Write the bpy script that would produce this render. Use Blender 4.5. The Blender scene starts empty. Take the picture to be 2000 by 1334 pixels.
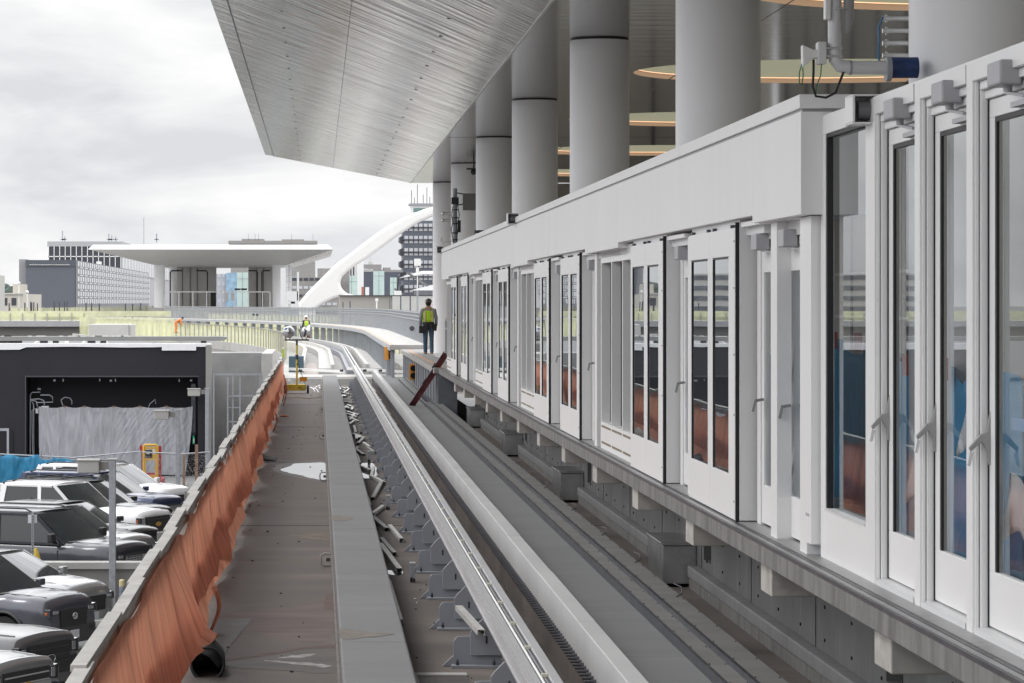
import bpy, bmesh, math, random
from mathutils import Vector, Matrix
R = math.radians
random.seed(7)
sc = bpy.context.scene
COL = sc.collection

# ------------------------------------------------------------------ camera, sky, sun, exposure
ZC = 6.4                                   # eye height above the car park
def zh(H): return ZC - H                   # height of something H metres below the eye
cam_d = bpy.data.cameras.new('camera'); cam = bpy.data.objects.new('camera', cam_d); COL.objects.link(cam)
cam.location = (0, 0, ZC); cam.rotation_euler = (R(90), 0, 0)
cam_d.sensor_width = 36; cam_d.lens = 108; cam_d.shift_x = 0.19; cam_d.shift_y = -0.038
cam_d.clip_start = .5; cam_d.clip_end = 9000
sc.camera = cam

SUN_EL, SUN_AZ = R(52), R(280)
w = bpy.data.worlds.new('World'); sc.world = w; w.use_nodes = True
nt = w.node_tree; N = nt.nodes; L = nt.links; N.clear()
out = N.new('ShaderNodeOutputWorld'); bg = N.new('ShaderNodeBackground'); L.new(bg.outputs[0], out.inputs[0])
bg.inputs['Strength'].default_value = 0.1
sky = N.new('ShaderNodeTexSky'); sky.sky_type = 'NISHITA'; sky.sun_disc = False
sky.sun_elevation = SUN_EL; sky.sun_rotation = SUN_AZ; sky.air_density = 1.5; sky.dust_density = 3
tc = N.new('ShaderNodeTexCoord'); mp = N.new('ShaderNodeMapping'); mp.inputs['Scale'].default_value = (10, 10, 34)
mp.inputs['Location'].default_value = (5.3, 1.4, 2.75)
L.new(tc.outputs['Generated'], mp.inputs['Vector'])
n1 = N.new('ShaderNodeTexNoise'); n1.inputs['Scale'].default_value = 1.0; n1.inputs['Detail'].default_value = 7; n1.inputs['Roughness'].default_value = .52
n1.inputs['Distortion'].default_value = .3
L.new(mp.outputs[0], n1.inputs['Vector'])
cr = N.new('ShaderNodeValToRGB'); e = cr.color_ramp.elements
e[0].position = .36; e[0].color = (.62, .63, .66, 1); e[1].position = .62; e[1].color = (.86, .86, .862, 1)
m1 = cr.color_ramp.elements.new(.48); m1.color = (.745, .75, .762, 1)
L.new(n1.outputs[0], cr.inputs[0])
sx = N.new('ShaderNodeSeparateXYZ'); L.new(tc.outputs['Generated'], sx.inputs[0])
mr = N.new('ShaderNodeMapRange'); mr.inputs['From Min'].default_value = 0.10; mr.inputs['From Max'].default_value = .26
mr.inputs['To Min'].default_value = 9.6; mr.inputs['To Max'].default_value = 23.0
L.new(sx.outputs['Z'], mr.inputs[0])
vm = N.new('ShaderNodeVectorMath'); vm.operation = 'SCALE'
L.new(cr.outputs[0], vm.inputs[0]); L.new(mr.outputs[0], vm.inputs['Scale'])
mx = N.new('ShaderNodeMix'); mx.data_type = 'RGBA'; mx.inputs[0].default_value = .96
L.new(sky.outputs[0], mx.inputs[6]); L.new(vm.outputs[0], mx.inputs[7]); L.new(mx.outputs[2], bg.inputs['Color'])

sd = bpy.data.lights.new('sun', 'SUN'); sun = bpy.data.objects.new('sun', sd); COL.objects.link(sun)
sd.energy = 0.9; sd.angle = R(18); sd.color = (1, .97, .93)
d = Vector((-math.cos(SUN_EL)*.98, math.cos(SUN_EL)*.17, math.sin(SUN_EL)))   # towards the sun: left, behind, above
sun.rotation_euler = d.to_track_quat('Z', 'Y').to_euler(); sun.location = (-20, -10, 60)
sc.view_settings.view_transform = 'Standard'; sc.view_settings.look = 'None'
sc.view_settings.exposure = 0.33; sc.view_settings.gamma = 1.0

# ------------------------------------------------------------------ materials
MATS = {}
def mat(name, col, rough=.6, metal=0.0, var=.10, scale=2.0, st=(1,1,1), bump=0.0, bscale=30, bst=None, spec=.5,
        dirt=None, dirt_amt=.5, dirt_scale=.6, dst=(1,1,1), dlo=.5, dhi=.7, rvar=0, coat=0, obj=False, rot=(0,0,0)):
    if name in MATS: return MATS[name]
    m = bpy.data.materials.new(name); m.use_nodes = True; t = m.node_tree; n = t.nodes; l = t.links
    b = n['Principled BSDF']; b.inputs['Roughness'].default_value = rough; b.inputs['Metallic'].default_value = metal
    b.inputs['Specular IOR Level'].default_value = spec
    if coat: b.inputs['Coat Weight'].default_value = coat; b.inputs['Coat Roughness'].default_value = .04
    if obj: src = n.new('ShaderNodeTexCoord').outputs['Object']
    else: src = n.new('ShaderNodeNewGeometry').outputs['Position']
    def noise(s, stv, detail=5, r=.55):
        mpn = n.new('ShaderNodeMapping'); mpn.inputs['Scale'].default_value = stv; mpn.inputs['Rotation'].default_value = rot
        l.new(src, mpn.inputs['Vector'])
        nn = n.new('ShaderNodeTexNoise'); nn.inputs['Scale'].default_value = s; nn.inputs['Detail'].default_value = detail
        nn.inputs['Roughness'].default_value = r; l.new(mpn.outputs[0], nn.inputs['Vector']); return nn.outputs[0]
    c = (*col, 1)
    lo = tuple(max(0, x*(1-var*1.4)) for x in col)+(1,); hi = tuple(min(1, x*(1+var*1.2)) for x in col)+(1,)
    last = None
    if var > 0:
        nz = noise(scale, st)
        rp = n.new('ShaderNodeValToRGB'); rp.color_ramp.elements[0].position = .3; rp.color_ramp.elements[1].position = .7
        rp.color_ramp.elements[0].color = lo; rp.color_ramp.elements[1].color = hi
        l.new(nz, rp.inputs[0]); last = rp.outputs[0]
        if rvar:
            rr = n.new('ShaderNodeMapRange'); rr.inputs['From Min'].default_value = .3; rr.inputs['From Max'].default_value = .7
            rr.inputs['To Min'].default_value = max(0, rough-rvar); rr.inputs['To Max'].default_value = min(1, rough+rvar)
            l.new(nz, rr.inputs[0]); l.new(rr.outputs[0], b.inputs['Roughness'])
    if dirt:
        dz = noise(dirt_scale, dst, 8, .62)
        dr = n.new('ShaderNodeMapRange'); dr.inputs['From Min'].default_value = dlo; dr.inputs['From Max'].default_value = dhi
        dr.inputs['To Max'].default_value = dirt_amt; l.new(dz, dr.inputs[0])
        mm = n.new('ShaderNodeMix'); mm.data_type = 'RGBA'; l.new(dr.outputs[0], mm.inputs[0])
        if last: l.new(last, mm.inputs[6])
        else: mm.inputs[6].default_value = c
        mm.inputs[7].default_value = (*dirt, 1); last = mm.outputs[2]
    if last: l.new(last, b.inputs['Base Color'])
    else: b.inputs['Base Color'].default_value = c
    if bump > 0:
        bz = noise(bscale, bst or (1,1,1), 3, .5)
        bp = n.new('ShaderNodeBump'); bp.inputs['Strength'].default_value = 1; bp.inputs['Distance'].default_value = bump
        l.new(bz, bp.inputs['Height']); l.new(bp.outputs[0], b.inputs['Normal'])
    m.diffuse_color = c; MATS[name] = m; return m

def glass(name, tint=(.9,.92,.93), ior=1.6, wav=.0006, wsc=1.2, dark=None, rough=0.005):
    if name in MATS: return MATS[name]
    m = bpy.data.materials.new(name); m.use_nodes = True; t = m.node_tree; n = t.nodes; l = t.links; n.clear()
    o = n.new('ShaderNodeOutputMaterial'); mx = n.new('ShaderNodeMixShader'); fr = n.new('ShaderNodeFresnel'); fr.inputs[0].default_value = ior
    gl = n.new('ShaderNodeBsdfGlossy'); gl.inputs['Roughness'].default_value = rough; gl.inputs['Color'].default_value = (.92,.95,.97,1)
    if dark:
        tr = n.new('ShaderNodeBsdfPrincipled'); tr.inputs['Base Color'].default_value = (*dark, 1); tr.inputs['Roughness'].default_value = .2
        tr.inputs['Specular IOR Level'].default_value = 0
    else:
        tr = n.new('ShaderNodeBsdfTransparent'); tr.inputs[0].default_value = (*tint, 1)
    g = n.new('ShaderNodeNewGeometry'); mp = n.new('ShaderNodeMapping'); mp.inputs['Scale'].default_value = (1, .6, 1)
    l.new(g.outputs['Position'], mp.inputs[0])
    nz = n.new('ShaderNodeTexNoise'); nz.inputs['Scale'].default_value = wsc; nz.inputs['Detail'].default_value = 1; l.new(mp.outputs[0], nz.inputs[0])
    bp = n.new('ShaderNodeBump'); bp.inputs['Distance'].default_value = wav; bp.inputs['Strength'].default_value = 1; l.new(nz.outputs[0], bp.inputs['Height'])
    l.new(bp.outputs[0], gl.inputs['Normal']); l.new(fr.outputs[0], mx.inputs[0]); l.new(tr.outputs[0], mx.inputs[1]); l.new(gl.outputs[0], mx.inputs[2])
    l.new(mx.outputs[0], o.inputs[0]); MATS[name] = m; return m

def netmat(name, col, openness=.4, freq=18, rough=.7, vary=.12):
    """woven mesh: real holes, as an alpha pattern in object space"""
    if name in MATS: return MATS[name]
    m = bpy.data.materials.new(name); m.use_nodes = True; t = m.node_tree; n = t.nodes; l = t.links
    b = n['Principled BSDF']; b.inputs['Roughness'].default_value = rough
    g = n.new('ShaderNodeNewGeometry'); nz = n.new('ShaderNodeTexNoise'); nz.inputs['Scale'].default_value = 1.3; nz.inputs['Detail'].default_value = 4
    l.new(g.outputs['Position'], nz.inputs[0])
    rp = n.new('ShaderNodeValToRGB'); rp.color_ramp.elements[0].position = .3; rp.color_ramp.elements[1].position = .7
    rp.color_ramp.elements[0].color = tuple(x*(1-vary) for x in col)+(1,); rp.color_ramp.elements[1].color = tuple(min(1,x*(1+vary)) for x in col)+(1,)
    l.new(nz.outputs[0], rp.inputs[0]); l.new(rp.outputs[0], b.inputs['Base Color'])
    wn = n.new('ShaderNodeTexNoise'); wn.inputs['Scale'].default_value = freq; wn.inputs['Detail'].default_value = 0
    l.new(g.outputs['Position'], wn.inputs[0])
    gt = n.new('ShaderNodeMath'); gt.operation = 'GREATER_THAN'; gt.inputs[1].default_value = .5+(openness-.5)*.32
    l.new(wn.outputs[0], gt.inputs[0])
    l.new(gt.outputs[0], b.inputs['Alpha']); MATS[name] = m; return m

def veil(name, col, cover=.55):
    if name in MATS: return MATS[name]
    m = bpy.data.materials.new(name); m.use_nodes = True; t = m.node_tree; n = t.nodes; l = t.links; b = n['Principled BSDF']
    b.inputs['Roughness'].default_value = .8; b.inputs['Base Color'].default_value = (*col, 1)
    g = n.new('ShaderNodeNewGeometry'); nz = n.new('ShaderNodeTexNoise'); nz.inputs['Scale'].default_value = .9; nz.inputs['Detail'].default_value = 3
    l.new(g.outputs['Position'], nz.inputs[0]); mr = n.new('ShaderNodeMapRange'); mr.inputs['From Min'].default_value = .35; mr.inputs['From Max'].default_value = .65
    mr.inputs['To Min'].default_value = cover-.12; mr.inputs['To Max'].default_value = cover+.12; l.new(nz.outputs[0], mr.inputs[0]); l.new(mr.outputs[0], b.inputs['Alpha'])
    MATS[name] = m; return m
def emit(name, col, s=1.0):
    if name in MATS: return MATS[name]
    m = bpy.data.materials.new(name); m.use_nodes = True; b = m.node_tree.nodes['Principled BSDF']
    b.inputs['Base Color'].default_value = (*col, 1); b.inputs['Emission Color'].default_value = (*col, 1); b.inputs['Emission Strength'].default_value = s
    MATS[name] = m; return m

# ------------------------------------------------------------------ mesh helpers
def root_off(p):
    while p.parent: p = p.parent
    return Vector(p.location)
class MB:
    def __init__(s): s.v = []; s.f = []; s.sm = []
    def add(s, vs, fs, smooth=False):
        o = len(s.v); s.v += [tuple(v) for v in vs]; s.f += [tuple(i+o for i in f) for f in fs]; s.sm += [smooth]*len(fs); return s
    def box(s, x0, x1, y0, y1, z0, z1):
        if x0 > x1: x0, x1 = x1, x0
        if y0 > y1: y0, y1 = y1, y0
        if z0 > z1: z0, z1 = z1, z0
        return s.add([(x0,y0,z0),(x1,y0,z0),(x1,y1,z0),(x0,y1,z0),(x0,y0,z1),(x1,y0,z1),(x1,y1,z1),(x0,y1,z1)],
              [(0,3,2,1),(4,5,6,7),(0,1,5,4),(1,2,6,5),(2,3,7,6),(3,0,4,7)])
    def bar(s, a, b, w, h, up=(0,0,1)):
        a = Vector(a); b = Vector(b); d = (b-a).normalized(); u = Vector(up)
        if abs(d.dot(u)) > .98: u = Vector((1,0,0))
        r = d.cross(u).normalized(); u = r.cross(d).normalized(); vs = []
        for p in (a, b):
            for i, j in ((-1,-1),(1,-1),(1,1),(-1,1)): vs.append(p + r*(w/2*i) + u*(h/2*j))
        return s.add(vs, [(0,3,2,1),(4,5,6,7),(0,1,5,4),(1,2,6,5),(2,3,7,6),(3,0,4,7)])
    def cyl(s, a, b, r, n=16, r2=None, caps=True):
        a = Vector(a); b = Vector(b); d = (b-a).normalized(); u = Vector((0,0,1))
        if abs(d.dot(u)) > .98: u = Vector((1,0,0))
        x = d.cross(u).normalized(); y = x.cross(d).normalized(); r2 = r if r2 is None else r2; vs = []
        for p, rr in ((a, r), (b, r2)):
            for i in range(n):
                t = 2*math.pi*i/n; vs.append(p + x*(rr*math.cos(t)) + y*(rr*math.sin(t)))
        s.add(vs, [(i, (i+1)%n, n+(i+1)%n, n+i) for i in range(n)], True)
        if caps:
            s.add(vs[:n], [tuple(range(n-1, -1, -1))]); s.add(vs[n:], [tuple(range(n))])
        return s
    def tube(s, pts, r, n=8, caps=True):
        P = [Vector(p) for p in pts]; vs = []; m = len(P); prev = None
        for i, p in enumerate(P):
            d = (P[min(i+1, m-1)] - P[max(i-1, 0)]).normalized()
            if prev is None:
                u = Vector((0,0,1)) if abs(d.z) < .95 else Vector((1,0,0)); x = d.cross(u).normalized()
            else: x = (prev - d*prev.dot(d)).normalized()
            prev = x; y = x.cross(d); rr = r[i] if isinstance(r, (list, tuple)) else r
            for k in range(n):
                t = 2*math.pi*k/n; vs.append(p + x*(rr*math.cos(t)) + y*(rr*math.sin(t)))
        fs = [(i*n+k, i*n+(k+1)%n, (i+1)*n+(k+1)%n, (i+1)*n+k) for i in range(m-1) for k in range(n)]
        s.add(vs, fs, True)
        if caps: s.add(vs[:n], [tuple(range(n-1,-1,-1))]); s.add(vs[-n:], [tuple(range(n))])
        return s
    def loft(s, rings, n=14, caps=True, p=2.4):
        """rings: (centre, rx, ry[, axis_x, axis_y]) superellipse sections"""
        vs = []
        for rg in rings:
            c = Vector(rg[0]); ax = Vector(rg[3]) if len(rg) > 3 else Vector((1,0,0)); ay = Vector(rg[4]) if len(rg) > 4 else Vector((0,1,0))
            for k in range(n):
                t = 2*math.pi*k/n; cx, sy = math.cos(t), math.sin(t)
                vs.append(c + ax*(rg[1]*math.copysign(abs(cx)**(2/p), cx)) + ay*(rg[2]*math.copysign(abs(sy)**(2/p), sy)))
        m = len(rings)
        s.add(vs, [(i*n+k, i*n+(k+1)%n, (i+1)*n+(k+1)%n, (i+1)*n+k) for i in range(m-1) for k in range(n)], True)
        if caps: s.add(vs[:n], [tuple(range(n-1,-1,-1))]); s.add(vs[-n:], [tuple(range(n))])
        return s
    def prism(s, poly, a, b, axis='y'):
        """poly: 2D outline; extruded from a to b along axis (outline in the two other axes, in x,y,z order)"""
        n = len(poly); vs = []
        for t in (a, b):
            for (u, v) in poly:
                vs.append({'y': (u, t, v), 'x': (t, u, v), 'z': (u, v, t)}[axis])
        return s.add(vs, [tuple(range(n-1,-1,-1)), tuple(range(n, 2*n))] + [(i, (i+1)%n, n+(i+1)%n, n+i) for i in range(n)])
    def sphere(s, c, r, nu=14, nv=9, sz=(1,1,1)):
        vs = []; c = Vector(c)
        for j in range(1, nv):
            ph = math.pi*j/nv
            for i in range(nu):
                t = 2*math.pi*i/nu; vs.append(c + Vector((r*sz[0]*math.sin(ph)*math.cos(t), r*sz[1]*math.sin(ph)*math.sin(t), r*sz[2]*math.cos(ph))))
        k = len(vs); vs += [c+Vector((0,0,r*sz[2])), c-Vector((0,0,r*sz[2]))]
        fs = [(j*nu+i, (j+1)*nu+i, (j+1)*nu+(i+1)%nu, j*nu+(i+1)%nu) for j in range(nv-2) for i in range(nu)]
        fs += [(k, i, (i+1)%nu) for i in range(nu)] + [(k+1, (nv-2)*nu+(i+1)%nu, (nv-2)*nu+i) for i in range(nu)]
        return s.add(vs, fs, True)
    def grid(s, fn, nu, nv, smooth=True, flip=False):
        vs = [fn(i/(nu-1), j/(nv-1)) for i in range(nu) for j in range(nv)]
        fs = [(i*nv+j, (i+1)*nv+j, (i+1)*nv+j+1, i*nv+j+1) for i in range(nu-1) for j in range(nv-1)]
        if flip: fs = [f[::-1] for f in fs]
        return s.add(vs, fs, smooth)
    def quad(s, a, b, c, d): return s.add([a,b,c,d], [(0,1,2,3)])
    def xf(s, M, start=0):
        s.v[start:] = [tuple(M @ Vector(v)) for v in s.v[start:]]; return s
    def build(s, name, m, parent=None, bevel=0, smooth=False, ang=None, kind=None, local=False, solid=0):
        me = bpy.data.meshes.new(name); off = Vector((0,0,0))
        if parent is not None and not local: off = root_off(parent)
        me.from_pydata([tuple(Vector(v)-off) for v in s.v], [], s.f); me.update()
        if smooth or any(s.sm):
            me.polygons.foreach_set('use_smooth', [True]*len(me.polygons) if smooth else s.sm)
        if ang: me.set_sharp_from_angle(angle=R(ang))
        if isinstance(m, str): m = MATS[m]
        me.materials.append(m)
        o = bpy.data.objects.new(name, me); COL.objects.link(o)
        if parent is not None: o.parent = parent
        if solid:
            q = o.modifiers.new('s', 'SOLIDIFY'); q.thickness = solid
        if bevel:
            q = o.modifiers.new('b', 'BEVEL'); q.width = bevel; q.segments = 2; q.limit_method = 'ANGLE'; q.harden_normals = False
        if kind: o['kind'] = kind
        return o

def tag(o, label, cat, group=None):
    o['label'] = label; o['category'] = cat
    if group: o['group'] = group
    return o
def thing(name, label, cat, loc=(0,0,0), rz=0, group=None):
    o = bpy.data.objects.new(name, None); COL.objects.link(o); o.location = loc; o.rotation_euler = (0,0,rz)
    o.empty_display_size = .2
    return tag(o, label, cat, group)
def copy_tree(o, parent=None, loc=None, rz=None, label=None):
    c = o.copy(); COL.objects.link(c); c.parent = parent
    if loc is not None: c.location = loc
    if rz is not None: c.rotation_euler = (0,0,rz)
    if label: c['label'] = label
    for ch in [x for x in o.children]: copy_tree(ch, c)
    return c
def text(body, size, m, loc, rot, parent=None, name='lettering', extrude=.004, align='CENTER', sx=1.0):
    cu = bpy.data.curves.new(name, 'FONT'); cu.body = body; cu.size = size; cu.extrude = extrude; cu.align_x = align; cu.align_y = 'CENTER'
    cu.materials.append(m if not isinstance(m, str) else MATS[m])
    o = bpy.data.objects.new(name, cu); COL.objects.link(o); o.rotation_euler = rot; o.scale = (sx, 1, 1)
    if parent is not None: off = root_off(parent)
    else: off = Vector((0,0,0))
    bpy.context.view_layer.update()
    me = bpy.data.meshes.new_from_object(o.evaluated_get(bpy.context.evaluated_depsgraph_get())); me.transform(Matrix.Diagonal((sx,1,1,1)))
    bpy.data.objects.remove(o); o = bpy.data.objects.new(name, me); COL.objects.link(o); o.rotation_euler = rot; o.parent = parent; o.location = Vector(loc) - off
    return o
def nth(n): return '%d%s' % (n, 'th' if 10 < n < 20 else {1:'st',2:'nd',3:'rd'}.get(n%10,'th'))
ORD = ['nearest','second','third','fourth','fifth','sixth','seventh','eighth','ninth','tenth']

# ------------------------------------------------------------------ palette
conc = mat('concrete_running', (.170,.173,.176), .8, var=.05, scale=1.2, st=(.7,1.4,1), bump=.002, bscale=60, dirt=(.15,.15,.148), dirt_amt=.45, dirt_scale=.9, dst=(.6,1.3,1), dlo=.5, dhi=.75)
conc_deck = mat('concrete_deck', (.112,.095,.085), .72, var=.34, scale=1.5, st=(.16,.62,1), bump=.003, bscale=30, bst=(.3,3,1), dirt=(.075,.062,.055), dirt_amt=.7, dirt_scale=.55, dst=(.5,1.8,1), dlo=.48, dhi=.72, rvar=.12)
conc_light = mat('concrete_light', (.42,.415,.40), .75, var=.06, scale=2, bump=.001, bscale=40, dirt=(.28,.27,.25), dirt_amt=.4, dirt_scale=1.5, dst=(1,.4,1))
conc_wall = mat('concrete_wall', (.135,.135,.135), .75, var=.12, scale=1.4, bump=.002, bscale=25, dirt=(.30,.29,.27), dirt_amt=.5, dirt_scale=1.5, dst=(1,3.5,.5), dlo=.55, dhi=.72)
conc_stain = mat('concrete_stained', (.19,.187,.18), .8, var=.14, scale=2.5, st=(1,3,.6), bump=.003, bscale=25, dirt=(.095,.09,.088), dirt_amt=.75, dirt_scale=1.3, dst=(1,3,.8), dlo=.45, dhi=.65)
conc_far = mat('concrete_pale', (.50,.49,.47), .85, var=.06, scale=.6, dirt=(.36,.35,.33), dirt_amt=.5, dirt_scale=.4)
asph = mat('asphalt', (.19,.19,.192), .9, var=.10, scale=.5, bump=.004, bscale=60, dirt=(.12,.12,.12), dirt_amt=.6, dirt_scale=.35)
white = mat('white_panel', (.80,.80,.80), .38, var=.015, scale=.8, spec=.4)
white2 = mat('white_panel_weathered', (.80,.80,.795), .45, var=.012, scale=.7, st=(1,1.5,.5), dirt=(.70,.695,.68), dirt_amt=.35, dirt_scale=.9, dst=(1,1.6,.3))
wgrey = mat('pale_grey_panel', (.66,.665,.67), .42, var=.015, scale=.8)
closer_grey = mat('closer_grey', (.40,.40,.42), .45, var=.03)
handle_grey = mat('handle_grey', (.30,.30,.30), .5, var=.04)
galv = mat('galvanised_steel', (.36,.375,.40), .42, metal=.55, var=.08, scale=6, bump=.0005, bscale=20)
galv_paint = mat('grey_painted_steel', (.33,.345,.375), .5, var=.06, scale=3)
alu = mat('aluminium', (.70,.70,.69), .3, metal=.75, var=.06, scale=5)
steel_dark = mat('dark_steel', (.075,.078,.09), .4, metal=.5, var=.15, scale=4, dirt=(.16,.15,.15), dirt_amt=.6, dirt_scale=5)
black = mat('black_rubber', (.008,.008,.010), .55, var=0)
blackp = mat('black_plastic', (.022,.022,.024), .45, var=0)
white_plastic = mat('white_plastic', (.75,.75,.74), .35, var=.02)
galss = glass('door_glass')
# ================================================================== SETTING: ground
g = MB(); g.quad((-2600,-200,0),(2600,-200,0),(2600,4800,0),(-2600,4800,0)); g.build('ground', asph, kind='structure')

# ================================================================== GUIDEWAY (straight part, below the platform)
Y0, Y1 = 6.0, 112.0
ZD = zh(3.0)
d_ = MB(); d_.box(-1.62, 4.35, -60, Y1, ZD-.55, ZD); d_.build('guideway_deck', conc_deck, kind='structure')
# thin expansion joints and puddles lie on the deck
jm = mat('joint_sealant', (.05,.047,.045), .7, var=.2)
j = MB()
for y in (41.3, 57.6, 74, 90.4): j.box(-1.6, 3.85, y, y+.035, ZD, ZD+.004)
j.build('expansion_joints', jm, kind='structure')
def blob(name, pts, z, m, jit=0.0):
    P = []; n = len(pts)
    for i in range(n):                       # Catmull-Rom outline
        a, b, c, dd = pts[i-1], pts[i], pts[(i+1)%n], pts[(i+2)%n]
        for k in range(6):
            t = k/6
            q = [.5*((2*b[q_])+(-a[q_]+c[q_])*t+(2*a[q_]-5*b[q_]+4*c[q_]-dd[q_])*t*t+(-a[q_]+3*b[q_]-3*c[q_]+dd[q_])*t**3) for q_ in (0,1)]
            P.append((q[0]+random.uniform(-jit,jit)*.3, q[1]+random.uniform(-jit,jit)*2, z))
    b_ = MB(); b_.add(P, [tuple(range(len(P)))]); return b_.build(name, m, kind='structure')
water = mat('standing_water', (.05,.05,.05), .02, var=0, spec=1.0)
wetc = mat('wet_concrete', (.075,.064,.060), .55, var=.2, scale=2, st=(.5,3,1), spec=.6)
blob('damp_patch', [(.15,57.9),(-.4,57.8),(-.72,56.9),(-.80,55.2),(-.6,53.7),(-.1,51.9),(.15,51.7)], ZD+.0012, wetc, .04)
blob('puddle', [(.15,57.3),(-.1,57.5),(-.42,57.2),(-.50,56.3),(-.66,55.2),(-.52,54.2),(-.30,53.4),(-.12,52.5),(.15,52.2)], ZD+.0024, water, .03)
blob('damp_patch', [(.14,31.0),(.0,30.8),(-.3,30.2),(-.9,29.6),(-1.0,29.2),(-.4,27.6),(.1,27.3)], ZD+.0012, mat('reddish_stain',(.118,.088,.080),.72,var=.2,scale=2,st=(.5,2,1)), .05)
blob('damp_patch', [(.15,26.6),(-.1,26.6),(-.4,26.2),(-.85,25.5),(-.3,25.05),(.15,24.95)], ZD+.0024, mat('brown_stain',(.085,.075,.068),.65,var=.2,scale=3,st=(.5,2,1)), .02)
streakm = mat('pale_streak_tone',(.30,.29,.28),.7,var=.3,scale=9)  # pale streaks lying on the damp deck
blob('pale_streak', [(-.02,26.2),(-.25,26.05),(-.33,25.95),(-.12,25.95)], ZD+.0036, streakm, .02)
blob('pale_streak', [(.10,25.4),(-.15,25.6),(-.45,25.72),(-.2,25.5),(.05,25.25)], ZD+.0036, streakm, .02)
rustm = mat('rust_edge',(.095,.060,.050),.7,var=.3,scale=6,st=(1,3,1))
blob('rust_streak', [(.15,31.6),(.09,31.4),(.06,30.3),(.15,30.0)], ZD+.0024, rustm, .02)
blob('rust_streak', [(.15,26.9),(-.1,26.75),(-.5,26.2),(-.92,25.5),(-.45,26.05),(-.1,26.6),(.15,26.65)], ZD+.0042, rustm, .01)
blob('damp_patch', [(-.2,39.9),(-.35,39.5),(.1,38.8),(.14,39.9)], ZD+.0012, mat('tan_stain',(.13,.105,.08),.75,var=.3,scale=6), .03)
blob('puddle', [(1.05,57.2),(.82,57.2),(.74,54.6),(.76,52.8),(.9,52.5),(1.08,54)], ZD+.0024, water, .03)
blob('puddle', [(.95,34.3),(.78,34.4),(.76,34.0),(.9,33.8)], ZD+.0024, water, .01)
patchm = mat('mortar_patch', (.12,.125,.125), .7, var=.1, scale=4)
MB().add([(-.95,29.1,ZD+.0036),(-.62,29.15,ZD+.0036),(-.8,26.2,ZD+.0036),(-1.15,26.5,ZD+.0036)], [(3,2,1,0)]).build('mortar_patch', patchm, kind='structure')

stz = mat('orange_rust_stain',(.165,.145,.125),.7,var=.15,scale=6,st=(2,1,1))
for pts in ([(.19,38.3),(.32,38.2),(.44,37.8),(.36,37.4),(.2,37.3)],[(.19,24.9),(.4,24.7),(.62,24.55),(.4,24.3),(.2,24.2)]): blob('rust_stain', pts, zh(2.65)+.0035, stz, .02)
# --- left running plinth
t = thing('running_plinth', 'wide smooth concrete running strip beside the orange netting', 'track plinth', (.43,Y0,ZD))
m_ = MB(); y = Y0; m2 = MB()
while y < Y1-.1:
    y2 = min(y+3.0, Y1); m_.box(.178, .695, y+.006, y2-.006, ZD, zh(2.65)+random.uniform(-.002,.002)); y = y2
m_.build('concrete_strip', conc, t, bevel=.015)
m2.box(.155, .176, Y0, Y1, ZD, zh(2.90)); m2.build('steel_channel', mat('rusty_channel',(.17,.155,.15),.6,metal=.3,var=.2,scale=5,dirt=(.13,.085,.07),dirt_amt=.6,dirt_scale=3), t)
m3 = MB(); m3.box(.690, .702, Y0, Y1, ZD, zh(2.68)); m3.build('edge_angle', steel_dark, t)
# C shaped cable guides bolted along the plinth
c0 = thing('cable_guide', 'small grey C shaped bracket on the deck beside the wide concrete strip', 'bracket', (.10,34.9,ZD), 0, 'C shaped brackets along the plinth')
cb = MB(); rr = .012
cb.tube([(.05,0,.145),(-.02,0,.15),(-.055,0,.13),(-.06,0,.08),(-.055,0,.03),(-.02,0,.012),(.05,0,.015)], rr, 6); cb.build('loop', handle_grey, c0, local=True)
cb = MB(); cb.box(.0,.045,-.02,.02,.06,.10); cb.build('bolt', steel_dark, c0, local=True)
c0['label'] = 'nearest C shaped bracket on the deck beside the wide concrete strip'
for y, l_ in ((51.6,'C shaped bracket just in front of the bright puddle'),(67.4,'C shaped bracket third along, beyond the bright puddle'),(84.0,'farthest C shaped bracket, towards the light stand')): copy_tree(c0, loc=(.10,y,ZD), label=l_)

# --- power rail beam
t = thing('power_rail', 'pair of long white conductor beams with cables running between them', 'rail', (1.45,Y0,zh(2.6)))
zt = zh(2.4)
def chan(x0, x1, nm):
    q = MB()
    q.box(x0, x1, Y0, Y1+6, zt-.2, zt)
    return q.build(nm, mat('rail_beam', (.42,.42,.43), .4, var=.05, scale=2, st=(1,.4,1), dirt=(.36,.36,.37), dirt_amt=.5, dirt_scale=2), t, bevel=.006)
chan(1.36, 1.418, 'beam'); chan(1.487, 1.557, 'beam')
q = MB(); q.box(1.345,1.3585, Y0, Y1+6, zt-.05, zt-.04); q.box(1.345,1.3585,Y0,Y1+6,zt-.16,zt-.15); q.box(1.343,1.362,Y0,Y1+6,zt-.012,zt+.004); q.build('side_rib', mat('rib_grey',(.42,.42,.43),.4,var=.03), t)
q = MB(); q.box(1.419,1.486, Y0, Y1+6, zt-.18, zt-.16); q.build('tray', steel_dark, t)
q = MB(); q.cyl((1.437,Y0,zt-.012),(1.437,Y1+6,zt-.012),.011,8); q.build('cable', white_plastic, t)
q = MB(); q.cyl((1.467,Y0,zt-.02),(1.467,Y1+6,zt-.02),.008,8); q.build('cable', mat('grey_cable',(.22,.22,.24),.4,var=0), t)
q = MB(); q.cyl((1.478,Y0,zt-.015),(1.478,Y1+6,zt-.015),.004,6); q.build('cable', blackp, t)
cream = mat('cream_clip', (.62,.60,.50), .5, var=.03)
y = 18.2
for k in range(60):
    q = MB(); q.box(1.446, 1.4855, y, y+.05, zt-.04, zt+.006); q.build('clamp', cream, t); y += 1.6
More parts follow.
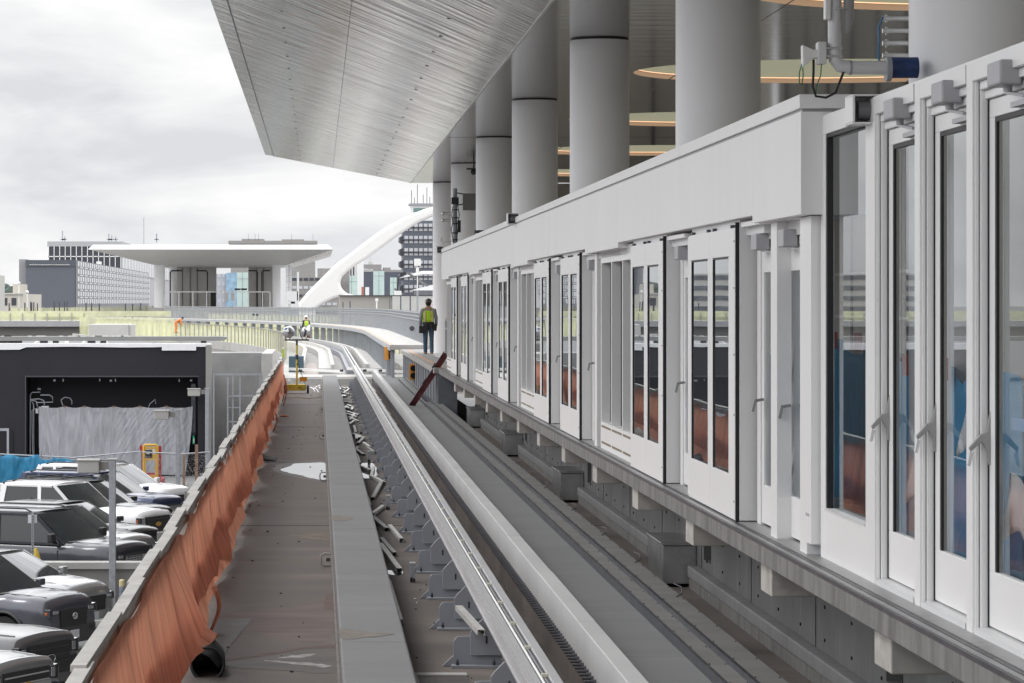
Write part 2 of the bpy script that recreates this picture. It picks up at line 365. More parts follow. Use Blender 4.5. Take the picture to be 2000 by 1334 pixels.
# --- rail brackets
b0 = thing('rail_bracket', 'grey steel plate bracket bolted to the deck under the white conductor beam', 'bracket', (1.12,25.3,ZD), 0, 'steel brackets under the conductor beam')
brm = mat('bracket_grey', (.275,.285,.315), .45, var=.04, scale=3)
q = MB(); q.prism([(.0,.02),(.0,.21),(.03,.25),(.15,.255),(.2,.31),(.235,.345),(.40,.345),(.40,.02)], .0, .018, 'y'); q.build('plate', brm, b0, bevel=.004, local=True)
q = MB(); q.prism([(.135,.10),(.135,.29),(.165,.33),(.235,.40),(.40,.40),(.40,.10)], -.05, -.03, 'y'); q.build('plate', brm, b0, bevel=.004, local=True)
q = MB(); q.box(-.02,.42,-.11,.13,0,.022); q.build('foot', brm, b0, bevel=.003, local=True)
q = MB(); q.prism([(-.09,.004),(-.0,.004),(-.0,.09)], .02,.05,'y'); q.build('gusset', brm, b0, local=True)
for (x, yy) in ((.03,-.07),(.33,-.07)):
    q = MB(); q.cyl((x,yy,.02),(x,yy,.05),.014,6); q.cyl((x,yy,.05),(x,yy,.07),.007,6); q.build('bolt', steel_dark, b0, local=True)
q = MB(); q.box(.262,.278,-.0535,-.05,.2,.26); q.build('slot', blackp, b0, local=True)
y = 28.2; k = 0
while y < 108:
    copy_tree(b0, loc=(1.12+random.uniform(-.01,.01), y, ZD), label='%s steel plate bracket under the conductor beam, counted from the bottom edge' % nth(k+2)); y += 3.0 if k % 2 else 2.9; k += 1
b0['label'] = 'steel plate bracket carrying a long white offcut, second from the bottom edge'
y = 22.3; copy_tree(b0, loc=(1.12, y, ZD), label='steel plate bracket cut off by the bottom edge of the view')
# stub posts between the brackets
s0 = thing('stub_post', 'short grey steel stub post standing beside the brackets on the deck', 'post', (1.02,33.0,ZD), 0, 'stub posts beside the conductor beam')
q = MB(); q.box(-.025,.025,-.02,.02,.01,.20); q.build('shaft', galv_paint, s0, bevel=.003, local=True)
q = MB(); q.box(-.032,.032,-.03,.03,.20,.212); q.build('cap', wgrey, s0, local=True)
q = MB(); q.cyl((-.012,-.05,0),(-.012,-.05,.05),.015,6); q.cyl((.018,-.05,0),(.018,-.05,.04),.012,6); q.build('bolt', black, s0, local=True)
s0['label'] = 'nearest grey stub post left of the brackets, by a small black shadow'
for (x,y,l_) in ((1.02,44.5,'second grey stub post left of the brackets'),(.97,57.8,'third grey stub post left of the brackets, beyond the puddle'),(1.0,70.2,'farthest grey stub post left of the brackets'),(1.66,33.1,'grey stub post just right of the conductor beam, the nearer of two'),(1.7,46.0,'grey stub post just right of the conductor beam, the farther of two')): copy_tree(s0, loc=(x,y,ZD), label=l_)

# --- guide beam with anchor rods
t = thing('guide_beam', 'long white concrete guide beam with a row of anchor rods along its foot', 'guide beam', (2.05,Y0,zh(2.7)))
gb = mat('guide_beam_concrete', (.43,.43,.43), .6, var=.07, scale=1, st=(1,.5,1), dirt=(.38,.38,.38), dirt_amt=.5, dirt_scale=1.2, dst=(1,1.4,1))
q = MB(); y = Y0
while y < Y1-.1:
    y2 = min(y+4.4, Y1); q.box(2.0, 2.14, y+.005, y2-.005, zh(2.74), zh(2.45)+random.uniform(-.004,.004)); y = y2
q.build('beam', gb, t, bevel=.008)
q = MB(); q.box(1.99,2.13, Y0, Y1, ZD, zh(2.75)); q.build('packing_strip', conc_deck, t)
rod_m = mat('rod_steel', (.11,.11,.12), .5, metal=.4, var=.1)
y = 20.4
for k in range(100):
    q = MB(); q.cyl((1.915,y,zh(2.72)),(2.0,y,zh(2.72)),.012,6); q.cyl((1.965,y,zh(2.72)),(2.0,y,zh(2.72)),.019,6); q.build('rod', rod_m, t); y += .205
q = MB()
while y < 104: q.cyl((1.915,y,zh(2.72)),(2.0,y,zh(2.72)),.014,5); y += .205
q.build('far_rods', rod_m, t, kind='stuff')

# --- right running surface and steel edged plates
t = thing('running_plinth', 'smooth concrete running strip just right of the white guide beam', 'track plinth', (2.45,Y0,ZD))
q = MB(); y = Y0
while y < Y1-.1:
    y2 = min(y+3.4, Y1); q.box(2.142, 2.758, y+.006, y2-.006, ZD, zh(2.65)); y = y2
q.build('concrete_strip', conc, t, bevel=.006)
platem = mat('plate_concrete', (.160,.157,.154), .7, var=.10, scale=1.5, st=(.6,2,1), dirt=(.13,.13,.125), dirt_amt=.5, dirt_scale=1)
for (x0, x1, H, lab) in ((2.76,2.93,2.58,'inner stepped concrete plank with a dark steel edge beside the running strip'),
                         (2.93,3.15,2.54,'outer stepped concrete plank with a dark steel edge above the side trough')):
    t = thing('edge_plank', lab, 'plank', (x0,Y0,ZD), 0, 'stepped planks beside the running strip')
    q = MB(); y = Y0
    while y < 104:
        y2 = y+8.2; q.box(x0+.008, x1, y+.006, y2-.006, ZD, zh(H)-(.10 if 78 < y < 84 else 0)); y = y2
    q.build('plank', platem, t, bevel=.004)
    q = MB(); q.box(x0-.004, x0+.007, Y0, 104, ZD, zh(H)+.006); q.box(x0+.0071, x0+.022, Y0, 104, zh(H)+.001, zh(H)+.006); q.build('steel_edge', steel_dark, t)
    q = MB(); y = 12
    while y < 70:
        for xx in (x0+.035, x1-.02): q.cyl((xx,y,zh(H)),(xx,y,zh(H)+.008),.006,6)
        y += 1.1
    o = q.build('bolts', steel_dark, t, kind='stuff')

# --- side trough: kerb, back wall, stainless boxes
box_d = [18.9, 32.4, 46.1, 59.8, 73.5]
kd = mat('kerb_dark_face', (.20,.20,.205), .7, var=.1, scale=2, st=(1,3,1), dirt=(.28,.27,.26), dirt_amt=.4, dirt_scale=2)
for i, y0 in enumerate(box_d[:-1]):
    y1 = box_d[i+1]
    t = thing('kerb', 'stained concrete kerb at the foot of the retaining wall, %s run from the near end' % ORD[i], 'kerb', (3.9,y0+1.6,ZD), 0, 'kerbs below the platform')
    q = MB(); q.box(3.90, 3.999, y0+1.55, y1-.15, ZD, zh(2.88)); q.build('lower_face', conc_stain, t, bevel=.006)
    q = MB(); q.box(3.885, 3.999, y0+1.55, y1-.15, zh(2.879), zh(2.76)); q.build('upper_band', kd, t, bevel=.012)
q = MB()
segs = [(Y0,20.8)]
slots = [21.0, 31.2, 44.9, 58.6, 72.3]
prev = Y0; 
prev = -60
for s in slots: q.box(4.0, 4.3, prev, s, zh(3.5), zh(1.80)); q.box(4.0,4.3,s,s+.6,zh(3.5),zh(2.66)); prev = s+.6
q.box(4.0,4.3,prev,78,zh(3.5),zh(1.80))
rw = q.build('retaining_wall', conc_wall); tag(rw, 'long board marked concrete wall with tie holes under the platform edge', 'wall')
q = MB(); y = 12
while y < 76:
    for H in (2.02, 2.4, 2.66):
        q.cyl((3.99,y,zh(H)),(4.001,y,zh(H)),.014,8)
    y += 1.22
q.build('tie_holes', black, rw, kind='stuff')
q = MB(); y = 10
while y < 76: q.box(3.994,4.001,y,y+.012,zh(2.76),zh(1.8)); y += 3.66
q.build('board_joint', steel_dark, rw)
q = MB(); q.box(4.5,4.6,10,76,zh(3.4),zh(1.8)); o = q.build('dark_void_lining', black, rw)
stain = mat('stainless_sheet', (.46,.46,.46), .28, metal=.6, var=.15, scale=2.5, bump=.004, bscale=4, dirt=(.2,.2,.2), dirt_amt=.5, dirt_scale=3)
for i, y in enumerate(box_d):
    t = thing('steel_box', 'scuffed stainless steel cover box in the trough under the platform, %s from the near end' % ORD[i], 'steel box', (3.64,y,ZD), 0, 'stainless boxes in the trough')
    q = MB(); q.box(3.64,3.998,y,y+1.4,ZD+.03,zh(2.56)); q.build('casing', stain, t, bevel=.012)
    q = MB(); q.box(3.62,3.998,y-.02,y+1.42,zh(2.5599),zh(2.53)); q.build('lid', stain, t, bevel=.006)
    q = MB(); q.box(3.56,3.66,y-.05,y+1.1,ZD,ZD+.029); q.build('skid', conc_stain, t)
# wisps of wire on the outer plank
q = MB()
for y in (26.5,30,33.5,37.5,42): q.tube([(3.10,y,zh(2.535)),(3.16,y+.1,zh(2.52)),(3.2,y+.5,zh(2.50)),(3.19,y+1.0,zh(2.515))], .005, 5)
tag(q.build('tie_wire', steel_dark), 'row of bent tie wires sticking out along the edge of the outer plank', 'wire')
# ================================================================== STATION PLATFORM
HP = 1.64; ZP = zh(HP)
t = thing('platform_slab', 'weathered concrete platform slab with square beams poking out beneath its edge', 'platform', (3.04,8,ZP))
q = MB(); q.box(3.04,16,-60,77,zh(1.79),ZP-.004); q.build('slab', conc_stain, t, bevel=.006)
q = MB(); q.box(3.10,3.125,8,77,ZP-.003,ZP+.004); q.box(3.035,3.052,8,77,ZP-.02,ZP+.003); q.build('edge_strip', steel_dark, t)
q = MB(); q.box(3.056,3.092,8,77,ZP-.003,ZP+.005); q.box(3.14,3.30,8,77,ZP-.003,ZP+.005); q.build('threshold_plate', mat('threshold_metal',(.33,.33,.33),.4,metal=.5,var=.08,scale=4,st=(1,3,1)), t)
q = MB(); q.box(4.3,16,-60,77,zh(3.5),zh(1.80)); q.build('base', conc_wall, t)
q = MB(); q.box(3.62,14.99,8.2,100,ZP-.0035,ZP+.006); q.build('bounce_floor', mat('bounce_floor_pale',(.58,.57,.55),.5,var=.04,scale=1), t)  # pale floor layer added to bounce light onto the columns
beamm = mat('beam_end_concrete', (.42,.40,.37), .8, var=.12, scale=4, bump=.002, bscale=30, dirt=(.2,.19,.18), dirt_amt=.6, dirt_scale=3)
for k in range(13):
    y = 16.6+4.38*k
    q = MB(); q.box(3.10,3.999,y,y+.5,zh(2.01),zh(1.7905)); q.build('beam', beamm, t, bevel=.008)

# --- white fascia above the doors
t = thing('fascia', 'long white metal fascia running above the platform doors', 'fascia', (3.1,19.7,zh(0)))
def fp(y0, y1, lo):
    a = y0
    while a < y1-.05:
        b = min(a+3.27, y1)
        q = MB(); q.box(3.10,3.52,a+.003,b-.003,zh(lo),zh(-1.225)); q.build('panel', white2, t, bevel=.003); a = b
for y0, y1, lo in ((19.7,21.9,-.565),(21.9,31.7,-.62),(31.7,35.6,-.565),(35.6,45.4,-.62),(45.4,49.3,-.565),(49.3,59.1,-.62),(59.1,63.0,-.565),(63.0,72.8,-.62),(72.8,76.8,-.565)): fp(y0,y1,lo)
q = MB(); a = 19.68
while a < 76.8: b = min(a+6.54,76.82); q.box(3.088,3.54,a+.003,b-.003,zh(-1.245),zh(-1.335)); a = b
q.build('coping', white2, t, bevel=.004)
q = MB(); q.box(3.11,3.5,19.72,76.8,zh(-1.2255),zh(-1.2445)); q.build('shadow_gap', closer_grey, t)
q = MB(); q.box(3.2,3.5,22,76.7,zh(-.50),zh(-.56)); q.build('inner_soffit', wgrey, t)

gl_leaf = glass('leaf_glass', ior=2.1, dark=(.06,.065,.072), wav=.0008)
gl_win = glass('window_glass', ior=1.5, tint=(.92,.94,.95), wav=.0004)
# --- sliding door pair template (y=0 at the near edge, x=0 at the leaf face, z=0 at the floor)
def pane_frame(q, x0, x1, y0, y1, z0, z1, gy0, gy1, gz0, gz1):
    q.box(x0,x1,y0,y1,z0,gz0); q.box(x0,x1,y0,y1,gz1,z1); q.box(x0,x1,y0,gy0,gz0,gz1); q.box(x0,x1,gy1,y1,gz0,gz1)
LX = 3.12
s0 = thing('sliding_doors', '', 'sliding doors', (LX,22.95,ZP), 0, 'pairs of white sliding doors along the platform')
for (a, b) in ((.07,1.48),(1.49,2.86)):
    q = MB(); pane_frame(q, 0,.035,a,b,.012,2.2,a+.30 if a < 1 else a+.12, b-.16, .34, 1.99); lf = q.build('leaf', white, s0, bevel=.003, local=True)
    q = MB(); q.box(.012,.02,a+.30 if a < 1 else a+.12,b-.16,.34,1.99); g_ = q.build('glass', gl_leaf, lf, local=True)
    q = MB(); q.box(.003,.0115,b-.18,b-.161,.341,1.989); q.box(.003,.0115,a+.13,b-.181,1.975,1.989); q.build('glazing_seal', black, lf, local=True)
    q = MB()
    for yy in (a+.18, b-.18): q.box(.0,.03,yy-.03,yy+.03,2.2,2.225)
    q.build('hanger', steel_dark, lf, local=True)
q = MB(); q.box(.0,.034,.0,.066,.01,2.2); q.build('jamb', wgrey, s0, bevel=.002, local=True)
q = MB()
for z in (.15,.8,1.25,1.75,2.1): q.cyl((-.004,.05,z),(.001,.05,z),.008,8)
q.build('rivets', steel_dark, s0, local=True)
q = MB(); q.box(.001,.03,-.012,-.001,.0,2.24); q.build('gasket', black, s0, local=True)
q = MB(); q.box(.031,.16,-.03,2.88,.012,2.26); q.build('housing', wgrey, s0, bevel=.003, local=True)  # grey colour stands in for shade on the end facing the viewer
q = MB(); q.box(.02,.20,-.1,2.92,2.262,2.30); q.build('track_rail', steel_dark, s0, local=True)
near = [22.95,27.75,36.6,41.45,50.25,55.2,63.95,68.9]
lab = ['tall pair of white sliding doors nearest the camera, reflecting a banded office block',
 'second pair of white sliding doors from the near end, just before the open door recess', 'third pair of white sliding doors, beyond the three pane panel with black gaps',
 'fourth pair of white sliding doors from the near end', 'fifth pair of white sliding doors from the near end', 'sixth pair of white sliding doors from the near end',
 'seventh pair of white sliding doors, second last before the platform end', 'farthest pair of white sliding doors, at the end of the platform']
s0['label'] = lab[0]
for y, l_ in list(zip(near, lab))[1:]: copy_tree(s0, loc=(LX,y,ZP), label=l_)

# --- swing (emergency) door template: recess plane x=.15 (X=3.27)
e0 = thing('emergency_door', '', 'door', (LX,21.55,ZP), 0, 'narrow white emergency doors between the sliding doors')
q = MB(); pane_frame(q, .16,.20,.05,1.12,.02,2.02,.14,1.02,.30,1.86); lf = q.build('leaf', white, e0, bevel=.003, local=True)
q = MB(); q.quad((.178,1.02,.30),(.178,.14,.30),(.178,.14,1.86),(.178,1.02,1.86)); q.build('glass', gl_win, lf, local=True)
q = MB(); q.bar((.15,.98,.93),(.09,.97,.92),.02,.02); q.bar((.09,.97,.93),(.07,.97,.84),.03,.02); q.build('handle', handle_grey, lf, local=True)
q = MB(); q.box(.15,.22,0,.048,0,2.2); q.box(.15,.22,1.13,1.3,0,2.2); q.box(.14,.22,.048,1.13,2.1,2.2); q.box(.16,.22,.048,1.13,2.04,2.095); q.build('frame', white, e0, bevel=.003, local=True)
q = MB(); q.box(.03,.22,0,1.3,2.2,2.235); q.build('header', white, e0, local=True)
q = MB(); q.box(.05,.15,.66,.92,2.02,2.14); clb = q.build('closer', closer_grey, e0, bevel=.008, local=True)
q = MB(); q.bar((.10,.70,2.01),(.13,.35,2.0),.02,.008); q.box(.12,.16,.25,.37,1.955,2.0); q.build('closer_arm', closer_grey, clb, local=True)
q = MB(); q.box(.06,.22,-.28,-.002,.0,2.2); q.build('post', white, e0, bevel=.004, local=True)
ed = [(21.6,'narrow white emergency door just left of the tall window, paper hanging behind its glass'),(20.25,'short emergency door beside the narrow louvre, white sheet inside its glass'),
      (26.38,'emergency door between the first and second sliding door pairs'),(35.25,'emergency door right of the three pane panel with black gaps'),
      (40.1,'emergency door between the third and fourth sliding door pairs'),(48.9,'emergency door before the fifth sliding door pair'),
      (53.9,'emergency door between the fifth and sixth sliding door pairs'),(62.6,'emergency door before the seventh sliding door pair')]
e0['label'] = ed[0][1]
for y, l_ in ed[1:]: copy_tree(e0, loc=(LX,y,ZP), label=l_)
# --- glazed three pane panels with louvred plinths
p0 = thing('glazed_panel', '', 'glazed panel', (LX,31.0,ZP), 0, 'three pane glazed panels between the doors')
q = MB(); q.box(.08,.22,0,3.7,.0,.30); q.box(.08,.22,0,3.7,2.08,2.24)
for y in (0,.04): pass
for y in (.0,1.21,2.42,3.62): q.box(.08,.20,y,y+.06,.30,2.08)
q.build('frame', white, p0, bevel=.003, local=True)
for y in (.06,1.27,2.48):
    q = MB(); q.box(.180,.186,y,y+1.15,.30,2.08); q.build('glass', black, p0, local=True)  # opaque black panes; the dark reflection is put into the colour
tan = mat('vent_tan', (.20,.16,.10), .6, var=.2, scale=20)
q = MB()
for z in (.06,.24):
    for y in (.1,1.3,2.5): q.box(.0795,.084,y,y+1.1,z,z+.025)
q.build('vent_slot', tan, p0, local=True)
pl = [(31.15,'three pane glazed panel with black gaps, between the second and third sliding door pairs'),(44.6,'glazed three pane panel between the fourth and fifth sliding door pairs'),
      (58.5,'glazed three pane panel between the sixth and seventh sliding door pairs'),(72.2,'glazed panel at the far end of the platform screen')]
p0['label'] = pl[0][1]
for y, l_ in pl[1:]: copy_tree(p0, loc=(LX,y,ZP), label=l_)
q = MB(); q.box(3.25,3.45,22.0,76.7,zh(-.59),zh(-.53)); 

# ================================================================== near glazed screen
t = thing('tall_window', 'tall window reflecting a banded building above blue sheeting, with white louvre panel beside it', 'window', (3.24,18.1,ZP))
q = MB(); pane_frame(q, 3.24,3.30,18.0,19.78,ZP+.004,zh(-1.19),18.16,19.60,zh(1.31),zh(-1.075)); q.build('frame', white, t, bevel=.004)
q = MB(); q.quad((3.285,19.6,zh(1.31)),(3.285,18.16,zh(1.31)),(3.285,18.16,zh(-1.075)),(3.285,19.6,zh(-1.075))); q.build('glass', gl_win, t)
q = MB(); q.box(3.246,3.2845,19.56,19.599,zh(1.309),zh(-1.074)); q.box(3.246,3.2845,18.161,19.559,zh(-1.05),zh(-1.074)); q.build('glazing_seal', black, t)
q = MB(); q.box(3.232,3.26,18.16,19.6,zh(1.31)-.01,zh(1.31)-.001); q.build('sill', wgrey, t)
q = MB(); q.box(3.18,3.27,19.80,20.02,ZP+.08,zh(-.56)); q.build('end_panel', white, t, bevel=.003)
q = MB(); q.box(3.19,3.26,20.03,20.21,zh(1.22),zh(-.47)); q.build('louvre', mat('louvre_grey',(.33,.33,.335),.5,var=.03), t)
q = MB(); q.box(3.178,3.182,19.86,20.0,zh(1.385),zh(1.365)); q.build('vent_slot', closer_grey, t)
q = MB(); q.box(3.245,3.6,13.2,19.79,zh(-1.19)-.0,zh(-1.2)); q.build('top_cap', white, t)

h0 = thing('swing_door', '', 'door', (3.24,16.87,ZP), 0, 'white swing doors at the near end')
q = MB(); q.box(0,.035,1.0,1.14,.0,2.83); q.box(.035,.105,.97,1.15,.0,2.83); q.box(.012,.03,.985,1.0,.0,2.83); q.build('post', white, h0, bevel=.004, local=True)
q = MB(); q.box(0,.12,-.16,1.0,2.735,2.83); q.box(.03,.12,-.16,.97,2.69,2.732); q.box(.055,.12,-.16,.97,2.645,2.687); q.build('header', white, h0, bevel=.003, local=True)
q = MB(); q.box(.0,.13,-.16,.97,.004,.035); q.build('threshold', wgrey, h0, local=True)
q = MB(); pane_frame(q, .075,.115,-.12,.955,.045,2.64,.02,.84,.32,2.55); lf = q.build('leaf', white, h0, bevel=.003, local=True)
q = MB(); q.quad((.093,.84,.32),(.093,.02,.32),(.093,.02,2.55),(.093,.84,2.55)); q.build('glass', gl_win, lf, local=True)
q = MB(); q.box(.078,.0925,.81,.8395,.321,2.549); q.box(.078,.0925,.021,.8095,2.525,2.549); q.build('glazing_seal', black, lf, local=True)
q = MB(); q.box(.068,.118,.956,.962,.04,2.64); q.build('gasket', black, h0, local=True)
q = MB(); q.prism([(-.040,.84),(-.024,.833),(-.008,.895),(-.026,.912)], .93,.955,'y'); q.build('handle_grip', wgrey, h0, bevel=.003, local=True)
q = MB(); q.prism([(.100,.84),(.068,.84),(.060,.91),(.032,.955),(-.022,.905),(-.030,.925),(.026,.99),(.056,1.0),(.080,1.13),(.100,1.14)], .925,.955,'y'); q.build('handle_plate', handle_grey, h0, bevel=.003, local=True)
q = MB(); q.box(-.06,.045,.12,.40,2.66,2.775); clb = q.build('closer', closer_grey, h0, bevel=.012, local=True)
q = MB(); q.cyl((.0,.22,2.63),(.0,.22,2.66),.022,10); q.bar((.0,.22,2.625),(.05,.06,2.60),.03,.014); q.box(.03,.074,-.08,.30,2.56,2.585); q.build('closer_arm', closer_grey, clb, local=True)
nl = ['white swing door beside the tall window, white paper low behind its glass','middle white swing door with a crumpled sheet taped at the top of its glass',
      'nearest full white swing door, with blue tape and a long paper sheet inside']
h0['label'] = nl[0]
copy_tree(h0, loc=(3.24,15.53,ZP), label=nl[1]); copy_tree(h0, loc=(3.24,14.2,ZP), label=nl[2]); copy_tree(h0, loc=(3.24,12.87,ZP), label='last white swing door, cut off by the right edge of the view')

# papers, tape and blue sheeting behind the glass
paper = mat('paper', (.78,.78,.80), .8, var=.04, scale=6, bump=.01, bscale=6)
tape = mat('blue_tape', (.16,.36,.66), .6, var=.05); redt = mat('red_tape', (.55,.04,.03), .6, var=.1)
bluep = mat('blue_sheeting', (.05,.33,.60), .45, var=.2, scale=2, st=(2,2,.4), bump=.02, bscale=4, bst=(2,2,.6))
def sheet(nm, lb, x, y0, y1, z0, z1, tp):
    a = thing('paper_sheet', lb, 'paper', (x,y0,z0), 0, 'sheets taped behind the glass')
    def f(u, v):
        return (x+.03*math.sin(u*5+v*3)*u, y0+(y1-y0)*u+.03*math.sin(v*7), z0+(z1-z0)*v+.05*math.sin(u*4))
    MB().grid(f, 8, 10).build('sheet', paper, a, solid=.002)
    for (a0,a1,b0,b1) in tp: MB().box(x-.012,x-.006,a0,a1,b0,b1).build('tape', tape, a)
sheet('', 'white paper hanging low behind the first swing door glass', 3.42, 17.25,17.75, zh(1.13),zh(.82), [(17.3,17.5,zh(.30),zh(.24))])
sheet('', 'crumpled white sheet taped with blue tape at the middle door', 3.40, 15.75,16.2, zh(.78),zh(.50), [(15.7,16.1,zh(.47),zh(.41)),(15.7,16.05,zh(.85),zh(.79))])
sheet('', 'long white paper behind the glass of the nearest full swing door', 3.40, 14.75,15.2, zh(1.16),zh(.88), [(14.5,15.0,zh(.62),zh(.56))])
sheet('', 'curled white paper inside the emergency door left of the tall window', 3.40, 20.7,21.2, zh(1.18),zh(.84), [(20.7,20.95,zh(.32),zh(.27))])
sheet('', 'white paper inside the emergency door nearest to the first sliding doors', 3.40, 22.0,22.4, zh(1.1),zh(.86), [(22.0,22.2,zh(.3),zh(.26))])
for i, (x, y, wd, h, lb) in enumerate(((4.35,23.5,4.6,1.28,'blue plastic sheeting with red tape squares, seen through the tall window'),(3.95,17.2,4.4,1.18,'blue sheeting wrapped round equipment behind the swing doors'),(4.2,28.4,3.2,1.1,'blue wrapped equipment seen through the far emergency door'))):
    a = thing('wrapped_equipment', lb, 'wrapped equipment', (x,y,ZP), 0, 'blue wrapped equipment on the platform')
    def f(u, v, x=x, y=y, wd=wd, h=h): return (x+.06*math.sin(u*31)*(1-v*.5), y+wd*u, ZP+h*v+(.06*math.sin(u*17) if v > .95 else 0))
    MB().grid(f, 40, 10).build('sheeting', bluep, a, solid=.01)
    MB().box(x+.1,x+.5,y+.1,y+wd-.1,ZP,ZP+h*.95).build('core', blackp, a)
    for k in range(4):
        u = (k+.5)/4; MB().box(x-.085,x-.08,y+wd*u,y+wd*u+.35,ZP+h-.02,ZP+h+.12).build('red_tape', redt, a)

# --- strobe lamps on the fascia
l0 = thing('strobe_lamp', 'grey cylinder lamp on a white bracket at the corner above the tall window', 'lamp', (3.2,18.2,zh(-1.13)), 0, 'small grey lamps along the fascia')
q = MB(); q.box(-.075,.10,-.26,.0,-.085,-.075); q.box(-.075,.10,-.26,.0,.078,.087); q.box(-.075,-.06,-.26,.0,-.074,.077); q.box(-.059,.10,-.015,.0,-.074,.077); q.build('bracket', white, l0, bevel=.003, local=True)
q = MB(); q.cyl((-.03,-.17,0),(.07,-.17,0),.055,20); q.build('lens', mat('lens_grey',(.16,.16,.17),.25,var=.05), l0, local=True)
q = MB(); q.cyl((.07,-.17,0),(.10,-.17,0),.068,20,r2=.072); q.build('rim', steel_dark, l0, local=True)
copy_tree(l0, loc=(3.04,48.2,zh(-1.31)), label='small grey lamp clipped to the fascia coping in front of the columns')
copy_tree(l0, loc=(3.05,76.9,zh(-1.32)), label='small grey lamp at the far end of the fascia')

# ================================================================== columns and canopy
colm = mat('column_paint', (.87,.87,.885), .42, var=.02, scale=.6, spec=.35)
RD = .445; HR = 3.94
cx = 3.78+RD
cl = ['huge grey white round column at the right, behind the pipe arm','second round column from the near end, rising behind the fascia','third round column from the near end, its cap rim in view',
      'fourth round column, in the middle of the row','fifth round column from the near end','sixth slimmer looking round column with the wall box in front','farthest round column, behind the walking worker']
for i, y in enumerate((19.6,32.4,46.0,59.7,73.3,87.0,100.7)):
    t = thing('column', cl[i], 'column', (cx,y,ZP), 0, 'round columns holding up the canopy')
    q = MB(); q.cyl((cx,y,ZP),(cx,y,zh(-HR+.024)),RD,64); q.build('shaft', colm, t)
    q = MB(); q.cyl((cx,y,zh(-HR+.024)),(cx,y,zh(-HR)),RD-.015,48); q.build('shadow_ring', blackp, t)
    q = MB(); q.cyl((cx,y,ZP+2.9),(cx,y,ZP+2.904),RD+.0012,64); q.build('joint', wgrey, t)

# canopy: polished soffit with oval light coves, folded up at the track side
def metal_soffit(name, col, rough, skew, dist, fr, stripe=.3):
    m = bpy.data.materials.new(name); m.use_nodes = True; T = m.node_tree; n = T.nodes; l = T.links
    b = n['Principled BSDF']; b.inputs['Metallic'].default_value = .88; b.inputs['Roughness'].default_value = rough
    g = n.new('ShaderNodeNewGeometry'); s = n.new('ShaderNodeSeparateXYZ'); l.new(g.outputs['Position'], s.inputs[0])
    ml = n.new('ShaderNodeMath'); ml.operation = 'MULTIPLY_ADD'; ml.inputs[1].default_value = skew; l.new(s.outputs['X'], ml.inputs[0]); l.new(s.outputs['Y'], ml.inputs[2])
    c = n.new('ShaderNodeCombineXYZ'); l.new(s.outputs['X'], c.inputs[0]); l.new(ml.outputs[0], c.inputs[1])
    mp = n.new('ShaderNodeMapping'); mp.inputs['Scale'].default_value = (fr[0], fr[1], 1); l.new(c.outputs[0], mp.inputs[0])
    nz = n.new('ShaderNodeTexNoise'); nz.inputs['Scale'].default_value = 1; nz.inputs['Detail'].default_value = 3; nz.inputs['Roughness'].default_value = .6; l.new(mp.outputs[0], nz.inputs[0])
    bp = n.new('ShaderNodeBump'); bp.inputs['Distance'].default_value = dist; l.new(nz.outputs[0], bp.inputs['Height']); l.new(bp.outputs[0], b.inputs['Normal'])
    rp = n.new('ShaderNodeValToRGB'); rp.color_ramp.elements[0].position = .35; rp.color_ramp.elements[1].position = .65
    rp.color_ramp.elements[0].color = tuple(x*(1-stripe) for x in col)+(1,); rp.color_ramp.elements[1].color = tuple(min(1,x*(1+stripe*.6)) for x in col)+(1,)
    l.new(nz.outputs[0], rp.inputs[0]); l.new(rp.outputs[0], b.inputs['Base Color'])
    MATS[name] = m; return m
sof_out = metal_soffit('brushed_soffit', (.56,.555,.55), .12, -2.2, .045, (.16,1.5), .22)
sof_in = metal_soffit('polished_soffit', (.34,.34,.345), .12, 0, .005, (.15,2.2), .10)
t = thing('station_canopy', 'huge folded canopy roof with ribbed shiny metal underside over the tracks', 'canopy', (3.07,20,zh(-HR)))
XF, YE, Y00 = 3.07, 101.2, -60.0
def zs(x): return zh(-(HR + (XF-x)*(4.87-HR)/(XF+1.72)))
q = MB()
NY = 26
for i in range(NY):
    a = Y00+(YE-Y00)*i/NY; b_ = Y00+(YE-Y00)*(i+1)/NY
    q.add([(XF,a,zs(XF)),(XF,b_,zs(XF)),(-1.43,b_,zs(-1.43)),(-1.43,a,zs(-1.43))], [(0,1,2,3)])
q.build('sloped_soffit', sof_out, t)
q = MB(); q.quad((-1.44,Y00,zs(-1.43)+.012),(-1.44,YE,zs(-1.43)+.012),(-1.72,YE,zs(-1.72)),(-1.72,Y00,zs(-1.72))); q.build('edge_band', sof_out, t)
q = MB(); q.box(-1.445,-1.43,Y00,YE,zs(-1.43)-.006,zs(-1.43)+.05); q.build('seam', steel_dark, t)
q = MB(); q.prism([(-1.72,zs(-1.72)+.002),(-1.75,zs(-1.72)+.12),(3.0,zh(-5.4)),(16.5,zh(-5.9)),(16.5,zh(-4.6)),(3.0,zh(-4.6)),(-1.3,zs(-1.43)+.08)], Y00, YE, 'y'); q.build('roof', white, t)
q = MB(); q.box(XF-.02,XF+.015,Y00,YE,zh(-HR)-.008,zh(-HR)+.03); q.build('fold_trim', alu, t)
q = MB()
for yy in range(0, 100, 3):
    x = 1.95; q.box(x-.05,x+.05,yy,yy+.04,zs(x)-.003,zs(x)+.01)
    x = -.55; q.box(x-.04,x+.04,yy+1,yy+1.04,zs(x)-.003,zs(x)+.01)
q.build('panel_slots', steel_dark, t, kind='stuff')
q = MB()
for x in (.5,): q.box(x,x+.008,Y00,YE,zs(x)-.003,zs(x)+.01)
for yy in (73.2,): q.box(XF,16,yy,yy+.05,zh(-HR)-.003,zh(-HR)+.01)
for x in (6.2,10.5): q.box(x,x+.01,Y00,YE,zh(-HR)-.003,zh(-HR)+.01)
q.build('panel_joint', steel_dark, t)
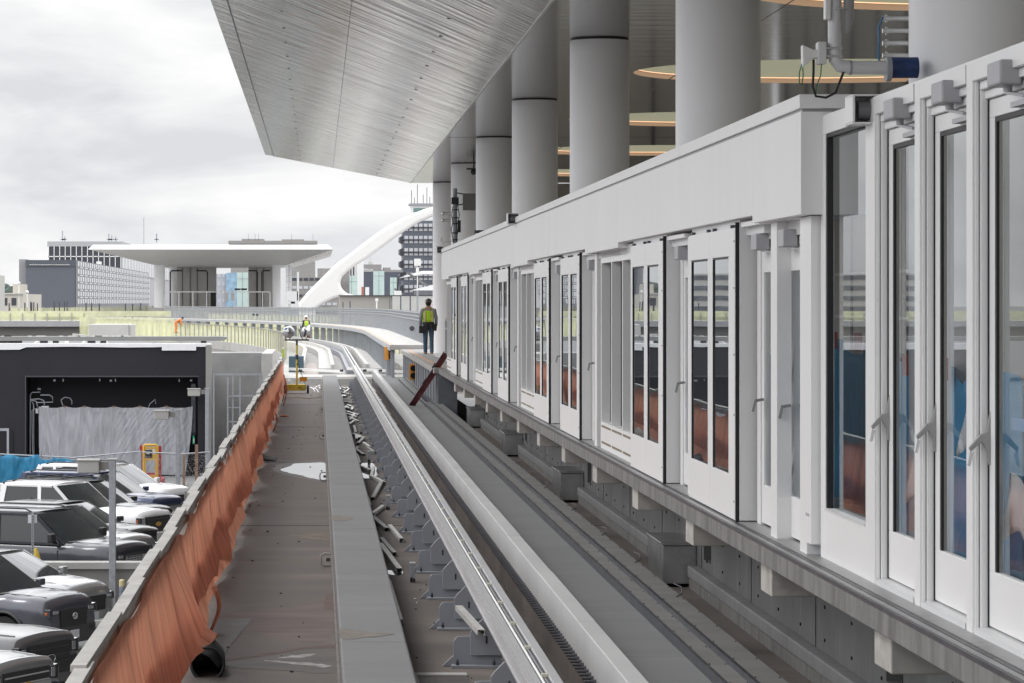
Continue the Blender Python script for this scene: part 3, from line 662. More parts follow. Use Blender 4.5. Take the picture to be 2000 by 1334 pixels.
# flat soffit with oval openings (bmesh triangle fill)
ov = [(8.8,-2+13.6*k,3.4,2.75) for k in range(0,8)]
bm = bmesh.new(); outer = [bm.verts.new(p) for p in ((XF,Y00,0),(16.2,Y00,0),(16.2,YE,0),(XF,YE,0))]
edges = [bm.edges.new((outer[i], outer[(i+1)%4])) for i in range(4)]
NO = 64
for (ox,oy,rx,ry) in ov:
    vs = [bm.verts.new((ox+rx*math.cos(2*math.pi*i/NO), oy+ry*math.sin(2*math.pi*i/NO), 0)) for i in range(NO)]
    edges += [bm.edges.new((vs[i], vs[(i+1)%NO])) for i in range(NO)]
bmesh.ops.triangle_fill(bm, use_beauty=True, use_dissolve=False, edges=edges)
for v in bm.verts: v.co.z = zh(-HR)
q = MB(); q.v = [tuple(v.co) for v in bm.verts]; bm.verts.index_update(); q.f = [tuple(v.index for v in f.verts) for f in bm.faces]; q.sm = [False]*len(q.f); bm.free()
q.build('flat_soffit', sof_in, t)
covem = emit('cove_green_glow', (.34,.36,.29), .12); trimm = emit('bronze_trim_glow', (.46,.30,.20), .10); trim2 = emit('cove_lamp_strip', (1,.62,.38), .45)  # cove wall and trim glow faintly, standing in for lamp light
covel = emit('cove_ceiling', (1,.97,.86), .95)  # ceiling surface glows too, added to brighten the columns
for k, (ox,oy,rx,ry) in enumerate(ov):
    def ring(r, z): return [(ox+rx*r*math.cos(2*math.pi*i/NO), oy+ry*r*math.sin(2*math.pi*i/NO), z) for i in range(NO)]
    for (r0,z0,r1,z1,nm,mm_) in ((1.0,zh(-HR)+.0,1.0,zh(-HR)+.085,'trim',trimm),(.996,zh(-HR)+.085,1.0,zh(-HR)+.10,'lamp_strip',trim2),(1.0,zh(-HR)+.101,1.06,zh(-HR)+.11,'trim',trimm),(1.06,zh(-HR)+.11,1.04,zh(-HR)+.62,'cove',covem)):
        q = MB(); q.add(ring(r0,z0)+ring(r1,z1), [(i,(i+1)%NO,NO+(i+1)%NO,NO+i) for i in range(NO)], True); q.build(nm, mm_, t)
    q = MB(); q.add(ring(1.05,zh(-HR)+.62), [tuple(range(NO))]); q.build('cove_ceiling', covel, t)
# back wall of the concourse, seen between the columns
t = thing('concourse_wall', 'dim glazed concourse wall far behind the columns', 'wall', (15,10,ZP))
q = MB(); q.box(15,15.3,0,100,zh(3.5),zh(-3.93)); q.build('wall', mat('concourse_grey',(.36,.355,.34),.3,var=.1,scale=.5), t)
q = MB()
for y in range(2,100,4): q.box(14.94,14.999,y,y+.15,ZP,zh(-3.9))
q.build('mullions', steel_dark, t)
q = MB()
for z in (1.2,2.4): q.box(14.93,14.939,0,100,ZP+z,ZP+z+.08)
q.build('transom', wgrey, t)
t = thing('end_wall', 'dim end wall added behind the farthest column to darken the soffit reflection', 'wall', (10,100.5,ZP))  # end wall added so the soffit reflects something dark
q = MB(); q.box(5.6,15,101.3,101.6,0,zh(-3.93)); q.build('wall', mat('end_wall_tan',(.38,.36,.32),.5,var=.2,scale=.6), t)
q = MB()
for x in (7,9,11,13): q.box(x,x+.12,101.2,101.29,ZP,zh(-3.9))
q.build('mullions', steel_dark, t)
t = thing('ceiling_sensor', 'tiny dark sensor fixed under the soffit above the sixth column', 'sensor', (4.0,85.5,zh(-HR)))
q = MB(); q.cyl((4.35,85.5,zh(-HR)-.20),(4.35,85.5,zh(-HR)),.02,8); q.box(4.15,4.55,85.4,85.6,zh(-HR)-.24,zh(-HR)-.20); q.sphere((4.35,85.5,zh(-HR)-.3),.09); q.build('body', blackp, t)

# ================================================================== pipe arm at the upper right
s = 310.0
t = thing('antenna_arm', 'white elbow pipe arm with antennas and cables fixed to the nearest column', 'antenna', (3.8,19.3,zh(-1.48)))
ya = 19.35; za = zh(-1.48)
q = MB(); q.tube([(3.62,ya,za),(3.36,ya,za),(3.29,ya,za+.012),(3.262,ya,za+.05),(3.258,ya,za+.12),(3.258,ya,za+.85)], .043, 20); q.build('pipe', mat('pipe_white',(.62,.62,.64),.35,var=.02), t)
q = MB(); q.cyl((3.60,ya,za),(3.78,ya,za),.066,20); q.build('wrap', mat('blue_wrap',(.02,.05,.16),.6,var=.3,scale=12,bump=.006,bscale=20), t)
q = MB(); q.cyl((3.58,ya,za-.01),(3.61,ya,za-.01),.078,20); q.build('flange', galv_paint, t)
q = MB(); q.cyl((3.35,ya,za),(3.362,ya,za),.047,20); q.build('coupling', galv_paint, t)
q = MB(); q.box(3.19,3.225,ya-.06,ya+.02,za+.30,za+.75); q.build('panel_antenna', white_plastic, t, bevel=.006)
q = MB(); q.loft([((3.34,ya,za+.22),.02,.02),((3.345,ya,za+.30),.032,.032),((3.35,ya,za+.55),.036,.036),((3.35,ya,za+.9),.036,.036)]); q.build('radome', handle_grey, t)
q = MB(); q.tube([(3.258-.05,ya,za+.37),(3.258,ya-.05,za+.37),(3.32,ya-.04,za+.37),(3.35,ya,za+.37)], .007, 6); q.tube([(3.17,ya-.045,za+.12),(3.30,ya-.045,za+.12)],.006,6); q.tube([(3.17,ya-.045,za+.07),(3.30,ya-.045,za+.07)],.006,6); q.build('clamp', alu, t)
q = MB(); q.prism([(3.05,za+.14),(3.12,za+.11),(3.16,za+.11),(3.16,za+.06),(3.12,za+.06),(3.10,za+.04),(3.052,za-.0)],ya-.04,ya+.04,'y'); q.build('camera', white_plastic, t, bevel=.004)
q = MB(); q.box(3.145,3.20,ya-.05,ya+.05,za+.02,za+.16); q.build('camera_bracket', wgrey, t, bevel=.006)
q = MB(); q.tube([(3.125,ya,za+.05),(3.125,ya,za-.02),(3.12,ya,za-.12),(3.14,ya,za-.18),(3.20,ya-.02,za-.19),(3.26,ya-.02,za-.16),(3.31,ya-.02,za-.03)], .008, 7); q.build('cable', black, t)
q = MB(); q.tube([(3.175,ya,za+.03),(3.17,ya,za-.05),(3.145,ya,za-.11),(3.14,ya,za-.16)], .004, 6); q.tube([(3.31,ya+.02,za-.04),(3.28,ya+.02,za-.13),(3.25,ya+.02,za-.17)], .004, 6)
q.tube([(3.055,ya,za+.03),(3.035,ya,za-.03),(3.035,ya,za-.10),(3.05,ya,za-.11),(3.06,ya,za-.05),(3.055,ya,za+.03)], .004, 6); q.build('green_wire', mat('green_wire',(.03,.17,.06),.5,var=0), t)
# stack of hose couplings hanging by the blue line
t = thing('pipe_stubs', 'row of thin pipe ends with a blue hose beside the nearest column', 'pipes', (3.7,19.8,zh(-1.7)))
for k, z in enumerate((-1.60,-1.68,-1.76,-1.84)):
    q = MB(); q.cyl((3.66,19.9,zh(z)),(3.86,19.9,zh(z)),.018,10); q.cyl((3.68,19.9,zh(z)),(3.695,19.9,zh(z)),.027,10); q.build('stub', alu, t)
q = MB(); q.tube([(3.66,19.88,zh(-1.85)),(3.63,19.88,zh(-1.78)),(3.635,19.88,zh(-1.7)),(3.625,19.88,zh(-1.6)),(3.64,19.88,zh(-1.56))], .008, 6); q.build('hose', mat('blue_hose',(.07,.17,.30),.5,var=0), t)

# ================================================================== equipment mast at the far end of the fascia
t = thing('equipment_mast', 'cluttered grey equipment mast with a flat box panel at the far end of the fascia', 'mast', (3.42,76,zh(-1.33)))
mx_, my_ = 3.43, 76.6
q = MB(); q.cyl((mx_,my_,zh(-1.3)),(mx_,my_,zh(-2.85)),.055,14); q.build('pole', galv_paint, t)
q = MB()
for h in (1.55,1.72,1.95,2.1,2.3): q.cyl((mx_,my_,zh(-h)),(mx_,my_,zh(-h-.03)),.075,12)
q.build('clamp', steel_dark, t)
q = MB(); q.box(mx_-.09,mx_+.09,my_-.12,my_+.05,zh(-2.45),zh(-2.62)); q.box(mx_+.06,mx_+.14,my_-.1,my_,zh(-1.75),zh(-2.05)); q.build('junction_box', blackp, t)
q = MB(); q.box(3.62,4.15,my_-.1,my_-.04,zh(-2.30),zh(-2.72)); q.build('flat_box', mat('olive_grey_box',(.20,.195,.185),.5,var=.03), t, bevel=.006)
q = MB(); q.bar((mx_,my_,zh(-2.74)),(3.62,my_-.07,zh(-2.71)),.03,.03); q.bar((mx_,my_,zh(-2.42)),(3.62,my_-.07,zh(-2.45)),.03,.03); q.build('bracket', blackp, t)
for h in (2.05,2.22):
    q = MB(); q.cyl((mx_-.30,my_-.05,zh(-h)),(mx_-.12,my_-.05,zh(-h)),.03,10,r2=.05); q.sphere((mx_-.3,my_-.05,zh(-h)),.045); q.build('spotlight', alu, t)
q = MB(); q.tube([(mx_-.05,my_-.1,zh(-2.4)),(mx_-.09,my_-.1,zh(-2.2)),(mx_-.06,my_-.1,zh(-2.0)),(mx_-.1,my_-.1,zh(-1.8)),(mx_-.04,my_-.1,zh(-1.5))],.012,6)
q.tube([(mx_+.05,my_-.1,zh(-2.5)),(mx_+.10,my_-.1,zh(-2.2)),(mx_+.07,my_-.1,zh(-1.9)),(mx_+.03,my_-.1,zh(-1.4))],.012,6); q.build('cable', black, t)
q = MB(); q.box(mx_-.36,mx_-.32,my_-.05,my_,zh(-1.52),zh(-1.62)); q.tube([(mx_-.30,my_,zh(-1.34)),(mx_-.30,my_,zh(-1.5)),(mx_-.15,my_,zh(-1.53)),(mx_,my_,zh(-1.53))],.012,6); q.build('small_lamp', wgrey, t)
t = thing('floodlight_box', 'dark ribbed flood lamp sitting on the fascia in front of the sixth column', 'lamp', (3.8,70,zh(-1.33)))
q = MB()
for h in (1.38,1.48,1.58): q.box(3.58,3.80,70,70.15,zh(-h),zh(-h-.07))
q.build('ribs', steel_dark, t, bevel=.01)
q = MB(); q.tube([(3.58,70.1,zh(-1.34)),(3.55,70.1,zh(-1.45)),(3.58,70.1,zh(-1.55))],.014,6); q.build('bracket', blackp, t)
# ================================================================== GUIDEWAY beyond the platform: crossing beam, curve, walkway, fences
def pc(d):
    if d < 160: return 0.0, 0.0
    return -(d-160)**2/1040.0, -(d-160)/520.0
def pp(d, x, H):
    return (pc(d)[0] + x, d, zh(H))
def strip(q, x0, x1, H0, H1, d0, d1, step=4.0):
    n = max(1, int(math.ceil((d1-d0)/step)));
    for i in range(n):
        a = d0+(d1-d0)*i/n; b = d0+(d1-d0)*(i+1)/n
        A = [pp(a,x0,H1),pp(a,x1,H1),pp(a,x1,H0),pp(a,x0,H0)]; B = [pp(b,x0,H1),pp(b,x1,H1),pp(b,x1,H0),pp(b,x0,H0)]
        fs = [(0,1,5,4),(1,2,6,5),(2,3,7,6),(3,0,4,7)]
        if i == 0: fs.append((3,2,1,0))
        if i == n-1: fs.append((4,5,6,7))
        q.add(A+B, fs)
    return q
dk2 = mat('deck_daylit_tone', (.38,.375,.36), .8, var=.08, scale=.8, st=(1,1,1), dirt=(.26,.25,.24), dirt_amt=.5, dirt_scale=.5)  # paler copy of the deck concrete; open daylight put into the colour
strip(MB(), -1.75, 4.4, 3.0, 3.6, 124, 330).build('far_guideway_deck', dk2, kind='structure')
t = thing('crossing_beam', 'pale beam with pipes lying across the tracks where the platform ends', 'beam', (1.2,118,zh(3)))
q = MB(); q.box(-1.55,3.9,116.2,119.8,zh(3.9),zh(2.80)); q.build('beam', conc_far, t, bevel=.02)
q = MB(); q.box(-1.3,3.9,112.8,113.3,zh(3.6),zh(2.78)); q.box(2.3,3.3,111.2,111.5,ZD,zh(2.78)); q.build('end_wall', conc_light, t, bevel=.01)
q = MB(); q.bar((-1.1,120.3,zh(2.60)),(1.05,119.2,zh(2.68)),.12,.10); q.build('pipe', white_plastic, t)
q = MB(); q.bar((1.2,119.8,zh(2.58)),(3.3,119.2,zh(2.68)),.12,.10); q.build('pipe', white_plastic, t)
q = MB()
for x in (-.7,.9,1.6,1.8,2.4): q.cyl((x,119.0,zh(2.63)),(x+.07,118.9,zh(2.63)),.05,8)
q.build('end_caps', blackp, t)
q = MB(); q.tube([(2.72,118,zh(2.55)),(2.68,118,zh(2.6)),(2.66,118,zh(2.8)),(2.66,117,zh(2.95))],.012,6); q.build('cable', black, t)
t = thing('running_plinth', 'pale curved concrete running strip left of the rail on the far curve', 'track plinth', (.4,124,zh(3)))
strip(MB(), .05,.55,2.66,3.0,124,320).build('concrete_strip', conc_light, t)  # far strips lightened likewise, for daylight beyond the canopy
strip(MB(), .551,.69,2.5,3.0,124,320).build('raised_edge', conc_far, t)
t = thing('running_plinth', 'pale curved concrete running strip right of the rail on the far curve', 'track plinth', (2.4,124,zh(3)))
strip(MB(), 2.1,2.85,2.66,3.0,124,320).build('concrete_strip', conc_light, t)
strip(MB(), 1.93,2.09,2.48,3.0,124,320).build('raised_edge', conc_far, t)
t = thing('power_rail', 'far part of the conductor beam curving away to the left', 'rail', (1.45,118.5,zh(2.5)))
for x0, x1 in ((1.36,1.42),(1.487,1.557)): strip(MB(), x0,x1,2.4,2.6,118.5,320,3).build('beam', MATS['rail_beam'], t)
strip(MB(), 1.2,1.7,2.72,3.0,124,320).build('bracket_row', brm, t)
t = thing('parapet', 'pale concrete parapet block where the orange netting ends', 'parapet', (-1.6,120,zh(3)))
q = MB(); q.box(-2.05,-1.66,112.6,122.5,zh(6.4),zh(1.86)); q.build('block', conc_light, t, bevel=.02)
t = thing('inner_kerb', 'curved pale kerb wall along the inside of the far track', 'kerb', (-1,124,zh(3)))
strip(MB(), -.72,-.55,2.45,3.0,126,300).build('kerb', conc_far, t)
blob('far_slab_patch', [(-.5,124.5),(-.5,150),(-.1,150),(0,124.5)], zh(3)+.004, mat('pinkish_slab',(.48,.43,.40),.8,var=.06), .0)
q = MB(); q.box(-1.15,-.55,123.2,124.6,zh(2.8),zh(2.15)); tag(q.build('tool_crate', mat('teal_crate',(.07,.12,.15),.5,var=.1), bevel=.02), 'dark teal crate behind the yellow light stand', 'crate')
# --- ballast like rubble beside the right strip
gr = mat('rubble_grey', (.30,.29,.28), .9, var=.35, scale=9, bump=.03, bscale=12)
q = MB(); random.seed(3)
for k in range(900):
    d_ = random.uniform(124,165); x = random.uniform(2.95,3.9) + pc(d_)[0]; r = random.uniform(.02,.055)
    q.sphere((x,d_,zh(3)+r*.4), r, 5, 3, (1,1.3,.8))
q.build('rubble', gr, kind='stuff')
# --- platform end walkway, step and curved walkway
wk = mat('walkway_plank', (.30,.29,.28), .8, var=.08, scale=2, st=(1,.5,1)); ori = mat('orange_line', (.62,.30,.12), .7, var=.25, scale=8)
t = thing('end_walkway', 'grey walkway past the platform end that the worker stands on', 'walkway', (3.0,77,ZP))
q = MB(); q.box(2.92,5.2,77.02,108,zh(1.78),ZP); q.build('deck', wk, t, bevel=.01)
q = MB(); q.box(3.10,3.16,77.5,105,ZP+.0,ZP+.004); q.build('orange_line', ori, t)
post_m = mat('post_grey', (.30,.32,.345), .5, var=.08, scale=2)
for k in range(16):
    y = 78.2+1.95*k; q = MB(); q.box(3.0,3.10,y,y+.34,zh(3.0),zh(1.79)); q.box(3.10,3.4,y+.1,y+.16,zh(3.0),zh(1.79)); q.build('post', post_m, t)
q = MB(); q.box(3.35,3.42,77.3,108,zh(3.0),zh(1.79)); q.build('back_plate', mat('back_plate',(.20,.21,.23),.5,var=.08), t)
q = MB(); q.box(3.02,3.5,76.9,77.0,zh(3.0),zh(1.83)); q.build('end_plate', mat('end_plate',(.17,.185,.21),.45,metal=.3,var=.12,scale=5), t)
t = thing('curved_walkway', 'pale raised walkway curving away to the left behind the tracks', 'walkway', (2.6,108,zh(1.5)))
strip(MB(), 2.55,3.95,1.49,1.66,108.05,330,3).build('deck', conc_light, t)
strip(MB(), 2.62,2.66,1.482,1.4895,108.05,210,3).build('orange_line', ori, t)
q = MB(); strip(q, 2.545,2.56,1.56,1.70,108.05,330,3); q.build('fascia_angle', galv_paint, t)
d_ = 108.3; k = 0
while d_ < 300:
    c = pc(d_)[0]; q = MB()
    q.box(c+2.62,c+(2.95 if d_ > 140 else 2.72),d_,d_+.2,zh(3.0),zh(1.661))
    q.build('post', post_m, t); d_ += 1.9 if d_ < 150 else 4.6; k += 1
netg = netmat('fence_mesh_grey', (.46,.48,.50), openness=.80, freq=16)
def fence(nm, lb, x, H0, H1, d0, d1, sp, m, net, rails=(0,), wp=.05, group=None, pickets=0, tone=None):
    t = thing(nm, lb, 'fence', (pc(d0)[0]+x, d0, zh(H0)), 0, group)
    d_ = d0
    q = MB(); cnt = 0
    while d_ <= d1:
        c = pc(d_)[0]+x; q = MB(); q.box(c-wp/2,c+wp/2,d_-wp/2,d_+wp/2,zh(H0),zh(H1)); 
        if cnt < 95: q.build('post', m, t)
        cnt += 1; d_ += sp
    for r in rails:
        q = MB(); strip(q, x-.035,x-.001,H1+r,H1+r+.05,d0,d1,3); q.build('rail', m, t)
    if net:
        q = MB(); n = int((d1-d0)/2)
        for i in range(n):
            a = d0+(d1-d0)*i/n; b = d0+(d1-d0)*(i+1)/n
            q.add([pp(a,x+.03,H0-.02),pp(b,x+.03,H0-.02),pp(b,x+.03,H1+.03),pp(a,x+.03,H1+.03)],[(0,1,2,3)])
        q.build('net', net, t)
    if pickets:
        q = MB(); a = d0
        while a < d1: c = pc(a)[0]+x-.02; q.box(c-.012,c+.012,a,a+.03,zh(H0),zh(H1+.04)); a += pickets
        q.build('pickets', m, t, kind='stuff')
    return t
fence('walkway_fence', 'tall galvanised mesh fence with rails along the outside of the curved walkway', 3.88, 1.49, .34, 108.5, 300, 2.0, galv, netg, rails=(.02,.30,.16), pickets=.42)
fence('walkway_fence', 'short galvanised railing beside the farthest column behind the red brace', 4.02, 1.62, .50, 84, 96, 1.5, galv, netg, rails=(.02,.28), pickets=.3)
ylw = veil('yellow_net', (.72,.73,.42), .55)
fence('net_fence', 'yellow green netting with pale posts along the left edge of the curve', -1.68, 3.0, 1.72, 150, 318, 2.6, mat('post_pale',(.36,.35,.31),.6,var=.05), ylw, rails=(0,), wp=.09)
fence('net_fence', 'yellow green netting far behind the galvanised walkway fence', 8.2, 2.6, 1.05, 150, 300, 3.0, MATS['post_pale'], ylw, rails=(0,.5), wp=.07)
fence('net_fence', 'second yellow green net strip low behind the walkway posts', 6.0, 3.6, 2.1, 150, 300, 3.4, MATS['post_pale'], ylw, rails=(0,), wp=.07)
strip(MB(), 4.6, 9.4, 3.2, 3.7, 124, 330).build('second_guideway_deck', dk2, kind='structure')
for k in range(4):
    pass
fan0 = thing('wall_fan', 'round grey mirror like disc hung on the walkway fence', 'disc', (3.72,121,zh(1.02)), 0, 'grey discs on the walkway fence')
q = MB(); q.cyl((0,-.03,0),(0,.03,0),.10,20); q.cyl((0,-.05,0),(0,-.03,0),.06,16); q.build('disc', steel_dark, fan0, local=True)
q = MB(); q.tube([(.115*math.cos(i*.5236),-.03,.14*math.sin(i*.5236)) for i in range(13)],.012,6); q.build('rim', galv, fan0, local=True)
for (x,y) in ((-5.3,255),(-4.9,250)): copy_tree(fan0, loc=(x,y,zh(1.0)), label='%s round grey disc of the pair in front of the far station' % ('left' if x < -5 else 'right'))

# ================================================================== left side: bridges and nets
t = thing('road_bridge', 'concrete road bridge with dark girder at the left, yellow netting along its top', 'bridge', (-22,250,zh(3)))
q = MB(); q.box(-60,-19.1,250,262,zh(1.95),zh(1.50)); q.build('deck_edge', mat('bridge_edge',(.33,.33,.34),.8,var=.06), t)
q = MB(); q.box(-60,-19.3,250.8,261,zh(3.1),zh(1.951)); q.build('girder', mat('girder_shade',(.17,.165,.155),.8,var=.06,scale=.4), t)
for x in (-25.5,-40):
    q = MB(); q.box(x-.9,x+.9,253,256,0,zh(3.101)); q.build('pier', conc_wall, t)
q = MB(); q.quad((-60,250.2,zh(1.48)),(-18.6,250.2,zh(1.48)),(-18.6,250.2,zh(.88)),(-60,250.2,zh(.88))); q.build('net', ylw, t)
q = MB(); q.box(-60,-12.5,262,262.1,zh(1.2),zh(.72)); q.build('pale_rail', mat('pale_yellow_rail',(.60,.60,.40),.8,var=.12,scale=1.5), t)
for k in range(26):
    x = -44+1.0*k*1.0; q = MB(); q.box(x-.05,x+.05,250.05,250.15,zh(1.5),zh(.86)); q.build('post', MATS['post_pale'], t)
t = thing('ramp_fence', 'yellow netting with pale posts climbing behind the white concrete block', 'fence', (-16,215,zh(3)))
for k in range(15):
    x = -19.0+.95*k*.62; y = 248-k*1.3; q = MB(); q.box(x-.04,x+.04,y,y+.08,zh(2.9),zh(1.15)); q.build('post', MATS['post_pale'], t)
q = MB(); q.quad((-19.2,248,zh(2.9)),(-10.6,228,zh(2.9)),(-10.6,228,zh(1.15)),(-19.2,248,zh(1.15))); q.build('net', ylw, t)
t = thing('ramp_fence', 'long yellow netted fence of the guideway branching off to the far left', 'fence', (-20,300,zh(3)))
q = MB(); q.quad((-30,300,zh(1.4)),(-12,360,zh(1.4)),(-12,360,zh(.35)),(-30,300,zh(.55))); q.build('net', ylw, t)
for k in range(30):
    f = k/29; q = MB(); q.box(-30+18*f-.06,-30+18*f+.06,300+60*f,300.1+60*f,zh(1.5),zh(.5-.2*f)); q.build('post', MATS['post_pale'], t)
q = MB(); q.box(-14.9,-12.35,200,206,zh(2.35),zh(1.42)); q.box(-12.35,-12.2,201,206,zh(2.35),zh(1.44))
tag(q.build('concrete_block', conc_far, bevel=.03), 'pale rectangular concrete block in front of the yellow netting', 'block')
q = MB(); q.prism([(-14.9,zh(2.3)),(-14.9,zh(2.2)),(-16.2,zh(2.05)),(-16.2,zh(2.2))],203,204,'y'); tag(q.build('ramp_edge', conc_far), 'pale sloping ramp edge left of the concrete block', 'ramp')
t = thing('girder_bridge', 'slim grey bridge beam just above the black building roof', 'bridge', (-10,150,zh(2)))
q = MB(); q.box(-30,-4.6,150,152,zh(1.87),zh(1.66)); q.build('beam', mat('slim_beam',(.24,.24,.235),.7,var=.06), t)
q = MB(); q.prism([(-4.6,zh(1.66)),(-4.4,zh(1.70)),(-4.6,zh(1.87))],150,152,'y'); q.build('end', MATS['slim_beam'], t)
q = MB(); q.box(-5.7,-5.45,150.3,151,0,zh(1.871)); q.box(-15.6,-15.2,150.3,151,0,zh(1.871)); q.build('pier', conc_wall, t)
random.seed(5)
q = MB()
for k in range(16):
    x = random.uniform(-15.4,-9.5); q.box(x,x+random.uniform(.1,.5),150.2,150.3,zh(1.655),zh(1.62))
q.build('litter', white_plastic, t, kind='stuff')
for (x0,x1,lb) in ((-14.1,-12.75,'white van roof with side windows between the bridge and the black building'),(-11.7,-10.75,'small pale vehicle top beyond the black building roof')):
    t = thing('parked_van', lb, 'van', ((x0+x1)/2,156,0))
    q = MB(); q.prism([(x0-.6,.4),(x0-.6,zh(2.4)),(x0,zh(1.85)),(x1,zh(1.83)),(x1+.1,zh(2.2)),(x1+.1,.4)],155,157,'y'); q.build('body', white_plastic, t, bevel=.05)
    q = MB(); q.box(x0+.1,x0+.5,154.97,154.999,zh(2.1),zh(1.92)); q.build('window', blackp, t)
    q = MB(); q.box(x0+.75,x0+1.05,154.97,154.999,zh(2.1),zh(1.92)); q.build('window', blackp, t)
    for xx in (x0, x1-.2):
        q = MB(); q.cyl((xx,154.96,.35),(xx,155.2,.35),.34,14); q.build('wheel', black, t)
# concrete pier wall and gate frame
t = thing('pier_wall', 'tall plain concrete wall beneath the curved guideway', 'wall', (-3,116,0))
q = MB(); q.box(-4.1,-1.75,117,120,0,zh(1.92)); q.build('wall', mat('pier_concrete',(.26,.26,.26),.75,var=.10,scale=1.2,dirt=(.34,.33,.32),dirt_amt=.5,dirt_scale=1.0,dst=(1,1,.4)), t)
t = thing('access_gate', 'tall thin galvanised steel frame with a ladder standing before the concrete wall', 'frame', (-2.9,108,0))
for x in (-3.65,-2.98,-2.02,-1.95):
    q = MB(); q.box(x-.03,x+.03,108,108.06,0,zh(2.5)); q.build('upright', galv, t)
q = MB(); q.box(-3.68,-1.9,107.99,108.05,zh(2.56),zh(2.499)); q.box(-3.0,-2.0,107.99,108.05,zh(3.3),zh(3.26)); q.build('crossbar', galv, t)
for x in (-3.15,-2.72):
    q = MB(); q.box(x-.025,x+.025,107.8,107.86,.6,zh(2.62)); q.build('ladder_rail', galv_paint, t)
q = MB()
for z in (1.2,1.7,2.2,2.7,3.1): q.box(-3.15,-2.72,107.81,107.85,z,z+.03)
q.build('rungs', galv_paint, t)

# ================================================================== far station
wroof = mat('white_roof', (.84,.84,.84), .4, var=.01)
t = thing('far_station', 'white flat roofed station with round pillars across the curve', 'station', (-11,320,0))
q = MB()
o1 = [(-23.9,320,5.55),(1.6,320,5.55),(1.6,372,5.55),(-23.9,372,5.55)]; o2 = [(-23.4,320.4,6.03),(1.1,320.4,6.03),(1.1,371.6,6.03),(-23.4,371.6,6.03)]
q.add([(x,y,zh(-h)) for x,y,h in o1+o2], [(0,1,5,4),(1,2,6,5),(2,3,7,6),(3,0,4,7),(4,5,6,7)]); q.build('roof_edge', wroof, t)
o3 = [(-17.6,330,4.06),(-3.2,330,4.06),(-3.2,362,4.06),(-17.6,362,4.06)]
q = MB(); q.add([(x,y,zh(-h)) for x,y,h in o1+o3], [(0,4,5,1),(2,6,7,3),(3,7,4,0)]); q.build('sloped_soffit', mat('station_soffit',(.70,.69,.67),.5,var=.02), t)
q = MB(); q.add([(x,y,zh(-h)) for x,y,h in o1+o3], [(1,5,6,2)]); q.build('shiny_soffit', metal_soffit('far_shiny',(.75,.72,.66),.25,0,.01,(.5,1),.25), t)
q = MB(); q.box(-17.6,-3.2,330.01,361.9,zh(-4.06),zh(-4.2)); q.build('ceiling', MATS['station_soffit'], t)
for x, r in ((-17.0,.58),(-16.2,.45),(-4.0,.85),(-3.4,.5)):
    q = MB(); q.cyl((x,331 if r in (.58,.85) else 345,0),(x,331 if r in (.58,.85) else 345,zh(-4.06)),r,28); q.build('pillar', colm, t)
q = MB(); q.box(-17.8,-2.6,330,362,0,zh(.55)); q.build('platform', conc_far, t)
intr = mat('station_wall', (.48,.47,.45), .6, var=.05, scale=.5)
for xa, xb in ((-16.3,-11.6),(-7.9,-5.0)):
    q = MB(); q.box(xa,xb,352,353,zh(.55),zh(-4.05)); q.build('wall_panel', intr, t)
q = MB()
for x in (-15.5,-14.6,-13.8,-7.0,-6.2): q.box(x,x+.04,351.9,351.99,zh(.5),zh(-4.0))
q.build('panel_joint', blackp, t)
q = MB(); q.box(-12.0,-11.4,345,346,zh(.5),zh(-1.3)); q.build('kiosk', blackp, t)
for k, x in enumerate((-16.4,-14.9,-13.4,-11.9,-10.4,-8.9,-7.4,-5.9,-5.1)):
    q = MB(); q.box(x-.05,x+.05,330.3,330.4,zh(.55),zh(-1.1)); q.build('screen_post', white, t)
q = MB(); q.box(-16.4,-5.1,330.28,330.38,zh(-1.1),zh(-1.2)); q.build('screen_rail', white, t)
for (x0, dx) in ((-16.2,1.3),(-12.1,-1.2),(-6.6,-1.0),(-6.1,.9)):
    q = MB(); q.tube([(x0,338,zh(.5)),(x0,338,zh(-3.3)),(x0+dx*.12,338,zh(-3.5)),(x0+dx,338,zh(-3.52))],.08,8); q.build('lamp_post', blackp, t)
for x in (-8.7,-8.0):
    q = MB(); q.box(x-.3,x+.35,334,334.1,zh(-1.35),zh(-1.55)); q.build('display', blackp, t)
for x, c in ((-9.9,white),(-9.2,white)):
    q = MB(); q.box(x-.2,x+.2,334,334.1,zh(-.2),zh(-1.1)); q.build('notice_board', c, t)
t = thing('roof_clutter', 'low grey plant rooms with thin masts on the far station roof line', 'rooftop plant', (-5,700,0))
q = MB(); q.box(-20,0,690,700,zh(-13.2),zh(-13.9)); q.box(-17,-12,690,700,zh(-13.9),zh(-14.3)); q.box(-8,-3,690,700,zh(-13.9),zh(-14.2)); q.box(-19.5,-.5,691,699,0,zh(-13.2)); q.build('plant_room', mat('plant_grey',(.30,.29,.28),.8,var=.06), t)
for x in (-15.5,-14,-13.2,-5.8,-1):
    q = MB(); q.box(x-.05,x+.05,690,690.1,zh(-13.9),zh(-15.4)); q.build('mast', galv_paint, t)
t = thing('equipment_rack', 'pale equipment cabinets and racks at the right end of the far station', 'cabinets', (-3,300,0))
for (x0,x1,h0,h1) in ((-3.6,-3.1,-3.4,.3),(-3.0,-1.9,-1.1,-.2),(-2.9,-2.2,.1,-.1),(-2.0,-1.8,-3.0,.6),(-2.6,-2.0,-.2,.6)):
    q = MB(); q.box(x0,x1,300,300.6,zh(h0) if h0<h1 else zh(h1),zh(h1) if h0<h1 else zh(h0)); q.build('cabinet', wgrey, t)
q = MB()
for h in (-3.2,-2.6,-2.0,-1.4): q.box(-3.1,-2.0,300.2,300.3,zh(h),zh(h-.06))
q.box(-3.6,-1.8,300.2,300.5,0,zh(.6)); q.build('rack_arms', galv_paint, t)

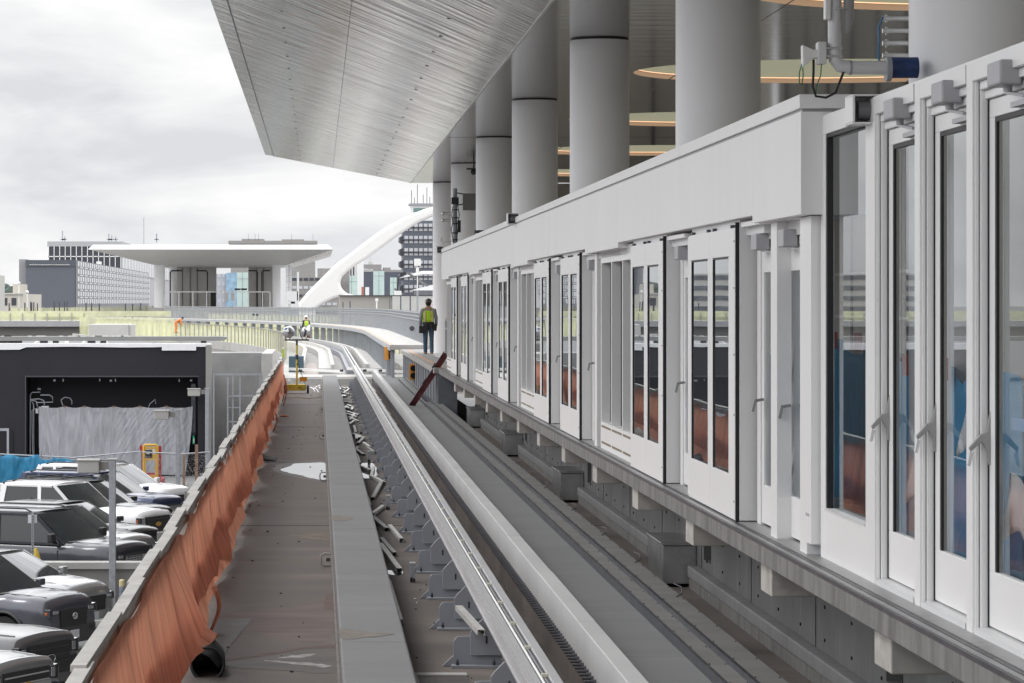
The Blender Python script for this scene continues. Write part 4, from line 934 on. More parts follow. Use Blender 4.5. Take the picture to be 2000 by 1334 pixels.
# ================================================================== white parabolic arch
S = 15.0
P = [(572,606),(600,571),(625,546),(650,521),(680,498),(715,471),(750,446),(790,424),(830,408),(880,396),(960,386),(960,398),(880,411),(845,422),(815,436),(780,458),(745,484),(715,506),(695,518),(679,530),(668,541),(664,553),(668,565),(679,573),(694,577),(960,577),(960,592),(704,592),(675,588),(663,580),(650,584),(630,594),(612,606)]
poly = [((x-620)/S, zh(-(591-y)/S)) for x, y in P]
t = thing('arch', 'sweeping white parabolic arch leg between the far station and the control tower', 'arch', (-2,400,0))
q = MB(); q.prism(poly, 400, 403.5, 'y'); o = q.build('arch_leg', mat('arch_white',(.80,.79,.77),.5,var=.015), t, bevel=.35)
q = MB(); q.box(-3.2,-.2,400.2,403.2,0,zh(1.0)); q.build('footing', MATS['arch_white'], t)

# ================================================================== control tower and neighbours
t = thing('control_tower', 'dark banded control tower with a white glazed cab and antennas on top', 'tower', (15,420,0))
ts = 14.3; tb = mat('tower_blue_grey',(.105,.115,.14),.5,var=.1,scale=.5); tw = mat('tower_window',(.52,.53,.56),.35,var=.08,scale=1.5); td = mat('tower_dark',(.05,.052,.065),.5,var=0)
q = MB(); q.box(11.7,20,420,428,0,zh(-11.2)); q.build('shaft', tb, t)
q = MB(); q.box(12.9,20,421,427,zh(-11.2),zh(-12.0)); q.build('upper_deck', white, t)
for r in range(7):
    h = 10.35-r*1.68
    for k in range(7):
        q = MB(); q.box(11.9+k*.66,11.9+k*.66+.5,419.9,419.99,zh(-h),zh(-h-.45)); q.build('window', tw, t)
        q = MB(); q.box(11.9+k*.66,11.9+k*.66+.5,419.9,419.99,zh(-h+.55),zh(-h+.18)); q.build('window', tw, t)
    q = MB(); q.box(11.6,20,419.6,419.98,zh(-h+.15),zh(-h+.02)); q.prism([(11.7,zh(-h-.5)),(11.25,zh(-h-.3)),(11.25,zh(-h+.3)),(11.7,zh(-h+.6))],420.2,427,'y'); q.build('sunshade', td, t)
q = MB(); q.add([(13.1,421,zh(-11.9)),(20,421,zh(-11.9)),(20,421,zh(-13.4)),(12.8,421,zh(-13.4)),(13.1,426,zh(-11.9)),(12.8,426,zh(-13.4))],[(0,1,2,3),(0,3,5,4),(3,2,5)]); q.build('cab', white, t)
q = MB(); q.box(13.15,20,420.95,420.99,zh(-12.4),zh(-12.95)); q.build('cab_glass', mat('cab_glass',(.18,.28,.26),.2,var=.1), t)
q = MB(); q.box(12.6,20,420.5,426.5,zh(-13.4),zh(-13.6)); q.build('cab_roof', galv_paint, t)
for x, h in ((12.9,1.8),(13.7,2.6),(14.5,1.2),(15.0,2.2),(15.9,3.0),(13.3,.8),(15.4,.9)):
    q = MB(); q.box(x-.04,x+.04,421,421.08,zh(-13.6),zh(-13.6-h)); q.build('antenna', td, t)
t = thing('hotel_block', 'far dark blue hotel block with its name in pale letters near the top', 'building', (8,900,0))
q = MB(); q.box(13.3,25,900,920,0,zh(-8.9)); q.build('wall', mat('hotel_navy',(.085,.095,.125),.5,var=.05,scale=.2), t)
q = MB(); q.box(13.2,25.2,899.9,920,zh(-8.9),zh(-9.6)); q.box(13.3,18.8,902,915,zh(-9.6),zh(-11.2)); q.box(19.5,21.5,902,915,zh(-9.6),zh(-10.3)); q.build('parapet', mat('hotel_grey',(.27,.26,.26),.6,var=.05), t)
q = MB(); q.box(15.0,16.2,904,910,zh(-11.2),zh(-12.0)); q.build('plant_room', conc_far, t)
q = MB(); q.box(15.5,15.56,904,904.1,zh(-12),zh(-13.6)); q.build('mast', galv_paint, t)
text('Hilton', 1.45, white, (14.5,899.7,zh(-9.55)), (R(90),0,0), t, extrude=.05)
t = thing('striped_building', 'narrow building with black vertical stripes seen through the arch', 'building', (9,700,0))
q = MB(); q.box(4.8,9.0,700,712,0,zh(-9.6)); q.build('wall', white2, t)
for k in range(6):
    q = MB(); q.box(5.0+k*.62,5.28+k*.62,699.9,699.99,2,zh(-9.2)); q.build('stripe', td, t)
q = MB(); q.box(9.0,10.5,698,712,0,zh(-9.4)); q.build('core', white2, t)
gp = mat('glass_pylon', (.50,.62,.58), .25, var=.06, scale=.6)
for i, (x0,x1,d_,h,lb) in enumerate(((14.6,17.4,800,8.2,'pale green glass pylon in front of the hotel'),(5.9,8.3,640,5.6,'pale green glass pylon just inside the arch opening'),
        (-15.7,-13.6,600,5.9,'pale green glass pylon seen through the far station'),(-5.4,-4.0,620,5.2,'pale green glass pylon between station and arch'),(18.0,19.6,760,6.2,'thin pale green pylon beside the control tower'))):
    t = thing('glass_pylon', lb, 'pylon', ((x0+x1)/2,d_,0), 0, 'pale green glass pylons')
    q = MB(); q.box(x0,x1,d_,d_+(x1-x0),0,zh(-h)); q.build('glass', gp, t)
    q = MB(); q.box((x0+x1)/2-.05,(x0+x1)/2+.05,d_-.05,d_-.01,0,zh(-h)); q.box(x0,x1,d_-.05,d_-.01,zh(-h+1.2),zh(-h+1.3)); q.build('joint', galv_paint, t)
t = thing('blue_glass_block', 'pale grey office with a blue glass strip seen through the far station', 'building', (-14,640,0))
q = MB(); q.box(-25.5,-19,640,650,0,zh(-6.0)); q.build('wall', mat('office_grey',(.42,.43,.47),.5,var=.1,scale=1), t)
q = MB(); q.box(-19,-16.2,639,650,0,zh(-6.2)); q.build('glass_strip', mat('blue_strip',(.28,.42,.55),.2,var=.15,scale=1.2), t)
for r in range(5):
    for k in range(7):
        q = MB(); q.box(-25.2+k*.9,-24.7+k*.9,639.9,639.99,zh(-5.2+r*1.7),zh(-5.9+r*1.7)); q.build('window', tw, t)
t = thing('brown_garage', 'grey brown parking structure with dark bands left of the arch', 'building', (-2,560,0))
q = MB(); q.box(-9,3.9,560,580,0,zh(-4.6)); q.box(0,6,575,590,0,zh(-6.4)); q.build('wall', mat('garage_grey',(.27,.26,.25),.7,var=.12,scale=.6), t)
for r in range(5):
    for k in range(12):
        q = MB(); q.box(-8.8+k*1.05,-8.0+k*1.05,559.9,559.99,zh(-4.0+r*1.5),zh(-4.5+r*1.5)); q.build('window', tw if r%2 else td, t)
t = thing('beige_wall', 'long low beige wall behind the walkway fence', 'wall', (6,230,0))
q = MB(); q.box(1.65,12,230,236,0,zh(-.52)); q.build('wall', mat('beige_panel',(.34,.325,.305),.7,var=.03,scale=.3), t)
q = MB(); q.box(5.6,12,229.8,230,0,zh(-.50)); q.build('panel', mat('pale_panel',(.50,.495,.48),.6,var=.03), t)
q = MB(); q.box(1.62,12,229.75,236,zh(-.52),zh(-.56)); q.build('coping', steel_dark, t)
for i, (x,y,h0,h1,wd,m,lb) in enumerate(((4.15,215,1.6,-.28,.09,white,'short white sensor pole before the beige wall'),(5.7,175,1.6,-.7,.11,galv,'galvanised pole carrying a white camera box above the worker'),
        (5.3,225,1.4,-.5,.06,MATS['tower_blue_grey'],'thin blue grey post before the pale wall panels'),(6.1,225,1.4,-.5,.10,MATS['tower_blue_grey'],'thicker blue grey post before the pale wall panels'),
        (6.8,225,1.4,-.5,.10,MATS['tower_blue_grey'],'blue grey post nearest the walking worker'),(2.4,226,1.4,-.1,.09,MATS['hotel_navy'],'short navy post under the arch'),(1.9,228,1.2,-.05,.08,MATS['hotel_navy'],'shorter navy post left of its twin under the arch'))):
    t = thing('thin_post', lb, 'post', (x,y,0), 0, 'thin posts around the beige wall')
    q = MB(); q.box(x-wd/2,x+wd/2,y,y+wd,0,zh(h1)); q.build('shaft', m, t)
    if i == 1:
        q = MB(); q.box(x-.19,x+.19,y-.1,y+.1,zh(-2.1),zh(-2.5)); q.cyl((x,y,zh(-1.55)),(x,y,zh(-2.0)),.09,12); q.box(x-.03,x+.03,y,y+.05,zh(-.7),zh(-2.1)); q.build('camera_box', white_plastic, t)
    if i == 0:
        q = MB(); q.box(x-.10,x+.10,y-.05,y,zh(-.1),zh(-.30)); q.build('head', white_plastic, t)
t = thing('lamp_cluster', 'dark multi headed lamp stand behind the beige wall', 'lamp', (8.0,300,0))
q = MB(); q.tube([(7.8,300,2),(7.8,300,zh(-1.2)),(7.9,300,zh(-2.4)),(8.3,300,zh(-2.9))],.07,8); q.box(8.1,8.7,299.9,300.1,zh(-2.7),zh(-2.95)); q.build('pole', blackp, t)
q = MB(); q.box(7.5,8.2,299.8,300,zh(-.7),zh(-1.15)); q.build('camera', white_plastic, t)
t = thing('striped_bollard', 'orange and white traffic post on the white roof slab', 'bollard', (1.7+4,398,zh(-.9)))
q = MB(); q.box(5.7,6.0,398,398.3,0,zh(-2.05)); q.build('orange_half', mat('bollard_brown',(.40,.16,.10),.7,var=.1), t)
q = MB(); q.box(6.2,6.7,398,398.3,0,zh(-2.0)); q.build('white_half', white2, t)
t = thing('canopy_roofs', 'low white canopy roofs with slanting dark trusses at the foot of the tower', 'canopy', (11,330,0))
q = MB(); q.prism([(8.6,zh(-2.6)),(11.2,zh(-3.4)),(16,zh(-3.4)),(16,zh(-3.1)),(11.2,zh(-3.05))],330,338,'y'); q.prism([(10.0,zh(-1.3)),(12.4,zh(-1.9)),(16,zh(-1.9)),(16,zh(-1.3))],326,334,'y'); q.build('roof', wroof, t)
q = MB(); q.bar((9.6,328,zh(-3.2)),(13.2,328,zh(-.8)),.35,.25); q.bar((8.2,327,zh(-1.5)),(9.6,327,zh(-.3)),.35,.2); q.build('truss', mat('truss_grey',(.14,.14,.14),.6,var=.1), t)
q = MB(); q.box(10.6,16,336,337,0,zh(-1.28)); q.build('glazing', MATS['office_grey'], t)

# ================================================================== dark building with pale screen, left horizon
t = thing('screen_building', 'blue grey windowless block with a white perforated screen down its right side', 'building', (-60,700,0))
bg_ = mat('slate_wall', (.115,.125,.15), .6, var=.03, scale=.1)
q = MB(); q.box(-66.4,-55.2,700,1000,0,zh(-8.2)); q.build('block', bg_, t)
q = MB(); q.box(-66.5,-55.1,699.8,1000,zh(-8.2),zh(-9.7)); q.build('top_band', mat('slate_band',(.085,.095,.115),.6,var=.03), t)
q = MB(); q.box(-68.2,-66.6,702,1000,0,zh(-9.9)); q.build('side_fin', mat('fin_grey',(.30,.30,.31),.6,var=.05), t)
q = MB(); q.box(-65.6,-56.4,699.5,699.7,zh(-8.55),zh(-8.65)); q.build('sign_shelf', white2, t)
q = MB()
for k in range(17): x = -65.4+k*.53; q.box(x,x+.09,699.5,699.7,zh(-8.66),zh(-9.1)); q.box(x,x+.3,699.5,699.7,zh(-8.95+.1*(k%3)),zh(-9.02+.1*(k%3)))
q.build('sign_letters', mat('sign_grey',(.24,.25,.28),.5,var=0), t)
scr = mat('screen_white', (.72,.72,.72), .5, var=.02)
sg = mat('screen_grey', (.24,.25,.27), .5, var=.1, scale=.05)
q = MB(); q.box(-55.09,-54.9,700,1000,2,zh(-9.6)); q.build('screen_wall', mat('screen_back',(.20,.205,.22),.6,var=.06,scale=.03), t)
for r in range(6):
    h = 8.9-r*1.72
    q = MB(); y = 704
    while y < 1000: q.box(-54.89,-54.8,y,y+(3.4 if r else 3.2),zh(-h-.55),zh(-h+.55)); y += 7.2
    q.build('screen_panels', scr, t, kind='stuff')
    if r < 5:
        q = MB(); y = 710
        while y < 995: q.box(-54.89,-54.8,y,y+9,zh(-h+.72),zh(-h+.95)); y += 14.4
        q.build('screen_slots', scr, t, kind='stuff')
t = thing('office_tower', 'grey office block with big dark windows and rooftop antennas behind the slate block', 'building', (-60,1050,0))
q = MB(); q.box(-92,-67,1050,1400,0,zh(-17.4)); q.box(-92.3,-66.7,1049.6,1400,zh(-19.2),zh(-20.9)); q.build('body', mat('office_pale',(.42,.42,.43),.6,var=.03), t)
q = MB(); q.box(-91.8,-67.2,1049.8,1399,zh(-17.4),zh(-19.2)); q.box(-91.8,-67.2,1049.8,1049.99,zh(-10),zh(-17.3)); q.build('window_band', td, t)
q = MB()
for k in range(14): q.box(-92+k*1.9,-91.75+k*1.9,1049.5,1049.79,zh(-10),zh(-19.3))
q.box(-92,-67,1049.5,1049.79,zh(-15.6),zh(-15.9)); q.build('mullions', white2, t)
q = MB(); q.box(-66.9,-66.7,1050,1400,zh(-10),zh(-19)); q.build('side_glass', tw, t)
q = MB()
for k in range(20): q.box(-66.69,-66.5,1052+k*17,1055+k*17,zh(-10),zh(-19))
q.build('side_fins', white2, t)
q = MB(); q.box(-60,-59.8,1060,1060.2,zh(-20),zh(-29.5)); q.build('mast', galv_paint, t)
for x, h in ((-88,4),(-87.2,2),(-72,3),(-71,2.4),(-69.6,2),(-55.5,3)):
    q = MB(); q.box(x-.2,x+.2,1060,1060.4,zh(-20.8),zh(-20.8-h)); q.box(x-.8,x+.8,1060,1060.3,zh(-21.6),zh(-22)); q.build('antenna', galv_paint, t)
q = MB(); q.box(-82,-77.5,1000.2,1004,zh(-11.5),zh(-13.4)); q.box(-72,-70.5,1000.2,1004,zh(-11.5),zh(-13.4)); q.build('roof_unit', white2, t)
t = thing('cream_building', 'low cream building with square windows at the left edge', 'building', (-64,600,0))
q = MB(); q.box(-80,-57.5,600,640,0,zh(-1.7)); q.box(-59.9+.2,-57.6-.0,602,610,zh(-1.7),zh(-3.6)); q.build('wall', mat('cream_wall',(.52,.49,.43),.7,var=.04,scale=.3), t)
for k in range(12):
    q = MB(); x = -79+k*1.75; q.box(x,x+.95,599.9,599.99,zh(.55),zh(-.9)); q.build('window', td, t)
q = MB(); q.box(-80.2,-57.3,599.7,600.1,zh(-1.6),zh(-1.9)); q.build('cornice', conc_far, t)
for i, (x,y,h,lb) in enumerate(((-52.9,560,1.7,'thin white lamp post with a globe in front of the slate block'),(-58.3,600,3.6,'thin pale mast at the far left horizon'),(-61.0,620,2.2,'thin pale pole left of the cream building tower'))):
    t = thing('globe_lamp', lb, 'street lamp', (x,y,0), 0, 'thin lamp posts on the horizon')
    q = MB(); q.cyl((x,y,0),(x,y,zh(-h)),.1,8); q.build('pole', white2, t)
    q = MB(); q.sphere((x,y,zh(-h-.2)),.32); q.build('globe', white_plastic, t)
p0 = thing('dark_post', 'thin black post standing on the far guideway at the left horizon', 'post', (-25,262.5,zh(1.2)), 0, 'thin black posts along the far guideway')
q = MB(); q.box(-.05,.05,-.05,.05,0,1.2); q.build('shaft', td, p0, local=True)
for px in (18,60,62,66,73,106,116,126,131,168,179,194,245,259,275): copy_tree(p0, loc=((px-620)*262.5/6000,262.5,zh(1.2)+random.uniform(-.1,.1)), label='%s thin black post on the far guideway, counted from the left edge' % nth([18,60,62,66,73,106,116,126,131,168,179,194,245,259,275].index(px)+1))
# block whose reflection fills the near door glass (stands left of the photographed field)
t = thing('banded_offices', 'long beige office block with dark window bands, mirrored in the door glass', 'building', (-75,520,0))
q = MB(); q.box(-96,-57,520,560,0,zh(-4.9)); q.build('wall', mat('band_beige',(.50,.49,.46),.6,var=.04,scale=.2), t)
for r in range(5):
    q = MB(); q.box(-95.8,-57.2,519.8,519.99,zh(-3.9+r*1.75),zh(-4.6+r*1.75)); q.build('window_band', mat('band_glass',(.13,.14,.16),.4,var=.3,scale=.8), t)
t = thing('reflection_block', 'unseen dark block left of the lot, added to darken the car reflections', 'building', (-85,-20,0))  # unseen block added only to darken reflections in the car sides
q = MB(); q.box(-110,-70,-120,90,0,15)
q.build('body', mat('reflection_block_dark',(.12,.12,.12),.8,var=.1,scale=.3), t)
for r in range(4):
    q = MB(); q.box(-69.99,-69.8,-118,88,1.6+3.6*r,3.6+3.6*r); q.build('dark_band', td, t)
t = thing('distant_trees', 'dark line of distant trees low on the left horizon', 'trees', (-130,1500,0)); t['kind'] = 'stuff'
random.seed(11); q = MB()
for k in range(60): x = random.uniform(-175,-130); q.sphere((x,1500+random.uniform(0,30),zh(-random.uniform(2,6))), random.uniform(3,5), 8, 6)
q.build('foliage', mat('far_foliage',(.07,.09,.08),.9,var=.4,scale=.3), t, kind='stuff')
# ================================================================== CARS
tyre = mat('tyre', (.02,.02,.021), .85, var=0); rim_m = mat('wheel_rim', (.35,.35,.36), .3, metal=.7, var=0)
cglass = mat('car_glass', (.02,.024,.027), .03, var=0, spec=.5, coat=0)
cglass.node_tree.nodes['Principled BSDF'].inputs['IOR'].default_value = 1.5; trimb = mat('car_trim_black', (.018,.018,.02), .5, var=0)
chrome = mat('chrome', (.75,.75,.76), .12, metal=1.0, var=0); lampg = mat('headlamp', (.30,.31,.33), .08, var=0, coat=1)
amber = mat('amber', (.40,.10,.02), .3, var=0); redl = mat('red_lamp', (.45,.02,.02), .2, var=0); plate_m = mat('plate_white', (.62,.63,.66), .5, var=.04, scale=20)
plastic_g = mat('cladding_grey', (.05,.05,.052), .6, var=0)
sglass = mat('windscreen_glass', (.02,.026,.028), .03, var=0, spec=.5)
sglass.node_tree.nodes['Principled BSDF'].inputs['IOR'].default_value = 2.1
lamp_house = mat('lamp_housing', (.05,.05,.055), .15, var=0, coat=1)
def interp(tab, x):
    if x <= tab[0][0]: return tab[0][1]
    for (a, va), (b, vb) in zip(tab, tab[1:]):
        if x <= b:
            f = (x-a)/(b-a); f = f*f*(3-2*f) if False else f; return va+(vb-va)*f
    return tab[-1][1]
def make_car(name, label, paint, L_=4.6, W_=1.86, H_=1.7, hood=1.05, belt=1.08, wb=2.7, wr=.36, style='suv', ws=.30, rf=.06, rr=-.40, rb=-.47, nose=.92, clear=.24,
             grille='mesh', clad=False, rails=False, chromeg=False, badge=None, gh=.30, crossbars=False, tail=None):
    """nose points to +x; origin on the ground below the middle"""
    t = thing(name, label, 'car' if style != 'pickup' else 'pickup truck', (0,0,0), 0, 'vehicles parked in the lot')
    xf, xr = L_/2, -L_/2; fa = xf-.92; ra = fa-wb
    xw = L_*ws; xrf = L_*rf; xrr = L_*rr; xrb = L_*rb          # windscreen base, roof front, roof rear, tailgate base
    if style == 'pickup': top = [(xr,1.10*belt/1.08),(xrb-.02,belt+.05),(xrb,belt),(xw,belt),(xw+.25,hood+.035),(xf-.7,hood+.02),(xf-.25,hood-.01),(xf-.10,nose+.03),(xf-.03,nose-.02),(xf,nose-.08)]
    else: top = [(xr,belt*.92),(xr+.1,belt),(xrb,belt),(xw,belt),(xw+.2,hood+.03),(xf-.75,hood),(xf-.40,(hood+nose)/2+.03),(xf-.18,nose+.03),(xf-.08,nose-.03),(xf-.02,nose-.12),(xf,nose-.18)]
    NS = 64; rings = []
    def hw(x):
        a = abs(x)/(L_/2); e = max(0, (a-.74)/.26); return W_/2*(1-.19*e**2.6)
    def arch(x):
        zb = clear + (.10*max(0,(abs(x)/(L_/2)-.86)/.14))
        for c in (fa, ra):
            r = wr+.07
            if abs(x-c) < r: zb = max(zb, wr+math.sqrt(r*r-(x-c)**2))
        return zb
    xs = sorted(set([xr+(xf-xr)*i/NS for i in range(NS+1)] + [c+s_*(wr+.07)*f for c in (fa,ra) for s_ in (-1,1) for f in (1.0,1.005,.97)] + [xf-k for k in (.01,.02,.04,.06,.09,.13)]))
    q = MB(); vs = []
    for x in xs:
        w_ = hw(x); zb = arch(x); zt = interp(top, x); zm = zb+(zt-zb)*.55 if zb < .5 else max(zb+.04, .62)
        half = [(0,zb),(w_*.90,zb),(w_*.975,zb+.04),(w_*.99,(zb+.04+zm)/2),(w_*1.0,zm),(w_*.995,zt-.22 if zt-.22>zm else (zm+zt)/2),(w_*.965,zt-.11),(w_*.915,zt-.045),(w_*.84,zt-.008),(w_*.62,zt+.018),(w_*.3,zt+.036),(0,zt+.042)]
        ring = [(x,y,z) for y, z in half] + [(x,-y,z) for y, z in half[-2:0:-1]]
        vs.append(ring)
    n = len(vs[0]); flat = [p for r in vs for p in r]
    fs = [(i*n+k,(i+1)*n+k,(i+1)*n+(k+1)%n,i*n+(k+1)%n) for i in range(len(vs)-1) for k in range(n)]
    q.add(flat, fs, True); q.add(vs[0], [tuple(range(n))]); q.add(vs[-1], [tuple(range(n-1,-1,-1))])
    body = q.build('body', paint, t, local=True, ang=38)
    # dark wheel wells / floor
    q = MB(); q.box(xr+.25,xf-.25,-W_*.40,W_*.40,clear+.03,.62); q.build('underbody', blackp, t, local=True)
    # cabin
    bw, rw = W_*.465, W_*.405
    if style == 'pickup': xr_roof, xr_b = xrr, xrb+.02
    else: xr_roof, xr_b = xrr, xrb
    A = [(xw,bw*.93,belt-.02),(xw-.12,bw,belt-.02),(xr_b+.1,bw,belt-.02),(xr_b,bw*.92,belt-.02)]
    B = [(xrf,rw*.94,H_-.055),(xrf-.15,rw,H_-.05),(xr_roof+.12,rw,H_-.05),(xr_roof,rw*.92,H_-.08)]
    def full(P): return P + [(x,-y,z) for x,y,z in P[::-1]]
    a_, b_ = full(A), full(B); m = len(a_)
    q = MB(); q.add(a_+b_, [(i,(i+1)%m,m+(i+1)%m,m+i) for i in range(m)]); q.build('window_glass', cglass, t, local=True)
    q = MB(); k_ = Vector((.006,0,.005)); P0 = [Vector(A[0]), Vector((A[0][0],-A[0][1],A[0][2])), Vector((B[0][0],-B[0][1],B[0][2])), Vector(B[0])]
    mid_ = lambda a, b, f: a.lerp(b, f)
    vs_ = []
    for i in range(5):
        l_, r_ = mid_(P0[0],P0[3],i/4), mid_(P0[1],P0[2],i/4)
        for j in range(7): f_ = j/6; vs_.append(mid_(l_,r_,f_)+k_+Vector((.07*math.sin(math.pi*f_)+.02*math.sin(math.pi*i/4),0,.0)))
    q.add(vs_, [(i*7+j,i*7+j+1,(i+1)*7+j+1,(i+1)*7+j) for i in range(4) for j in range(6)], True); q.build('windscreen', sglass, t, local=True)
    # roof skin with rounded edge, pillars
    q = MB(); C1 = [(x-(.02 if i in (0,) else 0), y*1.02, z-.02) for i,(x,y,z) in enumerate(B)]; C2 = [(x*1-.05 if i==0 else x, y*.95, H_-.016) for i,(x,y,z) in enumerate(B)]; C3 = [(x*.9+xrf*.02, y*.5, H_) for x,y,z in B]
    r1, r2, r3 = full(C1), full(C2), full(C3)
    q.add(r1+r2+r3, [(i,(i+1)%m,m+(i+1)%m,m+i) for i in range(m)]+[(m+i,m+(i+1)%m,2*m+(i+1)%m,2*m+i) for i in range(m)]+[tuple(range(2*m,3*m))], True); q.build('roof', paint, t, local=True, ang=60)
    q = MB()
    def post(x0, x1, wd, y0=None, y1=None):
        for sg in (1,-1):
            q.bar((x0,(y0 or bw)*sg,belt-.03),(x1,(y1 or rw)*1.01*sg,H_-.05),wd,.035,up=(0,1,0))
    post(xw-.04,xrf-.05,.075,bw*.97,rw*.97); mid = (xw+xr_b)/2+.05; 
    post(mid,mid-.06,.10)
    if style != 'pickup': post(mid-(mid-xr_b)*.52,mid-.06-(mid-xr_b)*.5,.09)
    post(xr_b+.06,xr_roof+.05,.16)
    for sg in (1,-1): q.bar((xw-.1,bw*1.0*sg,belt-.015),(xr_b,bw*1.0*sg,belt-.015),.03,.05); q.bar((xrf-.1,rw*1.01*sg,H_-.07),(xr_roof,rw*1.01*sg,H_-.07),.03,.05)
    q.build('pillars', paint, t, local=True)
    # wheels
    for c in (fa, ra):
        for sg in (1,-1):
            y0 = sg*(W_/2-.02); y1 = sg*(W_/2-.24)
            wq = MB(); wq.cyl((c,y1,wr),(c,y0,wr),wr,28); wq.cyl((c,y0,wr),(c,y0+sg*.012,wr),wr*.93,28,r2=wr*.9); wh = wq.build('wheel', tyre, t, local=True)
            wq = MB(); wq.cyl((c,y0+sg*.002,wr),(c,y0+sg*.02,wr),wr*.66,24)
            wq.build('rim', rim_m, wh, local=True)
            wq = MB()
            for k in range(5):
                an = 2*math.pi*k/5+.3; wq.cyl((c+wr*.38*math.cos(an),y0+sg*.02,wr+wr*.38*math.sin(an)),(c+wr*.38*math.cos(an),y0+sg*.024,wr+wr*.38*math.sin(an)),wr*.13,8)
            wq.build('rim_holes', black, wh, local=True)
            # arch lip
            wq = MB(); pts = [(c+(wr+.085)*math.cos(a),sg*(hw(c)+.003),wr+(wr+.085)*math.sin(a)) for a in [math.pi*j/14 for j in range(15)]]
            wq.tube(pts, .028 if clad else .012, 6); wq.build('arch_trim', plastic_g if clad else paint, t, local=True)
    # door seams, handles, mirrors
    q = MB(); ysd = W_/2+.001
    for x in (xw-.12, mid, mid-1.0 if style != 'pickup' else xrb+.12):
        for sg in (1,-1): q.box(x-.006,x+.006,sg*(ysd-.01),sg*(ysd+.0015),clear+.2,belt-.14)
    for sg in (1,-1): q.box(xrb,xf-.95,sg*(ysd-.01),sg*(ysd+.0015),clear+.18,clear+.19)
    q.build('door_seams', black, t, local=True)
    for sg in (1,-1):
        q = MB()
        for x in (mid+.12, mid-.92): q.box(x,x+.19,sg*(ysd-.005),sg*(ysd+.03),belt-.20,belt-.17)
        q.build('door_handles', chrome if not clad else paint, t, local=True)
        mh = .19 if style == 'pickup' or H_ > 1.8 else .13
        q = MB(); q.box(xw-.26,xw-.14,sg*(W_/2-.0),sg*(W_/2+.19),belt+.03,belt+.03+mh); q.box(xw-.22,xw-.17,sg*(W_/2-.08),sg*(W_/2+.04),belt-.01,belt+.05)
        q.build('mirror', paint if H_ < 1.8 else trimb, t, bevel=.035, local=True)
    # face
    zb = clear+.06; hwid = hw(xf)
    q = MB(); q.box(xf-.05,xf+.025,-hwid*.97,hwid*.97,zb,zb+.20); q.build('bumper', chrome if grille == 'bars_chrome' else trimb if clad or grille == 'bars_dark' else paint, t, bevel=.04, local=True)
    gz0, gz1 = (nose-.12-gh, nose-.09) if style == 'pickup' else (nose-.20-gh, nose-.17)
    q = MB(); gw = hwid*(.62 if style != 'pickup' else .74); q.prism([(-gw,gz1),(gw,gz1),(gw*.93,gz0),(-gw*.93,gz0)], xf-.02, xf+.018, 'x'); gr_ = q.build('grille', trimb, t, local=True)
    q = MB()
    if grille.startswith('bars'):
        for k in range(4): z = gz0+gh*(.12+.25*k); q.box(xf+.0185,xf+.032,-gw*.94,gw*.94,z,z+.018)
    else:
        for k in range(7): z = gz0+gh*(.08+.13*k); q.box(xf+.0185,xf+.024,-gw*.92,gw*.92,z,z+.008)
        for k in range(15): y = -gw*.9+gw*1.8*k/14; q.box(xf+.0185,xf+.024,y,y+.008,gz0+.02,gz1-.02)
    q.build('slats', mat('slat_silver',(.55,.55,.56),.35,metal=.3,var=0) if chromeg or grille.startswith('bars') and badge == 'bowtie' and False else plastic_g, gr_, local=True)
    if grille == 'bars_chrome' or chromeg:
        q = MB(); q.box(xf+.0185,xf+.04,-gw,gw,(gz0+gz1)/2-.03,(gz0+gz1)/2+.03) ; q.build('crossbar', MATS.get('silver_bar') or mat('silver_bar',(.5,.5,.5),.3,metal=.6,var=0), gr_, local=True)
    if badge == 'bowtie':
        z = (gz0+gz1)/2; q = MB(); q.prism([(-.13,z-.03),(-.05,z-.03),(-.055,z-.055),(.045,z-.055),(.055,z-.03),(.13,z-.03),(.14,z+.03),(.05,z+.03),(.055,z+.055),(-.045,z+.055),(-.055,z+.03),(-.12,z+.03)], xf+.03,xf+.05,'x'); q.build('badge', mat('gold_badge',(.62,.36,.07),.3,metal=.5,var=0), gr_, local=True)
    if badge in ('oval','rings'):
        z = (gz0+gz1)/2+(.05 if badge=='rings' else 0); q = MB(); rx, rz = (.12,.065) if badge == 'oval' else (.075,.06)
        q.tube([(xf+.04,rx*math.cos(2*math.pi*i/20),z+rz*math.sin(2*math.pi*i/20)) for i in range(21)], .008, 6); q.build('badge', chrome, gr_, local=True)
        q = MB()
        if badge == 'rings': q.tube([(xf+.04,rx*.45*math.cos(2*math.pi*i/16),z+rz*.9*math.sin(2*math.pi*i/16)) for i in range(17)], .006, 6); q.tube([(xf+.04,rx*.9*math.cos(2*math.pi*i/16),z+.02+rz*.35*math.sin(2*math.pi*i/16)) for i in range(17)], .005, 6)
        else: q.prism([(rx*.9*math.cos(2*math.pi*i/20),z+rz*.9*math.sin(2*math.pi*i/20)) for i in range(20)], xf+.03, xf+.036, 'x')
        q.build('badge_centre', plastic_g if badge == 'oval' else chrome, gr_, local=True)
    for sg in (1,-1):
        h0, h1 = (nose-.32, nose-.10) if style == 'pickup' else (nose-.29, nose-.14)
        q = MB(); yo = hw(xf-.07)*1.0; q.prism([(sg*gw*1.03,h0+.03),(sg*gw*1.03,h1-.02),(sg*yo,h1+.01),(sg*(yo+.01),h0)], xf-.16, xf+.006, 'x'); hl = q.build('headlight', lamp_house, t, bevel=.015, local=True)
        q = MB(); q.box(xf-.02,xf+.014,sg*(gw*1.03+.03),sg*(yo-.10),h0+.06,h1-.03); q.build('lens', mat('lens_bright',(.62,.64,.66),.12,metal=.6,var=0), hl, bevel=.012, local=True)
